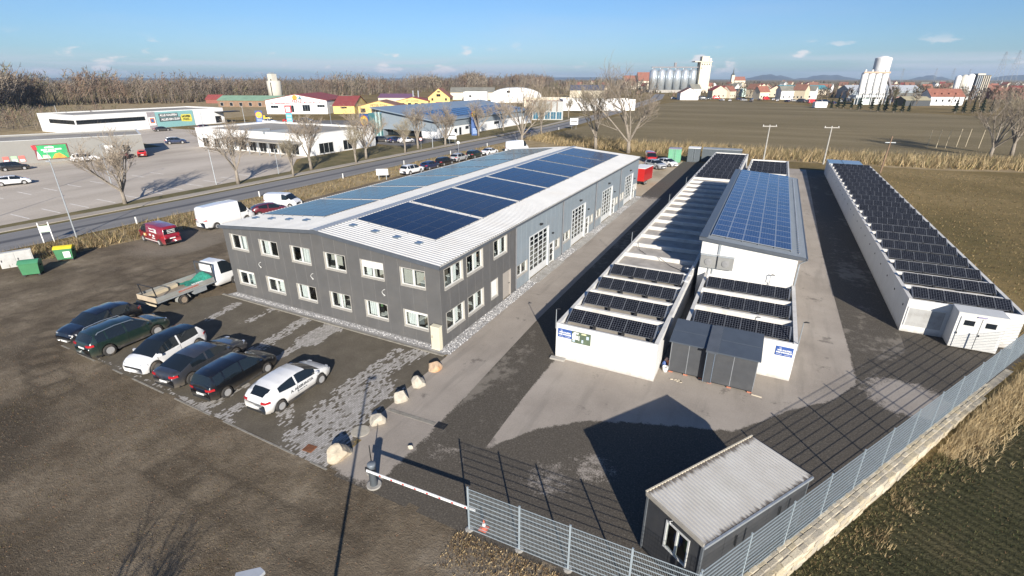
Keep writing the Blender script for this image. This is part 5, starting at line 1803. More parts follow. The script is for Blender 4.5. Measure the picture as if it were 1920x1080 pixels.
HATCH = dict(L=4.30, W=1.79, r=0.315, wheels=(-1.33, 1.32), screen=(1.36, 0.50), rear_glass=(-1.52, -1.96), rear_j=5, side_glass=((-1.30, -0.30), (-0.20, 1.02)), tumble=0.42,
             top=[(-2.15, 0.58), (-2.13, 0.84), (-2.06, 0.98), (-1.96, 1.06), (-1.52, 1.30), (-1.1, 1.385), (-0.5, 1.44), (0.05, 1.455), (0.50, 1.40), (1.36, 0.97), (1.75, 0.86), (2.02, 0.74), (2.12, 0.60), (2.15, 0.48)],
             belt=[(-2.15, 1.10), (-1.5, 1.08), (-0.6, 0.97), (1.0, 0.88), (2.15, 0.86)], cuts=(-1.30, -0.30, -0.20, 1.02))
GOLF = dict(HATCH, L=4.25, W=1.76, rear_j=4, tumble=0.34, wheels=(-1.27, 1.31), rear_glass=(-1.80, -2.02), side_glass=((-1.72, -1.25), (-1.15, -0.22), (-0.12, 1.0)),
            top=[(-2.125, 0.60), (-2.10, 0.90), (-2.02, 1.06), (-1.80, 1.46), (-1.3, 1.545), (-0.3, 1.58), (0.45, 1.52), (1.28, 1.02), (1.75, 0.93), (2.0, 0.80), (2.10, 0.64), (2.125, 0.50)],
            belt=[(-2.15, 0.98), (2.15, 0.92)], cuts=(-1.72, -1.25, -1.15, -0.22, -0.12, 1.0), screen=(1.28, 0.47), tail_z=0.82)
SEDAN = dict(L=4.80, W=1.87, r=0.345, wheels=(-1.42, 1.42), screen=(1.30, 0.50), rear_glass=(-0.98, -1.92), side_glass=((-1.30, -0.42), (-0.32, 0.95)),
             top=[(-2.40, 0.66), (-2.37, 0.92), (-2.25, 1.03), (-1.92, 1.07), (-0.98, 1.37), (-0.4, 1.435), (0.05, 1.44), (0.50, 1.38), (1.30, 0.98), (1.9, 0.87), (2.25, 0.75), (2.37, 0.60), (2.40, 0.48)],
             belt=[(-2.4, 1.0), (-1.2, 0.96), (1.0, 0.90), (2.4, 0.86)], cuts=(-1.30, -0.42, -0.32, 0.95), tail_z=0.88)
IDHATCH = dict(L=4.26, W=1.81, r=0.345, wheels=(-1.40, 1.37), screen=(1.45, 0.50), rear_glass=(-1.66, -2.0), side_glass=((-1.55, -0.30), (-0.20, 1.15)), roof_glass=True,
               top=[(-2.13, 0.66), (-2.11, 0.95), (-2.0, 1.08), (-1.66, 1.47), (-1.0, 1.545), (0.0, 1.565), (0.50, 1.50), (1.45, 1.02), (1.8, 0.92), (2.02, 0.80), (2.11, 0.62), (2.13, 0.48)],
               belt=[(-2.13, 1.06), (-1.2, 1.0), (1.2, 0.94), (2.13, 0.9)], cuts=(-1.55, -0.30, -0.20, 1.15), lamp_z=0.74)
SUV = dict(L=4.69, W=1.88, r=0.36, wheels=(-1.40, 1.40), screen=(1.28, 0.50), rear_glass=(-1.92, -2.20), side_glass=((-1.86, -1.36), (-1.28, -0.32), (-0.22, 1.0)), rails=(-1.75, 0.35),
           top=[(-2.345, 0.70), (-2.32, 0.98), (-2.22, 1.12), (-1.92, 1.52), (-1.4, 1.63), (-0.3, 1.665), (0.50, 1.58), (1.28, 1.12), (1.8, 1.05), (2.15, 0.93), (2.31, 0.75), (2.345, 0.52)],
           belt=[(-2.35, 1.10), (-1.0, 1.04), (2.35, 1.0)], cuts=(-1.86, -1.36, -1.28, -0.32, -0.22, 1.0), sill=0.28, lamp_z=0.82, tail_z=0.98, plate_z=0.75)
XOVER = dict(SUV, L=4.45, W=1.84, wheels=(-1.36, 1.32), rear_glass=(-1.62, -2.06), side_glass=((-1.5, -0.35), (-0.25, 0.98)), rails=None,
             top=[(-2.225, 0.70), (-2.20, 0.98), (-2.06, 1.12), (-1.62, 1.48), (-1.1, 1.59), (-0.2, 1.62), (0.45, 1.56), (1.25, 1.10), (1.75, 1.03), (2.08, 0.92), (2.20, 0.74), (2.225, 0.52)], screen=(1.25, 0.47), cuts=(-1.5, -0.35, -0.25, 0.98))
MVAN = dict(L=4.90, W=1.90, r=0.33, wheels=(-1.55, 1.55), screen=(2.0, 1.25), rear_glass=None, side_glass=((0.62, 1.75),), tumble=0.16,
            top=[(-2.45, 0.70), (-2.43, 1.20), (-2.36, 1.78), (-2.2, 1.92), (-0.5, 1.98), (0.9, 1.97), (1.25, 1.88), (2.0, 1.20), (2.28, 1.02), (2.41, 0.80), (2.45, 0.55)],
            belt=[(-2.45, 1.14), (2.45, 1.08)], cuts=(0.62, 1.75), tail_z=1.0, plate_z=0.72, lamp_z=0.84)
MVAN.pop('rear_glass')
CVAN = dict(L=5.95, W=2.02, r=0.35, wheels=(-1.75, 1.92), screen=(2.35, 1.66), side_glass=((1.2, 2.1),), tumble=0.10,
            top=[(-2.975, 0.80), (-2.95, 1.6), (-2.90, 2.42), (-2.7, 2.54), (-0.5, 2.60), (1.25, 2.56), (1.66, 2.36), (2.35, 1.36), (2.75, 1.12), (2.93, 0.85), (2.975, 0.55)],
            belt=[(-3.0, 1.30), (3.0, 1.20)], cuts=(1.2, 2.1), sill=0.30, tail_z=1.15, plate_z=0.85, lamp_z=0.95)
CADDY = dict(MVAN, L=4.40, W=1.80, r=0.31, wheels=(-1.30, 1.38), screen=(1.62, 0.98), side_glass=((0.35, 1.35),),
             top=[(-2.2, 0.66), (-2.18, 1.2), (-2.12, 1.70), (-1.95, 1.80), (-0.4, 1.84), (0.65, 1.82), (0.98, 1.72), (1.62, 1.12), (1.98, 0.98), (2.16, 0.78), (2.2, 0.55)], cuts=(0.35, 1.35))
P_BLACK = paint('paint_black', (0.006, 0.007, 0.010), 0.12)
P_GREEN = paint('paint_dark_green', (0.010, 0.022, 0.018), 0.14)
P_WHITE = paint('paint_white', (0.66, 0.66, 0.66), 0.10)
P_DGREY = paint('paint_dark_grey', (0.030, 0.032, 0.038), 0.22)
P_BLACK2 = paint('paint_black_dusty', (0.006, 0.007, 0.009), 0.10)
P_DIRTYW = paint('paint_dusty_white', (0.64, 0.64, 0.63), 0.30)
P_RED = paint('paint_red', (0.20, 0.012, 0.022), 0.14)
P_SILVER = paint('paint_silver', (0.32, 0.33, 0.34), 0.15)
P_BLUE = paint('paint_dark_blue', (0.012, 0.022, 0.065), 0.12)
P_BRED = paint('paint_bright_red', (0.42, 0.020, 0.018), 0.10)
P_MAROON = paint('paint_maroon', (0.09, 0.008, 0.018), 0.12)
car('parked_car', 'black crossover at the left end of the parking row, nose outwards', 'car', (-21.25, -8.35, 0.012), R(-84), XOVER, P_BLACK, M_RIMD, 'cars in the front parking row')
car('parked_car', 'dark green estate SUV with roof rails, second in the row', 'car', (-18.25, -8.50, 0.012), R(92), SUV, P_GREEN, M_RIM, 'cars in the front parking row')
car('parked_car', 'clean white hatchback with black roof, nose outwards, in the row', 'car', (-13.90, -8.50, 0.012), R(-81), IDHATCH, P_WHITE, M_RIMD, 'cars in the front parking row')
car('parked_car', 'dusty dark grey saloon between white hatchback and black hatchback', 'car', (-10.95, -8.20, 0.012), R(96), SEDAN, P_DGREY, M_RIMD, 'cars in the front parking row')
car('parked_car', 'black tall hatchback with red tail lamps beside the lettered white car', 'car', (-7.98, -8.30, 0.012), R(93.5), GOLF, P_BLACK2, M_RIM, 'cars in the front parking row')
kia = car('parked_car', 'dusty white hatchback with grey lettering on its side, right end of row', 'car', (-4.45, -7.75, 0.012), R(91.5), HATCH, P_DIRTYW, M_RIM, 'cars in the front parking row')
M_LET = mat('grey_lettering', (0.10, 0.105, 0.11), 0.6)
lettering('A. AUSBUAGTA', 0.21, M_LET, kia, (0.02, -0.905, 0.74), 0, 0.004, 0.012)
lettering('Wir bauen für Sie', 0.09, M_LET, kia, (0.0, -0.900, 0.57), 0, 0.0, 0.012)

rv = car('parked_van', 'red panel van covered in white lettering beside the road verge', 'van', (-38.15, 5.25, 0.008), R(176), MVAN, P_RED, M_RIM, 'vans on the dirt strip')
# camera-facing side of the red van is its left (+Y local); lettering, pictures and rear text
for s_, z_, sz in (('Fenster & Türen', 1.62, 0.20), ('Sonnenschutz', 1.38, 0.20), ('Montage', 0.72, 0.16)):
    lettering(s_, sz, M_SWHITE, rv, (-0.75, 0.965 - (z_ - 1.1) * 0.16 if z_ > 1.1 else 0.965, z_), PI, 0.006, 0.012)
for x, z, w, h, c in ((-1.25, 1.42, 0.3, 0.35, (0.55, 0.62, 0.60)), (-0.2, 1.0, 0.36, 0.2, (0.6, 0.58, 0.58)), (-0.85, 0.96, 0.30, 0.22, (0.65, 0.62, 0.62)), (0.95, 0.88, 0.24, 0.24, (0.60, 0.58, 0.30)), (0.68, 0.90, 0.2, 0.26, (0.62, 0.30, 0.10))):
    yy = 0.957 if z < 1.12 else 0.957 - (z + h / 2 - 1.1) * 0.15
    MB().box(x - w / 2, x + w / 2, yy, yy + 0.014, z - h / 2, z + h / 2).build('decal', mat('decal_%d_%d' % (int(c[0] * 100), int(c[2] * 100)), c, 0.5), rv)
MB().box(-1.55, 1.0, 0.94, 0.962, 0.42, 0.47).build('decal', M_SWHITE, rv)
rg = MB()
rg.quad((-2.435, -0.72, 1.22), (-2.435, 0.72, 1.22), (-2.40, 0.66, 1.72), (-2.40, -0.66, 1.72))
rg.build('rear_window', M_CARGLASS, rv)
for z_ in (1.62, 1.48, 1.33):
    lettering('Fenster Türen' if z_ == 1.48 else 'Sonnenschutz', 0.13, M_SWHITE, rv, (-2.455, 0, z_), -PI / 2, 0.003, 0.012)
car('parked_van', 'large white high-roof cargo van beyond the red van', 'van', (-38.15, 12.6, 0.008), R(88), CVAN, P_WHITE, M_RIM, 'vans on the dirt strip')
car('parked_car', 'maroon car half hidden behind the workshop roof edge', 'car', (-37.6, 18.0, 0.008), R(60), HATCH, P_MAROON, M_RIM)
car('parked_van', 'small white delivery van beside the road, beyond the cargo van', 'van', (-39.3, 21.4, 0.008), R(20), CADDY, P_WHITE, M_RIM, 'vans on the dirt strip')
car('parked_car', 'white SUV first in the line of cars behind the workshop roof', 'car', (-39.6, 49.0, 0.008), R(86), SUV, P_WHITE, M_RIM, 'cars lined up along the verge')
car('parked_car', 'dark blue car second in the line behind the workshop roof', 'car', (-39.8, 54.6, 0.008), R(91), HATCH, P_BLUE, M_RIM, 'cars lined up along the verge')
car('parked_car', 'black car third in the line behind the workshop roof', 'car', (-39.9, 59.6, 0.008), R(88), GOLF, P_BLACK, M_RIM, 'cars lined up along the verge')
car('parked_car', 'silver SUV fourth in the line behind the workshop roof', 'car', (-40.0, 65.0, 0.008), R(90), XOVER, P_SILVER, M_RIM, 'cars lined up along the verge')
car('parked_car', 'dark green car fifth in the line behind the workshop roof', 'car', (-39.6, 70.4, 0.008), R(92), SUV, P_GREEN, M_RIM, 'cars lined up along the verge')
car('parked_car', 'white car sixth in the line behind the workshop roof', 'car', (-39.0, 76.0, 0.008), R(86), SEDAN, P_WHITE, M_RIM, 'cars lined up along the verge')
car('parked_van', 'white van at the far end of the line behind the workshop', 'van', (-35.5, 82.5, 0.008), R(70), CVAN, P_WHITE, M_RIM, 'vans behind the workshop')
car('parked_van', 'red van with dark windscreen facing the camera on the sandy yard', 'van', (-5.2, 81.5, 0.008), R(-70), MVAN, P_BRED, M_RIM, 'vans behind the workshop')
car('parked_car', 'silver pickup-like car on the sandy yard behind the red trailer', 'car', (-2.6, 73.8, 0.008), R(-35), XOVER, P_SILVER, M_RIM)
car('parked_car', 'small white car on the sandy yard beside the green container', 'car', (-1.2, 77.6, 0.008), R(-30), HATCH, P_WHITE, M_RIM)
car('parked_car', 'dark blue car under the bare tree on the road', 'car', (-50.0, 118.0, 0.012), R(-88), SEDAN, P_BLUE, M_RIM)

# flatbed truck
tr = thing('flatbed_truck', 'white flatbed truck with grey drop sides beside the workshop corner', 'truck', (-21.75, -1.85, 0.012), R(93))
CAB = dict(L=2.6, W=1.98, r=0.36, wheels=(9, 0.42), screen=(0.78, 0.02), side_glass=((-0.72, 0.42),), tumble=0.16,
           top=[(-1.3, 0.62), (-1.295, 1.5), (-1.24, 2.12), (-1.05, 2.24), (-0.3, 2.26), (0.02, 2.12), (0.78, 1.34), (1.12, 1.16), (1.26, 0.92), (1.3, 0.6)],
           belt=[(-1.3, 1.26), (1.3, 1.18)], cuts=(-0.72, 0.42), sill=0.36)
cabe = bpy.data.objects.new('cab', None)
COL.objects.link(cabe)
cab_parts = loft_car(CAB, P_DIRTYW, M_CARGLASS)
bpy.data.objects.remove(cabe)
cb = obj('cab', cab_parts['body'][1], tr, (2.55, 0, 0))
for pn, (nm, me) in sorted(cab_parts.items()):
    if pn != 'body':
        obj(nm, me, cb)
MB().box(-1.2, 1.15, -0.8, 0.8, 0.3, 0.9).build('engine_bay', M_UNDER, cb)
for y in (-1, 1):
    MB().box(0.45, 0.60, y * 1.0, y * 1.22, 1.30, 1.62).build('mirror', M_BLACK, cb)
add_wheel(tr, 2.97, 0.86, 0.36, 0.22, M_RIM)
add_wheel(tr, 2.97, -0.86, 0.36, 0.22, M_RIM)
for y in (-0.86, 0.86):
    add_wheel(tr, -1.45, y, 0.36, 0.26, mat('rim_rusty', (0.30, 0.24, 0.18), 0.6, metal=0.3, var=0.3, scale=6))
M_ALB = mat('drop_side_grey', (0.30, 0.31, 0.30), 0.5, metal=0.25, var=0.12, scale=1.5, dirt=((0.26, 0.22, 0.16), 0.6, 1.0))
M_PLY = mat('bed_plywood', (0.24, 0.20, 0.15), 0.8, var=0.2, scale=1.2, dirt=((0.36, 0.33, 0.27), 0.5, 0.8))
M_TIMBER = mat('pale_timber', (0.47, 0.40, 0.28), 0.8, var=0.15, scale=2)
MB().box(-3.35, 1.15, -1.02, 1.02, 0.86, 0.93).build('bed_floor', M_PLY, tr)
for y in (-1.02, 1.02):
    MB().box(-3.33, 1.13, y - 0.02, y + 0.02, 0.931, 1.24).build('side_board', M_ALB, tr)
    MB().box(-3.33, 1.13, y + 0.021 if y > 0 else y - 0.033, y + 0.033 if y > 0 else y - 0.021, 0.80, 0.90).build('side_rail', M_GALV, tr)
MB().box(-3.40, -3.36, -1.04, 1.04, 0.86, 1.24).build('tailgate', mat('tailgate_tan', (0.40, 0.33, 0.24), 0.7, var=0.15, scale=2), tr)
MB().box(-3.48, -3.42, -1.0, 1.15, 0.62, 0.74).build('rear_bumper', M_TIMBER, tr)
MB().box(1.14, 1.18, -1.0, 1.0, 0.93, 1.55).build('headboard', M_SHED, tr)
for y in (-0.95, 0.95):
    MB().box(1.13, 1.19, y - 0.05, y + 0.05, 1.55, 2.28).build('headboard_post', M_SHED, tr)
MB().box(1.13, 1.19, -1.0, 1.0, 2.16, 2.28).build('headboard_rail', M_SHED, tr)
for y in (-0.8, 0.8):
    MB().tube([(-3.1, y, 0.93), (-3.25, y, 1.98)], 0.045, 6).build('ladder_post', M_BLACK, tr)
MB().tube([(-3.25, -0.85, 1.98), (-3.25, 0.85, 1.98)], 0.03, 6).build('ladder_rail', M_BLACK, tr)
MB().box(-3.2, 1.1, -0.35, 0.35, 0.55, 0.86).build('chassis', M_UNDER, tr)
MB().box(-0.6, 0.4, -1.0, -0.55, 0.45, 0.84).build('tool_box', M_GALV, tr)
for y in (-0.86, 0.86):
    pr = [(0.50 * math.cos(a), 0.36 + 0.50 * math.sin(a)) for a in [PI * k / 8 for k in range(9)]]
    mg = MB()
    for (a, b_) in zip(pr, pr[1:]):
        mg.quad((-1.45 + a[0], y - 0.16, a[1]), (-1.45 + b_[0], y - 0.16, b_[1]), (-1.45 + b_[0], y + 0.16, b_[1]), (-1.45 + a[0], y + 0.16, a[1]))
    mg.build('mudguard', M_ALB, tr)
lettering('BAUUNTERNEHMEN', 0.17, mat('red_lettering', (0.38, 0.09, 0.05), 0.6), tr, (-0.95, -1.045, 1.08), 0, 0.003, 0.01)
lettering('BAUFIRMA', 0.19, M_SWHITE, tr, (-0.2, -1.0, 1.245), 0, 0.003, 0.01, rot=(-1.2, 0, 0))
wb_ = tag(MB().prism([(-3.2, 0.2), (-0.8, 0.42), (-0.7, 0.85), (-3.2, 0.75)], 0, 0.22, M=Matrix.Identity(4)).build('timber_board', M_TIMBER, None, loc=(-21.75, -1.85, 0.95), rot=(0, 0, R(93))), 'long pale timber board lying in the flatbed', 'board')
nn = MB()
rn = random.Random(4)
N_ = 13
for i in range(N_):
    for j in range(N_):
        x = -0.6 + 1.7 * i / (N_ - 1)
        y = -0.95 + 1.7 * j / (N_ - 1)
        hgt_ = 0.08 + 0.50 * smooth01((x - 0.35) / 0.7) + 0.14 * noise.noise(Vector((x * 3, y * 3, 1)))
        nn.v.append((x, y, max(0.02, hgt_ * (0.55 + 0.45 * math.sin(PI * j / (N_ - 1))))))
for i in range(N_ - 1):
    for j in range(N_ - 1):
        nn.f.append((i * N_ + j, (i + 1) * N_ + j, (i + 1) * N_ + j + 1, i * N_ + j + 1))
        nn.m.append(0)
tag(nn.build('cargo_net', mat('green_net', (0.02, 0.20, 0.14), 0.8, var=0.45, scale=9, bmp=0.8), None, True, (-21.75, -1.85, 0.95), (0, 0, R(93))), 'heap of green netting in the front of the flatbed', 'net')

# red trailer on the sandy yard
rt = thing('box_trailer', 'red box trailer with white end parked past the workshop', 'trailer', (-1.55, 58.6, 0.008), R(84))
MB().box(-2.0, 2.0, -1.05, 1.05, 0.62, 2.55).build('box', P_BRED, rt)
MB().box(2.0, 2.04, -1.05, 1.05, 0.62, 2.55).build('end_door', M_SWHITE, rt)
MB().box(-2.03, 2.06, -1.08, 1.08, 2.552, 2.62).build('roof', M_SWHITE, rt)
MB().box(-1.9, 1.9, -0.7, 0.7, 0.42, 0.61).build('chassis', M_UNDER, rt)
for x in (-1.35, -0.65):
    for y in (-0.95, 0.95):
        add_wheel(rt, x, y, 0.34, 0.2, M_RIM)
MB().tube([(-2.0, -0.6, 0.5), (-3.1, 0, 0.5), (-2.0, 0.6, 0.5)], 0.05, 6).build('drawbar', M_BLACK, rt)
# containers at the end of the yard
def steel_container(name, label, loc, rz, w, d, h, m, mtop, doors=True, stripes=0.22):
    t = thing(name, label, 'container', loc, rz)
    def corr(L):
        pts = []
        n = int(L / stripes)
        for i in range(n):
            p = L / n
            pts += [(p * i, 0), (p * i + p * 0.35, 0), (p * i + p * 0.5, 0.035), (p * i + p * 0.85, 0.035)]
        pts.append((L, 0))
        b = MB()
        for x, y in pts:
            b.v += [(x, y, 0.12), (x, y, h - 0.1)]
        for i in range(len(pts) - 1):
            b.f.append((2 * i, 2 * i + 2, 2 * i + 3, 2 * i + 1))
            b.m.append(0)
        return b
    corr(w).build('side_sheet', m, t)
    corr(d).build('side_sheet', m, t, loc=(w, 0, 0), rot=(0, 0, PI / 2))
    corr(d).build('side_sheet', m, t, loc=(0, d, 0), rot=(0, 0, -PI / 2))
    corr(w).build('side_sheet', m, t, loc=(w, d, 0), rot=(0, 0, PI))
    f = MB()
    for x in (-0.03, w - 0.05):
        for y in (-0.03, d - 0.05):
            f.box(x, x + 0.08, y, y + 0.08, 0, h)
    f.box(-0.03, w + 0.03, -0.03, d + 0.03, 0.02, 0.12)
    f.build('frame', m, t)
    MB().box(-0.04, w + 0.04, -0.04, d + 0.04, h - 0.1, h).build('roof', mtop, t)
    if doors:
        for i in range(2):
            dd = MB().box(w * i / 2 + 0.04, w * (i + 1) / 2 - 0.02, -0.06, -0.032, 0.16, h - 0.14).build('door', m, t)
            MB().tube([(w * (0.42 + 0.16 * i), -0.075, 0.2), (w * (0.42 + 0.16 * i), -0.075, h - 0.2)], 0.02, 5).build('lock_rod', M_GALV, dd)
    return t
M_GCON = mat('container_green', (0.12, 0.33, 0.20), 0.5, var=0.12, dirt=((0.2, 0.3, 0.2), 0.3, 1))
M_DCON = mat('container_slate', (0.085, 0.10, 0.11), 0.5, var=0.12)
steel_container('steel_container', 'pale green steel container at the end of the yard', (-1.95, 82.6, 0), R(6), 2.3, 2.4, 2.65, M_GCON, mat('lilac_top', (0.28, 0.27, 0.33), 0.5))
steel_container('steel_container', 'dark slate container with white roof at the end of the lane', (1.45, 84.6, 0), R(4), 2.25, 2.6, 2.75, M_DCON, M_SWHITE)
steel_container('steel_container', 'long dark slate container behind the far left panels', (4.0, 86.0, 0), R(4), 7.2, 2.5, 2.6, M_DCON, mat('grey_top', (0.26, 0.28, 0.29), 0.5), False)
# bins and cabinets beside the road
wc = thing('utility_cabinet', 'pale grey double-door utility cabinet by the road', 'cabinet', (-42.2, -4.8, 0), R(70))
MB().box(-1.1, 1.1, -0.25, 0.25, 0, 1.30).build('housing', mat('cabinet_grey', (0.44, 0.44, 0.42), 0.6, var=0.06), wc)
MB().box(-1.13, 1.13, -0.28, 0.28, 1.30, 1.36).build('lid', MATS['cabinet_grey'], wc)
for x in (-1.05, 0.03):
    d_ = MB().box(x, x + 1.0, -0.275, -0.252, 0.12, 1.24).build('cabinet_door', mat('cabinet_grey_door', (0.40, 0.40, 0.385), 0.6), wc)
    MB().box(x + 0.06, x + 0.12, -0.30, -0.276, 0.6, 0.78).build('handle', M_BLACK, d_)
def bin_big(label, loc, rz, body, lid):
    t = thing('waste_bin', label, 'bin', loc, rz)
    MB().prism([(-0.58, 0.18), (0.58, 0.18), (0.66, 1.08), (-0.66, 1.08)], -0.45, 0.45, 'y').build('tub', body, t)
    MB().box(-0.70, 0.70, -0.50, 0.50, 1.08, 1.14).build('rim', body, t)
    pr = [(-0.5 + 1.0 * k / 8, 1.14 + 0.24 * math.sin(PI * k / 8)) for k in range(9)]
    MB().prism([(p[0], p[1]) for p in pr] , -0.70, 0.70, 'x').build('lid', lid, t)
    for x in (-0.5, 0.5):
        for y in (-0.36, 0.36):
            MB().lathe([(0.09, -0.03), (0.09, 0.03)], n=10).build('wheel', M_BLACK, t, loc=(x, y, 0.095), rot=(PI / 2, 0, 0))
    for x in (-0.69, 0.69):
        MB().box(x - 0.04, x + 0.04, -0.1, 0.1, 0.82, 0.9).build('lifting_lug', M_BLACK, t)
    return t
M_BING = mat('bin_green', (0.03, 0.15, 0.06), 0.5, var=0.1)
M_BINGL = mat('bin_green_lid', (0.05, 0.19, 0.10), 0.5, var=0.1)
M_BINY = mat('bin_yellow', (0.58, 0.45, 0.03), 0.5, var=0.08)
bin_big('large green wheeled bin beside the grey utility cabinet', (-38.2, -5.3, 0.004), R(50), M_BING, M_BINGL)
b2 = bin_big('green wheeled bin with yellow lid by the road verge', (-40.2, -2.0, 0.004), R(50), M_BING, M_BINY)
MB().box(0.0, 0.5, -0.53, -0.505, 0.35, 0.9).build('sticker', M_SWHITE, b2)
ps = thing('post_sign', 'small green and white sign on two white posts by the road', 'sign', (-48.1, -0.1, 0), R(60))
for x in (-0.4, 0.4):
    MB().box(x - 0.04, x + 0.04, -0.04, 0.04, 0, 2.1).build('post', M_SWHITE, ps)
MB().box(-0.38, 0.38, -0.03, 0.0, 1.1, 1.75).build('panel', mat('pale_green_board', (0.40, 0.50, 0.40), 0.5), ps)
MB().box(-0.30, 0.30, -0.036, -0.031, 1.45, 1.65).build('lettering', M_SWHITE, ps)
hb = thing('board_sign', 'white board sign on two posts between the road and workshop', 'sign', (-40.35, 42.1, 0), R(35))
for x in (-0.6, 0.6):
    MB().box(x - 0.04, x + 0.04, 0.0, 0.06, 0, 1.2).build('post', M_GALV, hb)
MB().box(-0.95, 0.95, -0.03, 0.0, 0.75, 1.75).build('panel', M_SWHITE, hb)

# ================================================================== retail park and town beyond the road
M_ROOFGR = mat('gravel_roof', (0.24, 0.225, 0.20), 0.95, var=0.2, scale=0.25, coord='World', dirt=((0.36, 0.34, 0.31), 0.6, 0.08))
M_STOREG = mat('store_grey', (0.21, 0.205, 0.19), 0.8, var=0.05, scale=0.3, coord='World')
M_STOREW = mat('store_white', (0.66, 0.66, 0.65), 0.7, var=0.04, scale=0.3, coord='World', dirt=((0.5, 0.49, 0.46), 0.3, 0.2))
M_STEELG = mat('steel_grey_cladding', (0.20, 0.235, 0.265), 0.45, var=0.06, scale=0.4, coord='World')
M_REDROOF = mat('red_tile_roof', (0.22, 0.050, 0.045), 0.7, var=0.15, scale=0.6, coord='World')
M_ORROOF = mat('orange_tile_roof', (0.23, 0.095, 0.065), 0.8, var=0.2, scale=0.6, coord='World')
M_BRROOF = mat('brown_tile_roof', (0.20, 0.10, 0.07), 0.8, var=0.2, scale=0.6, coord='World')
M_FIBRE = mat('fibre_cement_roof', (0.17, 0.165, 0.14), 0.9, var=0.2, scale=0.3, coord='World')
M_YELLOW = mat('yellow_render', (0.60, 0.46, 0.17), 0.85, var=0.06, scale=0.4, coord='World')
M_CREAM = mat('cream_render', (0.56, 0.50, 0.39), 0.85, var=0.08, scale=0.3, coord='World', dirt=((0.4, 0.35, 0.27), 0.4, 0.15))
M_TEAL = mat('teal_panel', (0.20, 0.38, 0.38), 0.5, var=0.06, scale=0.3, coord='World')
M_TEALROOF = mat('teal_sheet_roof', (0.08, 0.26, 0.29), 0.5, var=0.1, scale=0.2, coord='World')
M_GREENROOF = mat('green_sheet_roof', (0.17, 0.27, 0.19), 0.6, var=0.15, scale=0.3, coord='World')
M_DPV = mat('distant_solar_glass', (0.012, 0.025, 0.07), 0.15, var=0.2, scale=0.4, coord='World')
M_TIM = mat('weathered_timber', (0.20, 0.13, 0.085), 0.85, var=0.2, scale=0.8, coord='World')
M_SILO = mat('silo_steel', (0.46, 0.50, 0.53), 0.32, metal=0.55, var=0.08, scale=0.3, coord='World')
M_CONCL = mat('silo_concrete', (0.48, 0.46, 0.40), 0.85, var=0.08, scale=0.15, coord='World', dirt=((0.34, 0.31, 0.26), 0.5, 0.06))

def flat_building(name, label, loc, rz, w, d, h, wallm, roofm=M_ROOFGR, par=0.35, cat='building', trim=None):
    """flat-roofed block: local x along the front, -y is the front"""
    t = thing(name, label, cat, loc, rz)
    th = 0.3
    for x0, x1, y0, y1 in ((0, w, 0, th), (w - th, w, th, d - th), (0, th, th, d - th), (0, w, d - th, d)):
        MB().box(x0, x1, y0, y1, 0, h).build('wall', wallm, t)
    MB().box(th, w - th, th, d - th, h - par - 0.2, h - par).build('roof', roofm, t)
    for x0, x1, y0, y1 in ((-0.05, w + 0.05, -0.05, th + 0.03), (w - th - 0.03, w + 0.05, th + 0.031, d - th - 0.031), (-0.05, th + 0.03, th + 0.031, d - th - 0.031), (-0.05, w + 0.05, d - th - 0.03, d + 0.05)):
        MB().box(x0, x1, y0, y1, h + 0.003, h + 0.07).build('coping', trim or M_WHITE, t)
    return t
def opening(t, side, u0, u1, z0, z1, w, d, name='window', m=None, fr=None, bars=0):
    """glazed opening set into a face: frame with recessed pane. side: f front, r right, l left"""
    fr = fr or M_WHITE
    W_, H_ = u1 - u0, z1 - z0
    f = MB()
    e = 0.07
    for (x0, x1, a, b_) in ((0, e, 0, H_), (W_ - e, W_, 0, H_), (e, W_ - e, 0, e), (e, W_ - e, H_ - e, H_)):
        f.box(x0, x1, -0.06, 0.0, a, b_)
    for k in range(bars):
        x = W_ * (k + 1) / (bars + 1)
        f.box(x - 0.03, x + 0.03, -0.055, 0.0, e, H_ - e)
    if side == 'f':
        loc, r_ = (u0, -0.002, z0), 0
    elif side == 'r':
        loc, r_ = (w + 0.002, u0, z0), PI / 2
    else:
        loc, r_ = (-0.002, u1, z0), -PI / 2
    o = f.build(name, fr, t, loc=loc, rot=(0, 0, r_))
    MB().box(e, W_ - e, -0.03, -0.012, e, H_ - e).build('pane', m or M_DGLASS, o)
    return o
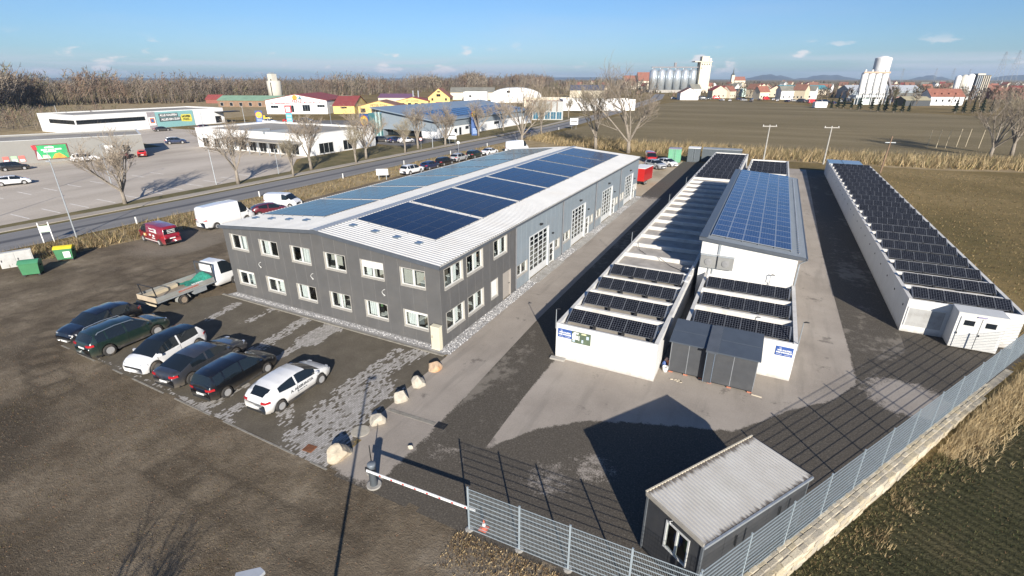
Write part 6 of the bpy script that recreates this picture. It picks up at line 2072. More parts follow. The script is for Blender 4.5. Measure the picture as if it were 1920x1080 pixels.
def gable_building(name, label, loc, rz, w, d, he, hr, wallm, roofm, axis='y', ov=0.35, cat='building'):
    """pitched roof; axis y: ridge runs back from the front gable, axis x: ridge along the front"""
    t = thing(name, label, cat, loc, rz)
    if axis == 'y':
        MB().prism([(0, 0), (w, 0), (w, he), (w / 2, hr), (0, he)], 0, 0.25, 'y').build('wall', wallm, t)
        MB().prism([(0, 0), (w, 0), (w, he), (w / 2, hr), (0, he)], d - 0.25, d, 'y').build('wall', wallm, t)
        MB().box(0, 0.25, 0.25, d - 0.25, 0, he).build('wall', wallm, t)
        MB().box(w - 0.25, w, 0.25, d - 0.25, 0, he).build('wall', wallm, t)
        k = (hr - he) / (w / 2)
        for s in (0, 1):
            b = MB()
            xe = -ov if s == 0 else w + ov
            ze = he - k * ov
            b.prism([(xe, ze + 0.02), (w / 2, hr + 0.02), (w / 2, hr + 0.20), (xe, ze + 0.20)], -ov, d + ov, 'y')
            b.build('roof', roofm, t)
    else:
        MB().prism([(0, 0), (d, 0), (d, he), (d / 2, hr), (0, he)], 0, 0.25, 'x').build('wall', wallm, t)
        MB().prism([(0, 0), (d, 0), (d, he), (d / 2, hr), (0, he)], w - 0.25, w, 'x').build('wall', wallm, t)
        MB().box(0.25, w - 0.25, 0, 0.25, 0, he).build('wall', wallm, t)
        MB().box(0.25, w - 0.25, d - 0.25, d, 0, he).build('wall', wallm, t)
        k = (hr - he) / (d / 2)
        for s in (0, 1):
            b = MB()
            ye = -ov if s == 0 else d + ov
            ze = he - k * ov
            b.prism([(ye, ze + 0.02), (d / 2, hr + 0.02), (d / 2, hr + 0.20), (ye, ze + 0.20)], -ov, w + ov, 'x')
            b.build('roof', roofm, t)
    return t
FR = R(26.7)
# --- grey supermarket with the green billboard
ga = math.atan2(21.2, 10.2)
gs = flat_building('grey_store', 'long low grey store with a green billboard across the car park', (-105.1 - 45 * math.cos(ga), 41.2 - 45 * math.sin(ga), 0), ga, 45, 15, 4.35, M_STOREG, M_ROOFGR, 0.3)
bb = thing('billboard', 'green billboard with red corner and orange fruit on the grey store', 'billboard', (-105.1 - 17.7 * math.cos(ga), 41.2 - 17.7 * math.sin(ga), 0.6), ga)
MB().box(0, 5.1, -0.14, -0.03, 0, 2.85).build('frame', mat('billboard_frame', (0.15, 0.02, 0.03), 0.5), bb)
MB().box(0.35, 4.95, -0.17, -0.142, 0.12, 2.72).build('poster', mat('poster_green', (0.02, 0.30, 0.10), 0.5, var=0.25, scale=0.6), bb)
MB().prism([(-0.15, 1.9), (0.5, 2.0), (0.42, 2.7), (-0.3, 2.8)], -0.20, -0.172, 'y').build('red_corner', mat('poster_red', (0.50, 0.02, 0.03), 0.5), bb)
MB().prism([(0.08, 0.15), (0.85, 0.15), (0.35, 1.7)], -0.19, -0.172, 'y').build('white_corner', M_SWHITE, bb)
MB().prism([(2.3, 0.15), (4.6, 0.15), (4.2, 0.6), (3.6, 1.15), (2.9, 1.0)], -0.19, -0.172, 'y').build('fruit_print', mat('poster_orange', (0.60, 0.27, 0.04), 0.5, var=0.3, scale=1.5), bb)
MB().prism([(0.9, 0.2), (2.1, 0.2), (1.9, 0.85), (1.0, 0.9)], -0.19, -0.172, 'y').build('print_patch', mat('poster_pink', (0.55, 0.45, 0.38), 0.5, var=0.3, scale=1.5), bb)
for x0, x1, z in ((1.6, 3.0, 2.15), (1.0, 1.9, 1.72), (2.05, 3.0, 1.72), (3.1, 4.1, 1.78), (1.3, 3.2, 1.38)):
    MB().box(x0, x1, -0.19, -0.172, z, z + 0.24).build('print_line', M_SWHITE, bb)
for k, (a, c) in enumerate(((22.6, (0.50, 0.12, 0.10)), (21.4, (0.30, 0.48, 0.28)), (20.3, (0.52, 0.12, 0.10)))):
    p = thing('wall_poster', ['red and white poster, leftmost of three on the grey store', 'pale green poster, middle of three on the grey store', 'red and white poster, rightmost of three on the grey store'][k], 'poster', (-105.1 - a * math.cos(ga), 41.2 - a * math.sin(ga), 0.5), ga, 'posters on the grey store')
    MB().box(0, 0.9, -0.06, -0.02, 0, 1.1).build('sheet', mat('post_%d' % k, c, 0.6), p)
    MB().box(0.1, 0.8, -0.075, -0.062, 0.05, 0.45).build('white_area', M_SWHITE, p)
for u0, u1, z0, z1 in ((38.2, 39.6, 1.0, 2.6), (41.2, 42.6, 1.0, 2.6)):
    opening(gs, 'f', u0, u1, z0, z1, 45, 15, 'display_case', M_STOREW if u0 < 40 else M_DGLASS)
# --- white discount store with the teal poster wall
hf = flat_building('white_store', 'long white discount store with a teal lettered poster wall', (-191.0, 58.0, 0), 0, 21.5, 47.5, 5.4, M_STOREW, M_ROOFGR, 0.3)
opening(hf, 'f', 6.5, 21.2, 2.75, 3.95, 21.5, 47.5, 'window_strip', None, M_BLACK, 6)
opening(hf, 'r', 0.3, 19.6, 2.75, 3.95, 21.5, 47.5, 'window_strip', None, M_BLACK, 9)
MB().box(21.502, 21.6, 20.4, 22.9, 0, 5.2).build('grey_panel', mat('mauve_grey', (0.27, 0.25, 0.26), 0.6), hf)
tp = MB().box(21.502, 21.62, 22.95, 35.8, 0.1, 5.1).build('poster_wall', M_TEAL, hf)
MB().box(21.622, 21.64, 24.0, 30.4, 3.35, 4.55).build('caption_bar', mat('caption_grey', (0.07, 0.085, 0.09), 0.6), hf)
MB().box(21.622, 21.64, 24.0, 31.4, 1.95, 3.25).build('caption_bar', MATS['caption_grey'], hf)
lettering('ALLE KAUFEN', 0.92, M_SWHITE, hf, (21.66, 27.2, 3.95), PI / 2, 0.03, 0.02)
lettering('ALLES EIN ZUM', 0.92, M_SWHITE, hf, (21.66, 27.7, 2.60), PI / 2, 0.03, 0.02)
MB().prism([(31.3, 1.7), (34.9, 1.4), (35.1, 2.4), (34.9, 3.9), (31.6, 3.95), (31.2, 3.0)], 21.622, 21.65, 'x').build('yellow_badge', mat('badge_yellow', (0.62, 0.56, 0.10), 0.5), hf)
lettering('HOFER', 0.95, M_BLACK, hf, (21.67, 33.1, 3.2), PI / 2, 0.04, 0.02)
lettering('PREIS.-', 0.9, M_BLACK, hf, (21.67, 33.2, 2.25), PI / 2, 0.02, 0.02)
st_ = MB().box(21.602, 21.72, 20.6, 22.6, 1.0, 3.6).build('store_logo', M_SWHITE, hf)
MB().box(21.722, 21.74, 20.9, 22.3, 1.7, 3.3).build('logo_field', mat('logo_orange', (0.50, 0.16, 0.05), 0.5), st_)
MB().box(21.742, 21.76, 21.2, 22.0, 2.0, 3.0).build('logo_mark', mat('logo_blue', (0.05, 0.12, 0.32), 0.5), st_)
MB().box(21.502, 25.0, 44.0, 52.0, 3.9, 4.2).build('canopy', M_BLACK, hf)
opening(hf, 'r', 43.9, 46.2, 0.3, 2.6, 21.5, 47.5, 'door', None, M_BLACK)
# --- low white building with canopy
lw = flat_building('low_white_building', 'low white L-fronted shop building with shaded canopy by the road', (-109.2, 55.8, 0), 0, 37.2, 21.2, 4.5, M_STOREW, M_ROOFGR, 0.35)
for k, u in enumerate((2.0, 6.2, 10.8, 15.2, 18.6, 22.0, 25.4, 28.8, 32.2)):
    opening(lw, 'f', u, u + 2.3, 0.15, 2.3, 37.2, 21.2, 'shop_window', None, M_WHITE, 1)
for u in (3.0, 10.2):
    opening(lw, 'r', u, u + 4.2, 0.2, 2.4, 37.2, 21.2, 'shop_window', None, M_WHITE, 2)
MB().box(13.0, 36.0, -3.6, -0.05, 2.75, 3.0).build('canopy', M_ROOFGR, lw)
for k in range(8):
    MB().box(13.2 + 3.2 * k, 13.36 + 3.2 * k, -3.5, -3.34, 0, 2.75).build('canopy_post', M_GALV, lw)
for x in (18.0, 24.0):
    MB().box(x, x + 0.8, -0.1, 6.0, 4.0, 4.62).build('roof_upstand', M_GALV, lw)
# --- grey pitched supermarket with yellow disc
ld = thing('grey_supermarket', 'grey clad supermarket with low pent roof, solar panels and yellow disc sign', 'building', (-88.0, 96.2, 0), 0)
LW_, LD_ = 21.0, 62.0
def lz(x):
    return 7.4 + (4.55 - 7.4) * x / LW_
MB().prism([(2.2, 1.9), (LW_, 1.9), (LW_, lz(LW_)), (2.2, lz(2.2))], 0, 0.3, 'y').build('wall', M_STEELG, ld)
MB().box(2.2, LW_, 2.0, 2.3, 0, 1.9).build('shop_front', M_DGLASS, ld)
MB().box(LW_ - 5, LW_, 0.0, 0.28, 0, 1.88).build('wall', M_STOREW, ld)
MB().box(LW_ - 0.3, LW_, 0.3, LD_, 0, 2.7).build('wall', M_STOREW, ld)
MB().box(LW_ - 0.3, LW_ + 0.05, 0.3, LD_, 2.702, lz(LW_)).build('wall', M_STEELG, ld)
MB().box(2.0, 2.3, 0.3, LD_, 0, lz(2.2)).build('wall', M_STEELG, ld)
MB().prism([(2.0, 0), (LW_, 0), (LW_, lz(LW_)), (2.0, lz(2))], LD_, LD_ + 0.3, 'y').build('wall', M_STEELG, ld)
MB().prism([(-1.0, lz(-1.0) + 0.02), (LW_ + 0.6, lz(LW_ + 0.6) + 0.02), (LW_ + 0.6, lz(LW_ + 0.6) + 0.3), (-1.0, lz(-1.0) + 0.3)], -1.2, LD_ + 0.5, 'y').build('roof', mat('steel_blue_roof', (0.19, 0.235, 0.28), 0.4, var=0.06, coord='World', scale=0.2), ld)
for k in range(13):
    y = 6 + 4.1 * k
    MB().prism([(9.5, lz(9.5) + 0.34), (19.0, lz(19.0) + 0.34), (19.0, lz(19.0) + 0.42), (9.5, lz(9.5) + 0.42)], y, y + 3.3, 'y').build('solar_panel_row', M_DPV, ld)
MB().box(-2.2, 2.0, -0.6, 5.0, 0, 6.2).build('entrance_glazing', mat('teal_glass', (0.05, 0.14, 0.15), 0.15, var=0.2, scale=0.5), ld)
for x in (0.6, 1.8):
    MB().box(x, x + 0.3, -1.0, -0.65, 0, 6.6).build('entrance_post', mat('pale_teal', (0.40, 0.52, 0.50), 0.5), ld)
pn = MB().box(-5.4, -2.25, -0.8, -0.5, 2.0, 6.0).build('logo_panel', mat('logo_deep_blue', (0.02, 0.07, 0.22), 0.5), ld)
def disc_logo(parent, loc, r, rot):
    o = MB().lathe([(r, 0), (r, 0.06)], n=24).build('logo_disc', mat('logo_yellow', (0.70, 0.46, 0.02), 0.5), parent, loc=loc, rot=rot)
    MB().lathe([(r, 0.062), (r, 0.09), (r * 0.9, 0.09), (r * 0.9, 0.062)], n=24, cap=False).build('logo_ring', mat('logo_red', (0.5, 0.03, 0.03), 0.5), o)
    return o
disc_logo(ld, (-3.8, -0.802, 4.0), 1.5, (PI / 2, 0, 0))
lettering('LIDL', 0.95, MATS['logo_deep_blue'], ld, (-3.8, -0.90, 4.0), 0, 0.03, 0.03)
for u0, u1, z0, z1 in ((15.0, 17.0, 1.4, 2.3), (9.0, 10.4, 0.6, 2.0), (11.5, 12.8, 0.05, 2.2), (4.0, 4.9, 0.05, 2.3), (33.0, 36.5, 1.5, 2.4)):
    opening(ld, 'r', u0, u1, z0, z1, LW_, LD_, 'window' if z0 > 0.3 else 'door', None, M_GALV)
def totem(label, loc, rz, w, h, kind):
    t = thing('totem_sign', label, 'sign', loc, rz)
    if kind == 'disc':
        MB().box(-w / 2, w / 2, -0.2, 0.2, 0, h).build('pylon', MATS['logo_deep_blue'], t)
        disc_logo(t, (0, -0.202, h - w * 0.6), w * 0.46, (PI / 2, 0, 0))
        lettering('LIDL', w * 0.32, MATS['logo_deep_blue'], t, (0, -0.31, h - w * 0.6), 0, 0.02, 0.03)
        for k in range(3):
            MB().box(-w * 0.35, w * 0.35, -0.22, -0.202, 0.6 + 0.55 * k, 0.8 + 0.55 * k).build('caption', mat('pale_blue_text', (0.35, 0.45, 0.60), 0.5), t)
    else:
        MB().box(-w / 2, w / 2, -0.15, 0.15, 0, h * 0.62).build('pylon', mat('cyan_panel', (0.06, 0.30, 0.42), 0.5), t)
        MB().box(-w / 2 - 0.1, w / 2 + 0.1, -0.17, 0.17, h * 0.62, h).build('header', mat('poster_red', (0.5, 0.02, 0.03)), t)
        MB().box(-w * 0.35, w * 0.35, -0.19, -0.172, h * 0.68, h * 0.92).build('header_mark', M_SWHITE, t)
        for k in range(3):
            MB().box(-w * 0.38, w * 0.38, -0.17, -0.152, 0.5 + 1.1 * k, 1.2 + 1.1 * k).build('caption', mat('pale_cyan', (0.25, 0.48, 0.58), 0.5), t)
    return t
totem('tall blue pylon with yellow disc among the roadside trees', (-62.4, 109.2, 0), R(38), 2.1, 7.2, 'disc')
totem('short blue pylon with yellow disc in the supermarket car park', (-158.5, 112.0, 0), R(40), 2.5, 4.3, 'disc')
totem('cyan totem sign with a red header behind the low white roof', (-141.0, 110.8, 0), R(38), 2.0, 6.6, 'tyre')
# --- white hall with red lettering and maroon roof
fz = gable_building('lettered_hall', 'white gabled hall with red lettering and maroon roof', (-198.8, 147.7, 0), R(26.7), 28.6, 34, 6.0, 8.6, M_STOREW, M_REDROOF)
M_RLET = mat('red_sign_letters', (0.42, 0.03, 0.05), 0.6)
lettering('FENZ', 2.0, M_RLET, fz, (14.9, -0.1, 5.55), 0, 0.03, 0.06)
lettering('Kfz Gesamtservice', 1.25, M_RLET, fz, (6.6, -0.1, 4.75), 0, 0.02, 0.06)
lettering('Mercedes-Benz Service', 1.05, M_RLET, fz, (22.8, -0.1, 5.0), 0, 0.02, 0.06)
MB().lathe([(1.15, 0), (1.15, 0.08)], n=20).build('logo_disc', mat('logo_orange2', (0.60, 0.24, 0.03), 0.5), fz, loc=(14.0, -0.02, 7.2), rot=(PI / 2, 0, 0))
MB().prism([(15.4, 6.5), (17.4, 6.5), (16.4, 8.0)], -0.1, -0.02, 'y').build('logo_triangle', mat('logo_slate', (0.07, 0.16, 0.20), 0.5), fz)
for u0, u1, z0, z1, bb_ in ((2.2, 5.8, 2.6, 3.8, 2), (10.0, 13.0, 0.8, 3.9, 2), (17.0, 20.6, 1.2, 4.1, 2), (24.0, 27.6, 3.0, 4.1, 2)):
    opening(fz, 'f', u0, u1, z0, z1, 28.6, 34, 'window', None, M_GALV, bb_)
yw = gable_building('yellow_side_hall', 'yellow side wing with maroon roof beside the lettered hall', (-172.0, 163.0, 0), R(26.7), 10, 22, 3.6, 7.5, M_YELLOW, M_REDROOF, 'x')
opening(yw, 'f', 3.5, 6.5, 2.4, 3.1, 10, 22, 'window', None, M_BLACK, 1)
yA = gable_building('yellow_shop', 'low wide yellow gabled shop with dark lettering', (-163.0, 170.0, 0), R(26.7), 20, 16, 3.2, 5.6, M_YELLOW, M_BRROOF)
lettering('PETER TONI', 1.5, M_TIM, yA, (10.0, -0.1, 3.55), 0, 0.03, 0.06)
for u0, u1 in ((1.0, 3.4), (6.2, 12.4), (15.2, 17.6)):
    opening(yA, 'f', u0, u1, 0.4, 2.3, 20, 16, 'window', None, M_TIM, 2)
yC = gable_building('yellow_shop', 'yellow long shop with red roof left of the tall yellow gable', (-178.5, 218.0, 0), R(26.7), 18, 14, 3.6, 5.6, M_YELLOW, M_REDROOF, 'y')
for k in range(4):
    opening(yC, 'f', 2.5 + 3.8 * k, 4.4 + 3.8 * k, 0.6, 2.6, 18, 14, 'window', None, M_TIM)
lettering('ARTI GARDEN', 1.2, M_TIM, yC, (9.0, -0.1, 3.7), 0, 0.02, 0.06)
for k, x in enumerate((8.0, 11.0)):
    MB().lathe([(0.35, 5.0), (0.35, 9.0)], cx=x, cy=9.0, n=10).build('flue', M_SILO, yC)
yB = gable_building('yellow_gabled_house', 'tall yellow gabled house with red roof beyond the supermarket', (-165.5, 230.5, 0), R(26.7), 12.4, 16, 5.4, 10.2, M_YELLOW, M_ORROOF, 'y', 0.5)
for u0, u1, z0, z1 in ((1.8, 3.0, 3.6, 5.0), (9.6, 10.8, 3.6, 5.0), (4.8, 7.2, 5.8, 7.2), (5.4, 7.0, 8.0, 8.8), (1.8, 3.0, 0.6, 2.2), (9.6, 10.8, 0.6, 2.2)):
    opening(yB, 'f', u0, u1, z0, z1, 12.4, 16, 'window', None, M_TIM, 1)
MB().box(4.4, 8.0, -1.2, -0.02, 0, 3.0).build('porch', mat('porch_red', (0.28, 0.09, 0.07), 0.7), yB)
gable_building('purple_roof_hall', 'yellow hall with a long purple-red roof behind the yellow shops', (-225.4, 257.0, 0), R(20), 22.5, 12, 3.6, 5.8, M_CREAM, mat('purple_roof', (0.13, 0.07, 0.12), 0.6), 'x')
gable_building('fibre_roof_shed', 'long cream shed with dull grey roof beside the forest', (-213.2, 326.4, 0), R(26.7), 34, 16, 5.6, 8.9, M_CREAM, M_FIBRE, 'x')
wbx = flat_building('white_box_hall', 'plain white box hall between grey shed and arched hall', (-196.0, 318.0, 0), R(26.7), 17.7, 12, 6.2, M_STOREW, M_FIBRE)
opening(wbx, 'f', 4, 6, 2.6, 4.0, 17.7, 12, 'window')
opening(wbx, 'f', 12.5, 16.5, 0.2, 4.6, 17.7, 12, 'gate', M_GALV)
ah = thing('arched_hall', 'white hall with rounded barrel roof behind the supermarket', 'building', (-162.8, 299.8, 0), R(26.7))
arc = [(17.5 - 17.5 * math.cos(PI * k / 16), 4.5 + 4.9 * math.sin(PI * k / 16)) for k in range(17)]
MB().prism([(0, 0), (35, 0)] + arc[::-1], 0, 0.4, 'y').build('wall', M_STOREW, ah)
sk = MB()
for (p, q_) in zip(arc, arc[1:]):
    sk.quad((p[0], 0.4, p[1] + 0.02), (q_[0], 0.4, q_[1] + 0.02), (q_[0], 40, q_[1] + 0.02), (p[0], 40, p[1] + 0.02))
sk.build('roof', M_STOREW, ah)
MB().box(0, 35, 39.6, 40, 0, 4.5).build('wall', M_STOREW, ah)
opening(ah, 'f', 11, 13.5, 6.3, 7.8, 35, 40, 'window')
rb = flat_building('red_band_shop', 'long pale shop with a row of dark red windows', (-119.3, 262.1, 0), R(26.7), 29.7, 12, 4.8, M_CREAM, M_FIBRE)
for k in range(11):
    opening(rb, 'f', 1.2 + 2.6 * k, 2.8 + 2.6 * k, 2.6, 3.8, 29.7, 12, 'window', mat('dull_red_glass', (0.14, 0.05, 0.05), 0.3), M_CREAM)
pv = flat_building('glazed_pavilion', 'timber and glass pavilion at the end of the supermarket', (-72.0, 170.3, 0), R(26.7), 12.4, 9, 7.0, mat('pavilion_grey', (0.30, 0.31, 0.30), 0.6), M_TIM, 0.2, trim=M_TIM)
for k in range(5):
    opening(pv, 'f', 0.4 + 2.35 * k, 2.5 + 2.35 * k, 0.3, 3.1, 12.4, 9, 'glazing', mat('blue_glass', (0.03, 0.10, 0.15), 0.1), M_WHITE, 1)
    MB().box(0.4 + 2.35 * k, 0.7 + 2.35 * k, -0.4, -0.01, 3.3, 6.8).build('timber_fin', M_TIM, pv)
wl2 = flat_building('long_white_hall', 'long white hall along the far road beyond the pavilion', (-84.1, 235.1, 0), R(30), 38, 14, 5.4, M_STOREW, M_FIBRE)
gable_building('blue_roof_house', 'cream building with dark blue roof beyond the white halls', (-150.0, 420.0, 0), R(20), 30, 14, 6, 10, M_CREAM, mat('blue_roof', (0.045, 0.06, 0.11), 0.5), 'x')
# --- sheds on the left by the forest
gsh = gable_building('green_roof_shed', 'brown shed with long pale green roof before the forest', (-281.4, 180.4, 0), R(20), 40, 12, 3.6, 5.9, M_TIM, M_GREENROOF, 'x')
for k in range(6):
    opening(gsh, 'f', 1.5 + 6 * k, 3.5 + 6 * k, 0.4, 2.4, 40, 12, 'window', None, M_WHITE)
gable_building('green_roof_shed', 'second pale green roofed shed behind the lettered hall', (-232.0, 196.0, 0), R(20), 30, 12, 4.0, 6.2, M_TIM, M_GREENROOF, 'x')
gable_building('red_cottage', 'small red-roofed cottage at the forest edge', (-330.2, 205.4, 0), R(20), 10.2, 8, 2.6, 5.2, mat('cottage_red', (0.22, 0.08, 0.06), 0.8), M_REDROOF, 'x')
cs = thing('concrete_silo', 'pale concrete silo tower rising before the left forest', 'silo', (-330.0, 262.0, 0), 0)
MB().lathe([(5.0, 0), (5.0, 13.5), (4.2, 14.0)], n=20).build('shaft', M_CONCL, cs, True)
MB().box(-3.2, 1.6, -2.2, 2.2, 13.4, 18.6).build('headhouse', M_CONCL, cs)
MB().box(-2.4, 0.4, -1.6, 1.6, 18.6, 19.6).build('headhouse_cap', M_GALV, cs)
MB().tube([(2.2, -4.8, 0), (2.2, -4.8, 12.0), (1.0, -3.0, 15.0)], 0.3, 6).build('pipe', M_BLACK, cs)
# --- grain silos and tower
sl = thing('grain_silos', 'row of six steel grain silos with conveyor bridge', 'silos', (-124.4, 615.4, 0), R(26.7))
for k in range(6):
    o = MB().lathe([(4.6, 3.0), (4.6, 23.5), (0.6, 26.6)], cx=4.9 + 9.2 * k, cy=5, n=22).build('silo', M_SILO, sl, True)
    MB().lathe([(4.75, 23.4), (4.75, 23.6)], cx=4.9 + 9.2 * k, cy=5, n=22).build('rim', M_GALV, o)
MB().box(0, 56, -1, 11, 0, 3.0).build('plinth', M_CONC, sl)
MB().box(2, 60, 4.2, 5.8, 27.0, 28.2).build('conveyor', mat('conveyor_grey', (0.16, 0.15, 0.16), 0.6), sl)
MB().box(28, 30.5, 4, 6, 28.2, 32.5).build('elevator_head', MATS['conveyor_grey'], sl)
for k in range(7):
    MB().box(3 + 9 * k, 3.4 + 9 * k, 4.8, 5.2, 23, 27.0).build('bridge_leg', M_GALV, sl)
tw = thing('grain_tower', 'tall cream concrete grain tower beside the steel silos', 'tower', (-73.5, 640.9, 0), R(26.7))
MB().box(0, 12.5, 0, 11, 0, 33.0).build('shaft', M_CREAM, tw)
MB().box(-7, 13.2, -0.7, 11.7, 33.02, 34.0).build('cornice', M_CREAM, tw)
MB().box(1.5, 10.0, 1, 9, 34.0, 39.0).build('headhouse', M_CREAM, tw)
for k in range(4):
    opening(tw, 'f', 1.2 + 2.8 * k, 2.6 + 2.8 * k, 30.0, 31.4, 12.5, 11, 'window')
for z in (3.0, 6.0, 26.0):
    opening(tw, 'f', 0.8, 2.2, z, z + 1.2, 12.5, 11, 'window')
MB().lathe([(1.3, 34.0), (1.3, 36.4), (0.5, 37.2)], cx=12.0, cy=3, n=12).build('water_tank', M_STOREW, tw)
gable_building('granary_shed', 'grey shed with pale gable at the foot of the grain silos', (-53.7, 406.8, 0), R(20), 13.5, 14, 5.2, 8.7, M_STOREW, M_BRROOF)
# --- concrete plant
cp = thing('concrete_plant', 'white concrete mixing plant with four slim silos and large drum', 'plant', (60.0, 378.5, 0), R(26.7))
for k in range(4):
    x = 1.8 + 4.3 * k
    MB().lathe([(0.5, 5.0), (1.85, 7.5), (1.85, 18.2), (1.2, 19.2)], cx=x, cy=2, n=16).build('cement_silo', M_STOREW, cp, True)
    MB().lathe([(0.5, 19.2), (0.5, 20.6)], cx=x, cy=2, n=8).build('filter', M_STOREW, cp)
    for dx in (-1.5, 1.5):
        for dy in (0.6, 3.4):
            MB().box(x + dx - 0.14, x + dx + 0.14, dy - 0.14, dy + 0.14, 0, 8.5).build('leg', M_STOREW, cp)
MB().box(0, 16.5, 0.2, 0.4, 18.4, 19.4).build('gallery_rail', mat('rail_tan', (0.42, 0.28, 0.20), 0.6), cp)
MB().lathe([(4.5, 19.4), (4.6, 27.0), (4.5, 27.3), (1.5, 28.4)], cx=14.4, cy=7, n=28).build('drum_silo', M_STOREW, cp)
MB().box(12.0, 17.5, 4.0, 9.8, 0, 19.4).build('tower', M_STOREW, cp)
cb_ = MB()
cb_.prism([(18.0, 18.5), (19.4, 18.5), (27.5, 4.0), (26.0, 4.0)], 6.2, 7.6, 'y')
cb_.build('conveyor', mat('conveyor_grey', (0.16, 0.15, 0.16)), cp)
for x in (22.0, 25.5):
    MB().box(x, x + 0.3, 6.4, 7.4, 0, 12 if x < 23 else 6).build('conveyor_leg', M_GALV, cp)
MB().box(-1, 17, 1, 8, 4.4, 5.6).build('platform', mat('platform_pale', (0.45, 0.47, 0.46), 0.6), cp)
MB().box(2, 8, 0.5, 6, 0, 3.6).build('control_room', mat('pale_mint', (0.40, 0.50, 0.45), 0.6), cp)
gable_building('grey_hall', 'long grey hall with pale roof behind the mixing plant', (66.0, 498.3, 0), R(20), 55, 22, 6.2, 10.2, M_STEELG, mat('pale_sheet_roof', (0.38, 0.40, 0.42), 0.5, coord='World', scale=0.2), 'x')
gable_building('pink_hall', 'low pinkish depot building right of the mixing plant', (88.0, 430.0, 0), R(15), 30, 12, 4.0, 6.0, mat('pink_render', (0.45, 0.27, 0.24), 0.8), M_FIBRE, 'x')
rh = gable_building('red_roof_house', 'white house with orange-red hipped roof and four small windows', (99.3, 390.1, 0), R(20), 19, 12, 5.2, 9.4, M_STOREW, M_ORROOF, 'x')
for k in range(4):
    opening(rh, 'f', 3.0 + 3.6 * k, 4.1 + 3.6 * k, 2.0, 3.6, 19, 12, 'window')
for k in range(4):
    MB().box(2.5 + 4 * k, 3.7 + 4 * k, 1.0, 3.0, 6.2, 7.2).build('dormer', M_ORROOF, rh)
gable_building('open_shed', 'dark open-sided shed left of the red-roofed house', (84.0, 372.0, 0), R(26), 15, 10, 3.4, 5.2, mat('shed_dark', (0.05, 0.055, 0.06), 0.8), mat('yellowish_roof', (0.30, 0.27, 0.18), 0.8), 'x')
sr = thing('white_silos', 'three slim white silos standing right of the red roof', 'silos', (135.4, 502.1, 0), R(26.7))
for k in range(3):
    MB().lathe([(2.0 + 0.25 * k, 0), (2.0 + 0.25 * k, 16.5 + 0.6 * k), (1.0, 17.6 + 0.6 * k)], cx=2.2 + 4.6 * k, cy=3, n=16).build('silo', M_STOREW if k != 1 else M_CONCL, sr, True)
    MB().tube([(2.2 + 4.6 * k, 0.6, 0), (2.2 + 4.6 * k, 0.6, 16.5)], 0.15, 5).build('ladder', M_GALV, sr)
dk = thing('dark_silo', 'dark ribbed silo block beside the slim white silos', 'silo', (150.5, 520.0, 0), R(26.7))
MB().box(0, 11, 0, 10, 0, 18.0).build('block', mat('dark_silo_sheet', (0.05, 0.055, 0.065), 0.6), dk)
for k in range(7):
    MB().box(0.3 + 1.6 * k, 0.75 + 1.6 * k, -0.5, -0.02, 0, 17.6).build('rib', M_CREAM if k > 2 else M_GALV, dk)
MB().box(2, 8, 2, 8, 18.0, 19.0).build('headhouse', M_CREAM, dk)
gable_building('red_barn', 'long brown-red roofed barn behind the dark silo', (170.0, 540.0, 0), R(20), 40, 16, 4.5, 8.5, mat('barn_brick', (0.25, 0.10, 0.08), 0.8), M_BRROOF, 'x')
gh_ = flat_building('mint_hall', 'long pale mint hall with dark window strip at the town edge', (-16.6, 512.1, 0), R(26.7), 45.5, 18, 6.6, mat('mint_render', (0.45, 0.55, 0.50), 0.7), M_ROOFGR)
opening(gh_, 'f', 6, 24, 0.3, 2.8, 45.5, 18, 'shop_front')
for k in range(6):
    opening(gh_, 'f', 20 + 4 * k, 23 + 4 * k, 4.0, 5.4, 45.5, 18, 'window')
gable_building('teal_roof_hall', 'hall with a broad teal roof behind the mint building', (17.3, 598.2, 0), R(26.7), 48, 26, 5.0, 8.8, M_CREAM, M_TEALROOF, 'x')
tag(MB().prism([(-3.2, 0), (3.2, 0), (3.4, 2.6), (3.0, 3.1), (-3.0, 3.1), (-3.4, 2.6)], -1.6, 1.6, 'y').build('field_trailer', M_STOREW, None, loc=(36.5, 324.0, 0.3), rot=(0, 0, R(22))), 'white trailer standing alone at the far field edge', 'trailer')
# --- church and town houses
def cam_ray(px, dist):
    """point on the ground at a bearing (pixels across a 1920 wide view) and a distance"""
    a = 0.46677 - math.atan((px - 960) / 934.9 * math.cos(0.39777))
    return 16.05 - math.sin(a) * dist, -22.4 + math.cos(a) * dist
ch = thing('church', 'distant church with a dark pointed steeple above the town', 'church', (*cam_ray(1372, 1200), 0), R(26.7))
MB().box(0, 6, 0, 6, 0, 22).build('tower', M_CREAM, ch)
MB().lathe([(4.0, 22), (1.3, 26), (0.1, 37)], cx=3, cy=3, n=8).build('spire', mat('slate_spire', (0.06, 0.07, 0.07), 0.6), ch)
MB().box(6, 28, -2, 10, 0, 12).build('nave', M_CREAM, ch)
MB().prism([(-3, 12), (4, 19), (11, 12)], 6, 28, 'x').build('roof', M_ORROOF, ch)
for k, (x, y, w) in enumerate(((*cam_ray(1172, 930), 34), (*cam_ray(1198, 925), 40))):
    gable_building('brick_house', ['large red-roofed building left of the silos, nearer the trees', 'large red-roofed building just left of the grain silos'][k], (x, y, 0), R(26.7), w, 26, 10 if k == 0 else 12, 20 if k == 0 else 25, M_CREAM, M_ORROOF, 'x')
rt_ = random.Random(31)
HOUSE_ROOFS = [M_ORROOF, M_BRROOF, M_REDROOF, M_FIBRE]
HOUSE_WALLS = [M_CREAM, M_STOREW, mat('buff_render', (0.50, 0.43, 0.32), 0.85), mat('pale_ochre', (0.50, 0.43, 0.31), 0.85)]
protos = []
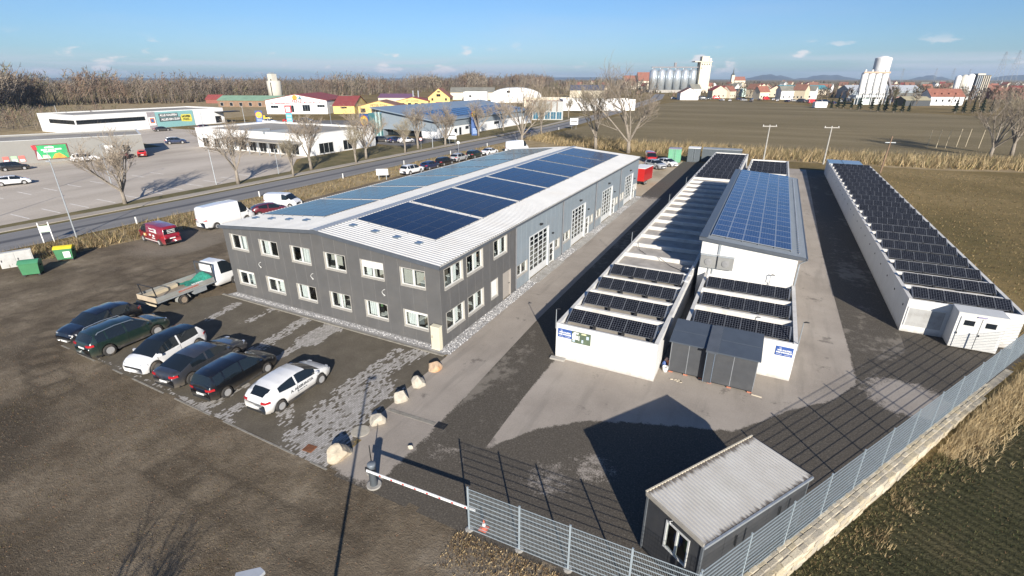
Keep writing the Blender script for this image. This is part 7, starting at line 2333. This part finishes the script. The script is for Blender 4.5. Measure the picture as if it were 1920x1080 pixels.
for k in range(8):
    w, d, he = rt_.uniform(9, 15), rt_.uniform(8, 10), rt_.uniform(4.5, 7.5)
    p = gable_building('town_house', 'small gabled house in the far town', (0, 0, 0), 0, w, d, he, he + rt_.uniform(3, 4.5), HOUSE_WALLS[k % 4], HOUSE_ROOFS[(k * 3) % 4], rt_.choice('xy'))
    for u in range(3):
        opening(p, 'f', w * (0.12 + 0.3 * u), w * (0.12 + 0.3 * u) + 1.2, 1.2, 2.6, w, d, 'window')
    protos.append(p)
HLAB = ['small %s house with %s roof in the far town' % (('cream', 'white', 'buff', 'ochre')[j % 4], ('orange', 'brown', 'red', 'grey')[(j * 3) % 4]) for j in range(8)]
for k in range(96):
    px = rt_.uniform(1330, 2050)
    dist = rt_.choice((rt_.uniform(560, 800), rt_.uniform(700, 1100), rt_.uniform(1000, 1700)))
    if k < 14:
        px, dist = rt_.uniform(1040, 1330), rt_.uniform(720, 1300)
    elif k < 26:
        px, dist = rt_.uniform(1290, 1500), rt_.uniform(470, 560)
    x, y = cam_ray(px, dist)
    o = protos[k] if k < 8 else dup(protos[k % 8])
    o.location = (x, y, 0)
    o.rotation_euler = (0, 0, rt_.uniform(-0.9, 1.5))
    o['group'] = 'houses of the far town'
    o['label'] = HLAB[k % 8]
# --- hills on the horizon
def hill(name, px0, px1, dist, h, seed):
    b = MB()
    n, m_ = 40, 12
    r_ = random.Random(seed)
    for i in range(n + 1):
        for j in range(m_ + 1):
            px = px0 + (px1 - px0) * i / n
            x, y = cam_ray(px, dist + 3200 * (j / m_ - 0.5))
            e = math.sin(PI * i / n) ** 1.3 * math.sin(PI * j / m_)
            z = h * e * (0.75 + 0.5 * noise.noise(Vector((i * 0.18 + seed, j * 0.2, 0)))) - 4
            b.v.append((x, y, z))
    for i in range(n):
        for j in range(m_):
            b.f.append((i * (m_ + 1) + j, (i + 1) * (m_ + 1) + j, (i + 1) * (m_ + 1) + j + 1, i * (m_ + 1) + j + 1))
            b.m.append(0)
    return struct(b.build(name, mat('hill_wood', (0.035, 0.045, 0.03), 0.95, var=0.4, scale=0.004, coord='World'), None, True))
hill('hills', 1385, 1500, 10200, 100, 3)
hill('hills', 1480, 1620, 10600, 95, 8)
hill('hills', 1700, 1790, 10600, 80, 5)
hill('hills', 1815, 2120, 10200, 110, 11)
hill('hills', -260, 620, 10400, 40, 15)
hill('hills', 560, 1420, 10600, 45, 19)
# --- power line pylons
def pylon(label, loc, h, rz):
    t = thing('power_pylon', label, 'pylon', loc, rz, 'power pylons on the horizon')
    b = MB()
    def w_(z):
        return 0.09 * h * (1 - z / h) + 0.012 * h
    zs = [h * k / 9 for k in range(10)]
    for sx in (-1, 1):
        for sy in (-1, 1):
            b.tube([(sx * w_(z), sy * w_(z), z) for z in zs], 0.28, 4)
    for z0, z1 in zip(zs, zs[1:]):
        for s in (-1, 1):
            b.tube([(-w_(z0), s * w_(z0), z0), (w_(z1), s * w_(z1), z1)], 0.14, 3)
            b.tube([(w_(z0), s * w_(z0), z0), (-w_(z1), s * w_(z1), z1)], 0.14, 3)
    b.build('lattice', M_GALV, t)
    for z, a in ((0.62, 0.16), (0.76, 0.22), (0.90, 0.14)):
        MB().tube([(-a * h, 0, z * h), (0, 0, z * h + 0.6), (a * h, 0, z * h)], 0.3, 4).build('cross_arm', M_GALV, t)
    return t
for k, (px, dist, h) in enumerate(((1871, 1500, 66), (1896, 1560, 70), (1690, 2600, 52), (1645, 2400, 44), (1752, 2500, 50), (1785, 2700, 52), (1815, 2600, 48))):
    x, y = cam_ray(px, dist)
    pylon(['lattice power pylon, left one of the tall pair at the right', 'lattice power pylon, right one of the tall pair', 'distant small pylon left of the red-roofed house', 'leftmost distant pylon beside the mixing plant', 'distant pylon above the red-roofed house', 'distant pylon behind the slim white silos', 'distant pylon above the dark silo'][k], (x, y, 0), h, R(30))
# --- retail park street lights
for k, (x, y, h, lab) in enumerate(((-81.3, 15.0, 6.0, 'slim lamp post in the car park beside the rounded bare tree'), (-74.5, 19.0, 6.2, 'slim lamp post in the middle of the retail car park'), (-61.0, 27.0, 5.6, 'lamp post at the car park edge before the low white building'), (-60.2, 38.1, 4.2, 'short lamp post near the shaded canopy corner'), (-120.0, 12.0, 6.0, 'lamp post before the grey store posters'), (-188.0, 62.0, 7.5, 'lamp post at the left end of the white store'), (-128.0, 70.0, 7.0, 'lamp post between the grey store and white store'), (-56.7, 79.6, 4.5, 'lamp post on the verge before the supermarket'), (-140.0, 92.0, 7.0, 'lamp post in the dark supermarket car park'), (-118.0, 108.0, 7.0, 'lamp post behind the low white building'), (-63.0, -2.0, 6.5, 'lamp post at the left edge of the retail car park'))):
    street_lamp(lab, (x, y, 0), h, R(40 + 60 * (k % 3)), 0.5, 'street lamps')
for k, (x, y, lab) in enumerate(((-58.4, 77.3, 'round white traffic sign on the far verge'), (-46.7, 75.4, 'round traffic sign on the near verge beside road'))):
    t = thing('traffic_sign', lab, 'sign', (x, y, 0), R(20))
    MB().tube([(0, 0, 0), (0, 0, 2.4)], 0.035, 6).build('post', M_GALV, t)
    o = MB().lathe([(0.36, 0), (0.36, 0.03)], n=18).build('disc', M_SWHITE, t, loc=(0, -0.04, 2.2), rot=(PI / 2, 0, 0))
    MB().lathe([(0.36, 0.031), (0.36, 0.04), (0.29, 0.04), (0.29, 0.031)], n=18, cap=False).build('ring', MATS['logo_red'] if k == 0 else M_GALV, o)
for k, (x, y, w, h, lab) in enumerate(((-55.3, 86.1, 2.2, 1.6, 'white place-name board on posts beside the supermarket trees'), (-43.0, 140.0, 2.6, 2.0, 'white place-name board at the road bend'))):
    t = thing('road_sign', lab, 'sign', (x, y, 0), R(15))
    for sx in (-0.7, 0.7):
        MB().tube([(sx, 0, 0), (sx, 0, 2.4 + h * 0.3)], 0.04, 6).build('post', M_GALV, t)
    MB().box(-w / 2, w / 2, -0.06, -0.02, 1.5, 1.5 + h).build('panel', M_SWHITE, t)
    MB().box(-w * 0.4, w * 0.4, -0.075, -0.062, 1.5 + h * 0.45, 1.5 + h * 0.6).build('lettering', M_BLACK, t)
ORD = ['first', 'second', 'third', 'fourth', 'fifth', 'sixth', 'seventh', 'eighth', 'ninth', 'tenth', 'eleventh']
# marker posts along the near road edge
for k in range(9):
    y = 8 + 16 * k
    t = thing('marker_post', ORD[k] + ' white road marker post along the near road edge, counted from left', 'post', (interp([(p[1], p[0]) for p in RN], y) + 0.5, y, 0), 0, 'road marker posts')
    MB().box(-0.06, 0.06, -0.05, 0.05, 0, 0.85).build('shaft', M_SWHITE, t)
    MB().box(-0.063, 0.063, -0.053, 0.053, 0.85, 0.98).build('cap', M_BLACK, t)
# wooden and concrete line poles behind the yard
for k, (x, y, h, lab, arm) in enumerate(((15.1, 92.7, 6.9, 'concrete power pole with cross arm behind the blue solar roof', True), (25.7, 93.4, 7.0, 'concrete power pole with cross arm behind the right garages', True), (34.0, 86.3, 6.3, 'leaning brown wooden pole beside the right garages', False))):
    t = thing('power_pole', lab, 'pole', (x, y, 0), R(20))
    MB().tube([(0, 0, -0.3), (0.0 if arm else 0.35, 0, h)], [0.17, 0.11] if arm else [0.13, 0.09], 8).build('pole', M_CONC if arm else M_TIM, t)
    if arm:
        MB().box(-1.35, 1.35, -0.09, 0.09, h - 0.25, h - 0.08).build('cross_arm', M_CONC, t)
        for sx in (-1.2, 0, 1.2):
            MB().lathe([(0.05, h - 0.08), (0.07, h + 0.05), (0.03, h + 0.12)], cx=sx, n=8).build('insulator', M_SWHITE, t)
    else:
        MB().box(-0.55, 1.15, -0.06, 0.06, h - 1.1, h - 0.98).build('cross_arm', M_GALV, t)
# thin stakes in the field near the right trees
for k, (x, y) in enumerate(((49.5, 133), (51.5, 134), (53.5, 135), (56.5, 139), (58.5, 140), (60.5, 138))):
    t = tag(MB().tube([(0, 0, 0), (0.15, 0.05, 4.2)], 0.06, 5).build('field_stake', M_TIMBER, None, loc=(x, y, 0)), ORD[k] + ' thin pale stake from the left, in the field by right trees', 'stake', 'stakes in the field')
# --- cars in the retail park
for lab, spec, pm, x, y, rz in (
    ('white hatchback nearest the left edge of the retail car park', HATCH, P_WHITE, -89.5, 12.6, 70),
    ('dark brown car before the posters of the grey store', GOLF, P_BLACK, -106.5, 19.2, 72),
    ('white estate car parked under the end of green billboard', SUV, P_WHITE, -106.8, 30.6, 66),
    ('dark red car left of the bright red car by the grey store', HATCH, P_MAROON, -104.6, 36.6, 150),
    ('bright red car parked beside the grey store corner', HATCH, P_BRED, -104.2, 40.0, 150),
    ('black estate car in the lane behind the grey store', SUV, P_BLUE, -120.4, 57.0, 60),
    ('grey car parked below the teal poster wall', SEDAN, P_DGREY, -158.0, 75.5, 80),
    ('dark red estate below the yellow badge poster', SUV, P_MAROON, -150.5, 85.0, 70),
    ('dark car parked at the supermarket corner', SEDAN, P_DGREY, -76.5, 84.5, 20),
    ('blue-grey car between two others before the supermarket', HATCH, P_BLUE, -72.4, 85.0, 75),
    ('white car parked before the grey supermarket wall', HATCH, P_WHITE, -69.2, 85.6, 60),
    ('dark car at the far left edge of the retail car park', SEDAN, P_BLACK, -92.0, 8.0, 70),
    ('red car behind the low white roof near cyan totem', HATCH, P_BRED, -150.0, 118.0, 30),
    ('white car behind the low white roof', SUV, P_WHITE, -152.0, 111.0, 30),
    ('dark car far behind the low white roof', SUV, P_BLACK, -144.0, 121.0, 30),
    ('yellow skip-like van at the white store canopy', CADDY, paint('paint_yellow', (0.5, 0.36, 0.02), 0.1), -168.0, 122.0, 30)):
    car('parked_car' if 'van' not in lab else 'parked_van', lab, 'car' if 'van' not in lab else 'van', (x, y, 0.012), R(rz), spec, pm, M_RIM, 'vehicles in the retail park', False)
# vehicles parked in a row at the town edge
pk = [P_WHITE, P_SILVER, P_BRED, P_BLUE, P_BLACK, P_WHITE, P_DGREY]
proto_far = {}
for k in range(26):
    px = 1270 + 13.2 * k + rt_.uniform(-3, 3)
    x, y = cam_ray(px, rt_.uniform(425, 470) - 0.06 * (px - 1270))
    pm = pk[(k * 5) % 7]
    if pm.name not in proto_far:
        proto_far[pm.name] = car('parked_car', 'far parked car at the town edge beyond the field', 'car', (x, y, 0), R(20), rt_.choice((SUV, CVAN, HATCH)), pm, M_RIM, 'cars parked at the town edge', False)
    else:
        dup(proto_far[pm.name], None, (x, y, 0), rt_.uniform(0, 3))

# ================================================================== vegetation
M_BARK = mat('bark', (0.215, 0.185, 0.15), 0.95, var=0.25, scale=3, bmp=0.5)
M_TWIG = mat('twig', (0.26, 0.215, 0.165), 0.95, var=0.25, scale=1.0)
M_TWIG2 = mat('twig_olive', (0.25, 0.215, 0.15), 0.95, var=0.25, scale=1.0)
def blade(b, p, q, w, mi=0, side=None):
    d = (q - p)
    s = d.cross(side if side is not None else Vector((0.3, 0.5, 0.8)))
    if s.length < 1e-6:
        s = Vector((1, 0, 0))
    s.normalize()
    s *= w
    o = len(b.v)
    b.v += [tuple(p - s), tuple(p + s), tuple(q)]
    b.f.append((o, o + 1, o + 2))
    b.m.append(mi)
def bare_tree(seed, h, spread, trunk_frac=0.28, forks=3, pollard=False, dens=1.0):
    """winter tree: trunk mesh and crown mesh of limbs, branches and twigs"""
    r_ = random.Random(seed)
    tk, cw = MB(), MB()
    th = h * trunk_frac
    r0 = 0.022 * h + 0.05
    lean = Vector((r_.uniform(-0.06, 0.06), r_.uniform(-0.06, 0.06), 1))
    pts = [Vector((0, 0, -0.1)), lean * (th * 0.5), lean * th]
    tk.tube(pts, [r0 * 1.25, r0, r0 * 0.85], 8)
    def grow(p, d, L, r, lev):
        n = 3
        pp = [p]
        q = p.copy()
        dd = d.copy()
        for i in range(n):
            dd = (dd + Vector((r_.uniform(-1, 1), r_.uniform(-1, 1), r_.uniform(-0.5, 0.9))) * 0.16).normalized()
            q = q + dd * (L / n)
            pp.append(q.copy())
        if lev <= 2:
            cw.tube(pp, [r, r * 0.8, r * 0.62, r * 0.45], 5 if lev == 1 else 4, 0, False)
        else:
            for a, b_ in zip(pp, pp[1:]):
                cw.tube([a, b_], [max(r, 0.012), max(r * 0.7, 0.01)], 3, 1, False)
        if lev >= 4:
            for k in range(int(3 * dens)):
                s = r_.choice(pp[1:])
                blade(cw, s, s + (dd + Vector((r_.uniform(-1, 1), r_.uniform(-1, 1), r_.uniform(-0.6, 1))) * 0.9).normalized() * L * r_.uniform(0.5, 0.9), 0.014, 1)
            return
        kids = [0, 5, 6, 5][lev] if lev < 4 else 0
        for k in range(int(kids * dens + 0.5)):
            t_ = 0.35 + 0.65 * (k + r_.random()) / kids
            i = min(n - 1, int(t_ * n))
            base = pp[i].lerp(pp[i + 1], t_ * n - i)
            side = Vector((r_.uniform(-1, 1), r_.uniform(-1, 1), r_.uniform(-0.3, 0.8)))
            nd = (dd * 0.75 + side * 0.85).normalized()
            grow(base, nd, L * r_.uniform(0.42, 0.62), r * 0.42, lev + 1)
    nf = forks + (5 if pollard else 4)
    for k in range(nf):
        a = 2 * PI * (k + r_.uniform(-0.3, 0.3)) * 2.4 / nf
        up = r_.uniform(0.7, 2.1) if not pollard else r_.uniform(0.55, 1.9)
        d = Vector((math.cos(a) * spread, math.sin(a) * spread, up)).normalized()
        grow(pts[-1] - Vector((0, 0, r_.uniform(0, th * 0.25))), d, (h - th) * r_.uniform(0.55, 0.8), r0 * 0.55, 1)
    return tk.mesh('trunk', M_BARK, True), cw.mesh('crown', [M_BARK, M_TWIG if seed % 2 else M_TWIG2])
TREES = [bare_tree(101, 8.5, 0.58, 0.26, 2), bare_tree(102, 8.5, 0.42, 0.30, 2), bare_tree(103, 8.5, 0.72, 0.22, 3, True), bare_tree(104, 14.5, 0.5, 0.20, 2), bare_tree(105, 14.5, 0.62, 0.16, 2)]
def plant_tree(label, x, y, h, kind, rz, group='bare roadside trees', base_h=None):
    t = thing('bare_tree', label, 'tree', (x, y, 0), rz, group)
    k = h / (8.5 if kind < 3 else 14.5)
    t.scale = (k, k, k)
    obj('trunk', TREES[kind][0], t)
    obj('crown', TREES[kind][1], t)
    return t
for k, (x, y, h, kd, lab) in enumerate((
    (-59.7, 13.1, 8.3, 2, 'rounded bare tree at the car park edge, leftmost along the road'),
    (-58.4, 28.9, 8.6, 0, 'bare tree with forked trunk before the low white building'),
    (-55.9, 37.5, 6.0, 1, 'small young bare tree before the shaded canopy'),
    (-58.8, 44.1, 8.6, 0, 'tall bare tree at the canopy end of the low white building'),
    (-56.5, 53.3, 6.4, 1, 'slender bare tree before the white side wall'),
    (-59.0, 59.0, 9.2, 2, 'broad bare tree with double trunk before the white side wall'),
    (-56.8, 69.1, 6.6, 1, 'small bare tree before the supermarket parking'),
    (-59.1, 77.0, 9.0, 0, 'tall slim bare tree at the supermarket corner'),
    (-56.2, 84.2, 8.9, 2, 'bushy bare tree before the supermarket white wall'),
    (-60.5, 108.0, 9.2, 2, 'dense bare tree beside the tall blue pylon'),
    (-61.6, 125.6, 8.6, 0, 'bare tree along the supermarket beyond the blue pylon'),
    (-45.8, 119.7, 9.4, 1, 'bare tree by the road just behind the large forked tree'),
    (-41.0, 96.3, 14.0, 4, 'large forked bare tree at the far corner of the yard verge'),
    (-21.3, 96.0, 15.0, 3, 'large bare tree behind the workshop roof, left of the pair'),
    (-12.4, 92.0, 16.0, 4, 'large leaning bare tree behind the workshop roof, right of the pair'),
    (57.8, 120.0, 13.0, 4, 'large bare tree at the right edge beyond the dry grass'),
    (62.8, 125.0, 13.2, 3, 'second large bare tree at the right edge of the field'),
    (-63.0, 150.0, 7.5, 2, 'small bare tree before the timber pavilion'),
    (-62.0, 185.0, 7.5, 1, 'bare tree along the road beyond the pavilion'),
    (-65.0, 215.0, 8.5, 0, 'bare tree before the long white hall'),
    (-66.0, 250.0, 8.5, 2, 'bare tree further along the long white hall'))):
    plant_tree(lab, x, y, h, kd, 1.7 * k)
# a tree outside the frame at the lower left whose crown shadow falls on the soil
plant_tree('bare tree standing just outside the lower left corner', 5.2, -24.6, 3.9, 2, 0.4)

# conifers along the mixing plant
def conifer_mesh(seed, h):
    r_ = random.Random(seed)
    b = MB()
    for k in range(520):
        t_ = r_.random() ** 0.7
        z = h * (0.06 + 0.94 * t_)
        rr_ = h * 0.27 * (1 - t_) * (0.75 + 0.35 * math.sin(z * 5)) + 0.08
        a = r_.uniform(0, 2 * PI)
        p = Vector((math.cos(a) * rr_ * 0.2, math.sin(a) * rr_ * 0.2, z + 0.06 * h * (1 - t_)))
        q = Vector((math.cos(a) * rr_ * r_.uniform(0.8, 1.15), math.sin(a) * rr_ * r_.uniform(0.8, 1.15), z - 0.03 * h * r_.random()))
        blade(b, p, q, 0.16 * h / 7 * r_.uniform(0.8, 1.6), 0, Vector((r_.uniform(-1, 1), r_.uniform(-1, 1), r_.uniform(-0.6, 0.6))))
    return b.mesh('crown', mat('conifer_needles', (0.016, 0.028, 0.016), 0.9, var=0.45, scale=1.0))
CON = [conifer_mesh(s, 7.0) for s in (1, 2, 3)]
CTR = MB().tube([(0, 0, 0), (0, 0, 5.5)], [0.16, 0.03], 6).mesh('trunk', M_BARK)
for k, (x, y) in enumerate(((41.35, 311.9), (45.1, 321.1), (48.1, 322.6), (51.0, 316.8), (53.4, 304.4), (59.0, 307.2), (60.4, 295.3), (63.4, 296.8), (66.6, 292.6), (70.1, 294.3), (73.0, 295.8), (92, 300), (95, 300), (99, 302), (102, 301), (106, 303))):
    t = thing('conifer', ORD[k] + ' dark conifer from the left in the row before the mixing plant' if k < 11 else ORD[k - 11] + ' dark conifer from the left before the red-roofed house', 'tree', (x, y, 0), k * 1.3, 'conifers before the mixing plant' if k < 11 else 'conifers before the house')
    s = 0.75 + 0.4 * ((k * 37) % 10) / 10
    t.scale = (s, s, s)
    obj('trunk', CTR, t)
    obj('crown', CON[k % 3], t)

# the forest on the left and the thickets of the town: far masses nobody could count
M_W1 = mat('winter_wood_brown', (0.155, 0.126, 0.100), 0.95, var=0.3, scale=0.05, coord='World')
M_W2 = mat('winter_wood_grey', (0.23, 0.19, 0.145), 0.95, var=0.3, scale=0.05, coord='World')
M_W3 = mat('winter_wood_russet', (0.175, 0.120, 0.085), 0.95, var=0.3, scale=0.05, coord='World')
M_W4 = mat('winter_wood_olive', (0.135, 0.12, 0.065), 0.95, var=0.3, scale=0.05, coord='World')
def far_tree(b, x, y, h, r_, mi, nb=14, nt=6, wid=1.0):
    base = Vector((x, y, -0.2))
    top = base + Vector((r_.uniform(-1, 1), r_.uniform(-1, 1), h * 0.8))
    w = 0.012 * h * wid
    tm = r_.choice((0, 0, 1))
    for s in (Vector((1, 0.5, 0)), Vector((-0.5, 1, 0))):
        o = len(b.v)
        s = s.normalized() * w
        b.v += [tuple(base - s), tuple(base + s), tuple(top + s * 0.3), tuple(top - s * 0.3)]
        b.f.append((o, o + 1, o + 2, o + 3))
        b.m.append(tm)
    cr = h * r_.uniform(0.15, 0.24)
    for k in range(nb):
        t_ = 0.22 + 0.72 * (k + r_.random()) / nb
        p = base.lerp(top, t_)
        a = r_.uniform(0, 2 * PI)
        L = cr * (1.25 - 0.6 * t_) * r_.uniform(0.8, 1.3)
        q = p + Vector((math.cos(a) * L, math.sin(a) * L, L * r_.uniform(0.7, 1.7)))
        blade(b, p, q, w * 0.9, mi)
        for j in range(nt):
            s = p.lerp(q, r_.uniform(0.3, 1.0))
            e = s + Vector((r_.uniform(-1, 1), r_.uniform(-1, 1), r_.uniform(-0.1, 1.3))) * L * 0.55
            blade(b, s, e, w * 0.75, mi, Vector((r_.random(), r_.random(), r_.random())))
fr_ = random.Random(77)
EDGE = [(-285, 30), (-300, 74), (-350, 108), (-392, 140), (-378, 174), (-352, 200), (-372, 254), (-384, 316), (-368, 375), (-350, 425), (-390, 564), (-412, 714), (-390, 960)]
fb = MB()
CAMP = Vector((16.05, -22.4))
for (a, b_) in zip(EDGE, EDGE[1:]):
    a, b_ = Vector(a), Vector(b_)
    L = (b_ - a).length
    n = int(L / 0.55)
    for k in range(n):
        p = a.lerp(b_, fr_.random())
        out = (p - CAMP).normalized()
        depth = abs(fr_.gauss(0, 1)) * 42
        p2 = p + out * depth
        far = (p2 - CAMP).length
        hh = fr_.choice((fr_.uniform(11, 17), fr_.uniform(14, 20), fr_.uniform(16, 23))) * (0.78 if depth < 6 else 1.0)
        patch = noise.noise(Vector((p2.x * 0.012, p2.y * 0.012, 2)))
        mi = 0 if patch < -0.05 else (2 if patch < 0.12 else 1)
        if fr_.random() < 0.3:
            mi = fr_.randrange(4)
        far_tree(fb, p2.x, p2.y, hh + (3 if far > 800 else 0) + 9 * patch, fr_, mi, 11, 7, 0.7 + far / 1300)
    for k in range(int(L / 0.8)):       # undergrowth along the edge
        p = a.lerp(b_, fr_.random()) + (a.lerp(b_, 0.5) - CAMP).normalized() * fr_.uniform(-10, 26)
        for j in range(7):
            q = Vector((p.x + fr_.uniform(-2, 2), p.y + fr_.uniform(-2, 2), 0))
            blade(fb, q, q + Vector((fr_.uniform(-1.6, 1.6), fr_.uniform(-1.6, 1.6), fr_.uniform(2.0, 7.5))), fr_.uniform(0.25, 0.7), fr_.choice((0, 2, 3, 3, 2)))
stuff(fb.build('winter_forest', [M_W1, M_W2, M_W3, M_W4]), 'bare brown winter forest along the left horizon', 'forest')
tbm = MB()
for k in range(820):
    px = fr_.uniform(1035, 2100)
    dist = fr_.choice((fr_.uniform(480, 700), fr_.uniform(600, 1100), fr_.uniform(900, 1900)))
    if px < 1220:
        dist = fr_.uniform(640, 1000)
    elif px > 1600 and fr_.random() < 0.3:
        dist = fr_.uniform(400, 520)
    if 1225 < px < 1340 and dist < 690:
        continue
    x, y = cam_ray(px, dist)
    hh = fr_.uniform(6, 13) + (5 if px < 1215 else 0)
    far_tree(tbm, x, y, hh, fr_, fr_.choice((0, 0, 2, 3, 1)), 10, 5, 1.5 + dist / 700)
for k in range(900):
    px = fr_.uniform(1035, 2100)
    x, y = cam_ray(px, fr_.uniform(520, 1700))
    for j in range(6):
        q = Vector((x + fr_.uniform(-4, 4), y + fr_.uniform(-4, 4), 0))
        blade(tbm, q, q + Vector((fr_.uniform(-2, 2), fr_.uniform(-2, 2), fr_.uniform(2.0, 6.0))), fr_.uniform(0.5, 1.4), fr_.choice((0, 2, 3)))
stuff(tbm.build('town_trees', [M_W1, M_W2, M_W3, M_W4]), 'bare trees and thickets between the far town houses', 'trees')
# scrub on the left between the store and the forest
scb = MB()
for k in range(420):
    px = fr_.uniform(-80, 210)
    x, y = cam_ray(px, fr_.uniform(225, 330))
    if px > 40 and fr_.random() < 0.65:
        continue
    far_tree(scb, x, y, fr_.uniform(2.5, 7), fr_, fr_.choice((0, 2, 3, 3)), 8, 5, 1.6)
stuff(scb.build('scrub', [M_W1, M_W2, M_W3, M_W4]), 'brown scrub left of the white discount store', 'scrub')

# dry grass and reeds
M_REED = [mat('reed_pale', (0.50, 0.39, 0.22), 0.95, var=0.2, scale=0.5, coord='World'), mat('reed_tan', (0.39, 0.285, 0.145), 0.95, var=0.2, scale=0.5, coord='World'), mat('reed_green', (0.16, 0.145, 0.06), 0.95, var=0.2, scale=0.5, coord='World'), mat('reed_brown', (0.17, 0.11, 0.06), 0.95, var=0.2, scale=0.5, coord='World')]
gr_ = random.Random(55)
def tuft(b, x, y, z, h, n, w, mats_=(0, 0, 1, 1, 2)):
    for k in range(n):
        p = Vector((x + gr_.uniform(-1, 1) * h * 0.22, y + gr_.uniform(-1, 1) * h * 0.22, z))
        q = p + Vector((gr_.uniform(-0.45, 0.45) * h, gr_.uniform(-0.45, 0.45) * h, h * gr_.uniform(0.6, 1.1)))
        blade(b, p, q, w, gr_.choice(mats_), Vector((gr_.random(), gr_.random(), 0.2)))
rd = MB()
for k in range(4200):      # reed belt behind the yard
    x = gr_.uniform(-44, 110)
    yc = interp([(-44, 112), (-30, 104), (-15, 102), (10, 101), (45, 104), (110, 122)], x)
    tuft(rd, x, yc + gr_.uniform(-7, 8), 0, gr_.uniform(0.8, 2.1), 7, 0.05)
stuff(rd.build('reeds', M_REED), 'belt of tall pale reeds behind the yard', 'reeds')
vg = MB()
for k in range(3600):      # long grass along the near road edge
    y = gr_.uniform(-12, 90)
    x0 = interp([(-12, -43.2), (5, -40.8), (14, -40.0), (90, -40.4)], y)
    x = gr_.uniform(-46.9, x0)
    if y > 26 and gr_.random() < 0.45:
        continue
    tuft(vg, x, y, 0, gr_.uniform(0.25, 0.75) * (1.35 if y < 14 else 0.8), 7, 0.03, (0, 1, 1, 2, 2, 3))
stuff(vg.build('verge_grass', M_REED), 'long dry grass along the near edge of the road', 'grass')
fg_ = MB()
for k in range(9500):      # young crop rows on the low field, kept in drill lines
    t_ = 2.2 + 0.42 * int(gr_.uniform(0, 52)) + gr_.gauss(0, 0.05)
    s = gr_.uniform(-7, 30)
    x, y = st2xy(s, t_)
    tuft(fg_, x, y, field_z(s, t_), gr_.uniform(0.05, 0.13), 4, 0.012, (2, 4, 4, 3))
for k in range(5200):      # rank grass below the wall
    s = gr_.uniform(-3, 31)
    t_ = 0.62 + abs(gr_.gauss(0, 0.75))
    big = smooth01((s - 13) / 6)
    if big < 0.2 and gr_.random() < 0.45:
        continue
    x, y = st2xy(s, t_ + (0.15 if big > 0.3 else 0))
    tuft(fg_, x, y, field_z(s, t_), gr_.uniform(0.06, 0.16) + 0.55 * big * gr_.random(), 5, 0.011, (2, 2, 3, 4, 1) if big < 0.5 else (0, 0, 1))
for cx, cy in ((9.0, 1.6), (11.6, 1.3)):
    for k in range(28):
        x, y = st2xy(cx + gr_.gauss(0, 0.35), cy + gr_.gauss(0, 0.3))
        tuft(fg_, x, y, field_z(cx, 1.0), gr_.uniform(0.2, 0.42), 5, 0.010, (1, 1, 3, 0))
stuff(fg_.build('field_grass', M_REED + [mat('crop_green', (0.045, 0.065, 0.022), 0.9, var=0.3)]), 'young crop rows and rank grass below the stone wall', 'grass')
mdw = MB()
for k in range(9500):      # meadow right of the garages
    x, y = gr_.uniform(32.5, 75), gr_.uniform(12, 92)
    tuft(mdw, x, y, 0.0, gr_.uniform(0.06, 0.2), 4, 0.03, (1, 1, 2, 3, 2))
stuff(mdw.build('meadow_grass', M_REED), 'rough brown meadow grass right of the garages', 'grass')
dl = MB()
for k in range(9000):      # gravel and dead leaves on the soil in front
    x, y = gr_.uniform(-26, 17), gr_.uniform(-19.5, -11.2)
    if x > 1.4 and y > -11.6:
        continue
    pebble(dl, x, y, 0.004, gr_.uniform(0.01, 0.028))
stuff(dl.build('soil_gravel', [mat('gravel_tan', (0.16, 0.135, 0.10), 0.9), mat('gravel_dark', (0.055, 0.045, 0.034), 0.9), mat('leaf_brown', (0.20, 0.10, 0.05), 0.9)]), 'small gravel and dead leaves on the brown soil', 'gravel')
ds_ = MB()
for k in range(15000):      # sparse short weeds on the soil
    x, y = gr_.uniform(-30, 17), gr_.uniform(-20, -11.0)
    if noise.noise(Vector((x * 0.35, y * 0.35, 4))) < -0.05 + 0.2 * gr_.random() or (x > -21.6 and x < 1.6 and y > -11.3):
        continue
    tuft(ds_, x, y, 0.005, gr_.uniform(0.02, 0.06), 3, 0.010, (1, 2, 3, 3, 2))
stuff(ds_.build('soil_weeds', M_REED), 'sparse short weeds on the brown soil in front', 'weeds')
lf = MB()
for k in range(2600):
    x = gr_.uniform(8.2, 17.0)
    y = -11.15 - abs(gr_.gauss(0, 0.9))
    tuft(lf, x, y, 0.004, gr_.uniform(0.05, 0.13), 3, 0.02, (1, 3, 3, 0))
stuff(lf.build('leaf_litter', M_REED), 'dead leaves and stubble below the front mesh fence', 'leaves')

# ================================================================== haze
hz_ = MB().box(-14000, 14500, -500, 14500, -5.5, 150)
ho = hz_.build('haze', None)
m = bpy.data.materials.new('haze_air')
m.use_nodes = True
t = m.node_tree
t.nodes.clear()
out = t.nodes.new('ShaderNodeOutputMaterial')
pv_ = t.nodes.new('ShaderNodeVolumePrincipled')
pv_.inputs['Color'].default_value = (0.62, 0.78, 1.0, 1)
pv_.inputs['Density'].default_value = 0.00009
pv_.inputs['Anisotropy'].default_value = 0.2
t.links.new(pv_.outputs[0], out.inputs['Volume'])
ho.data.materials.clear()
ho.data.materials.append(m)
stuff(ho)
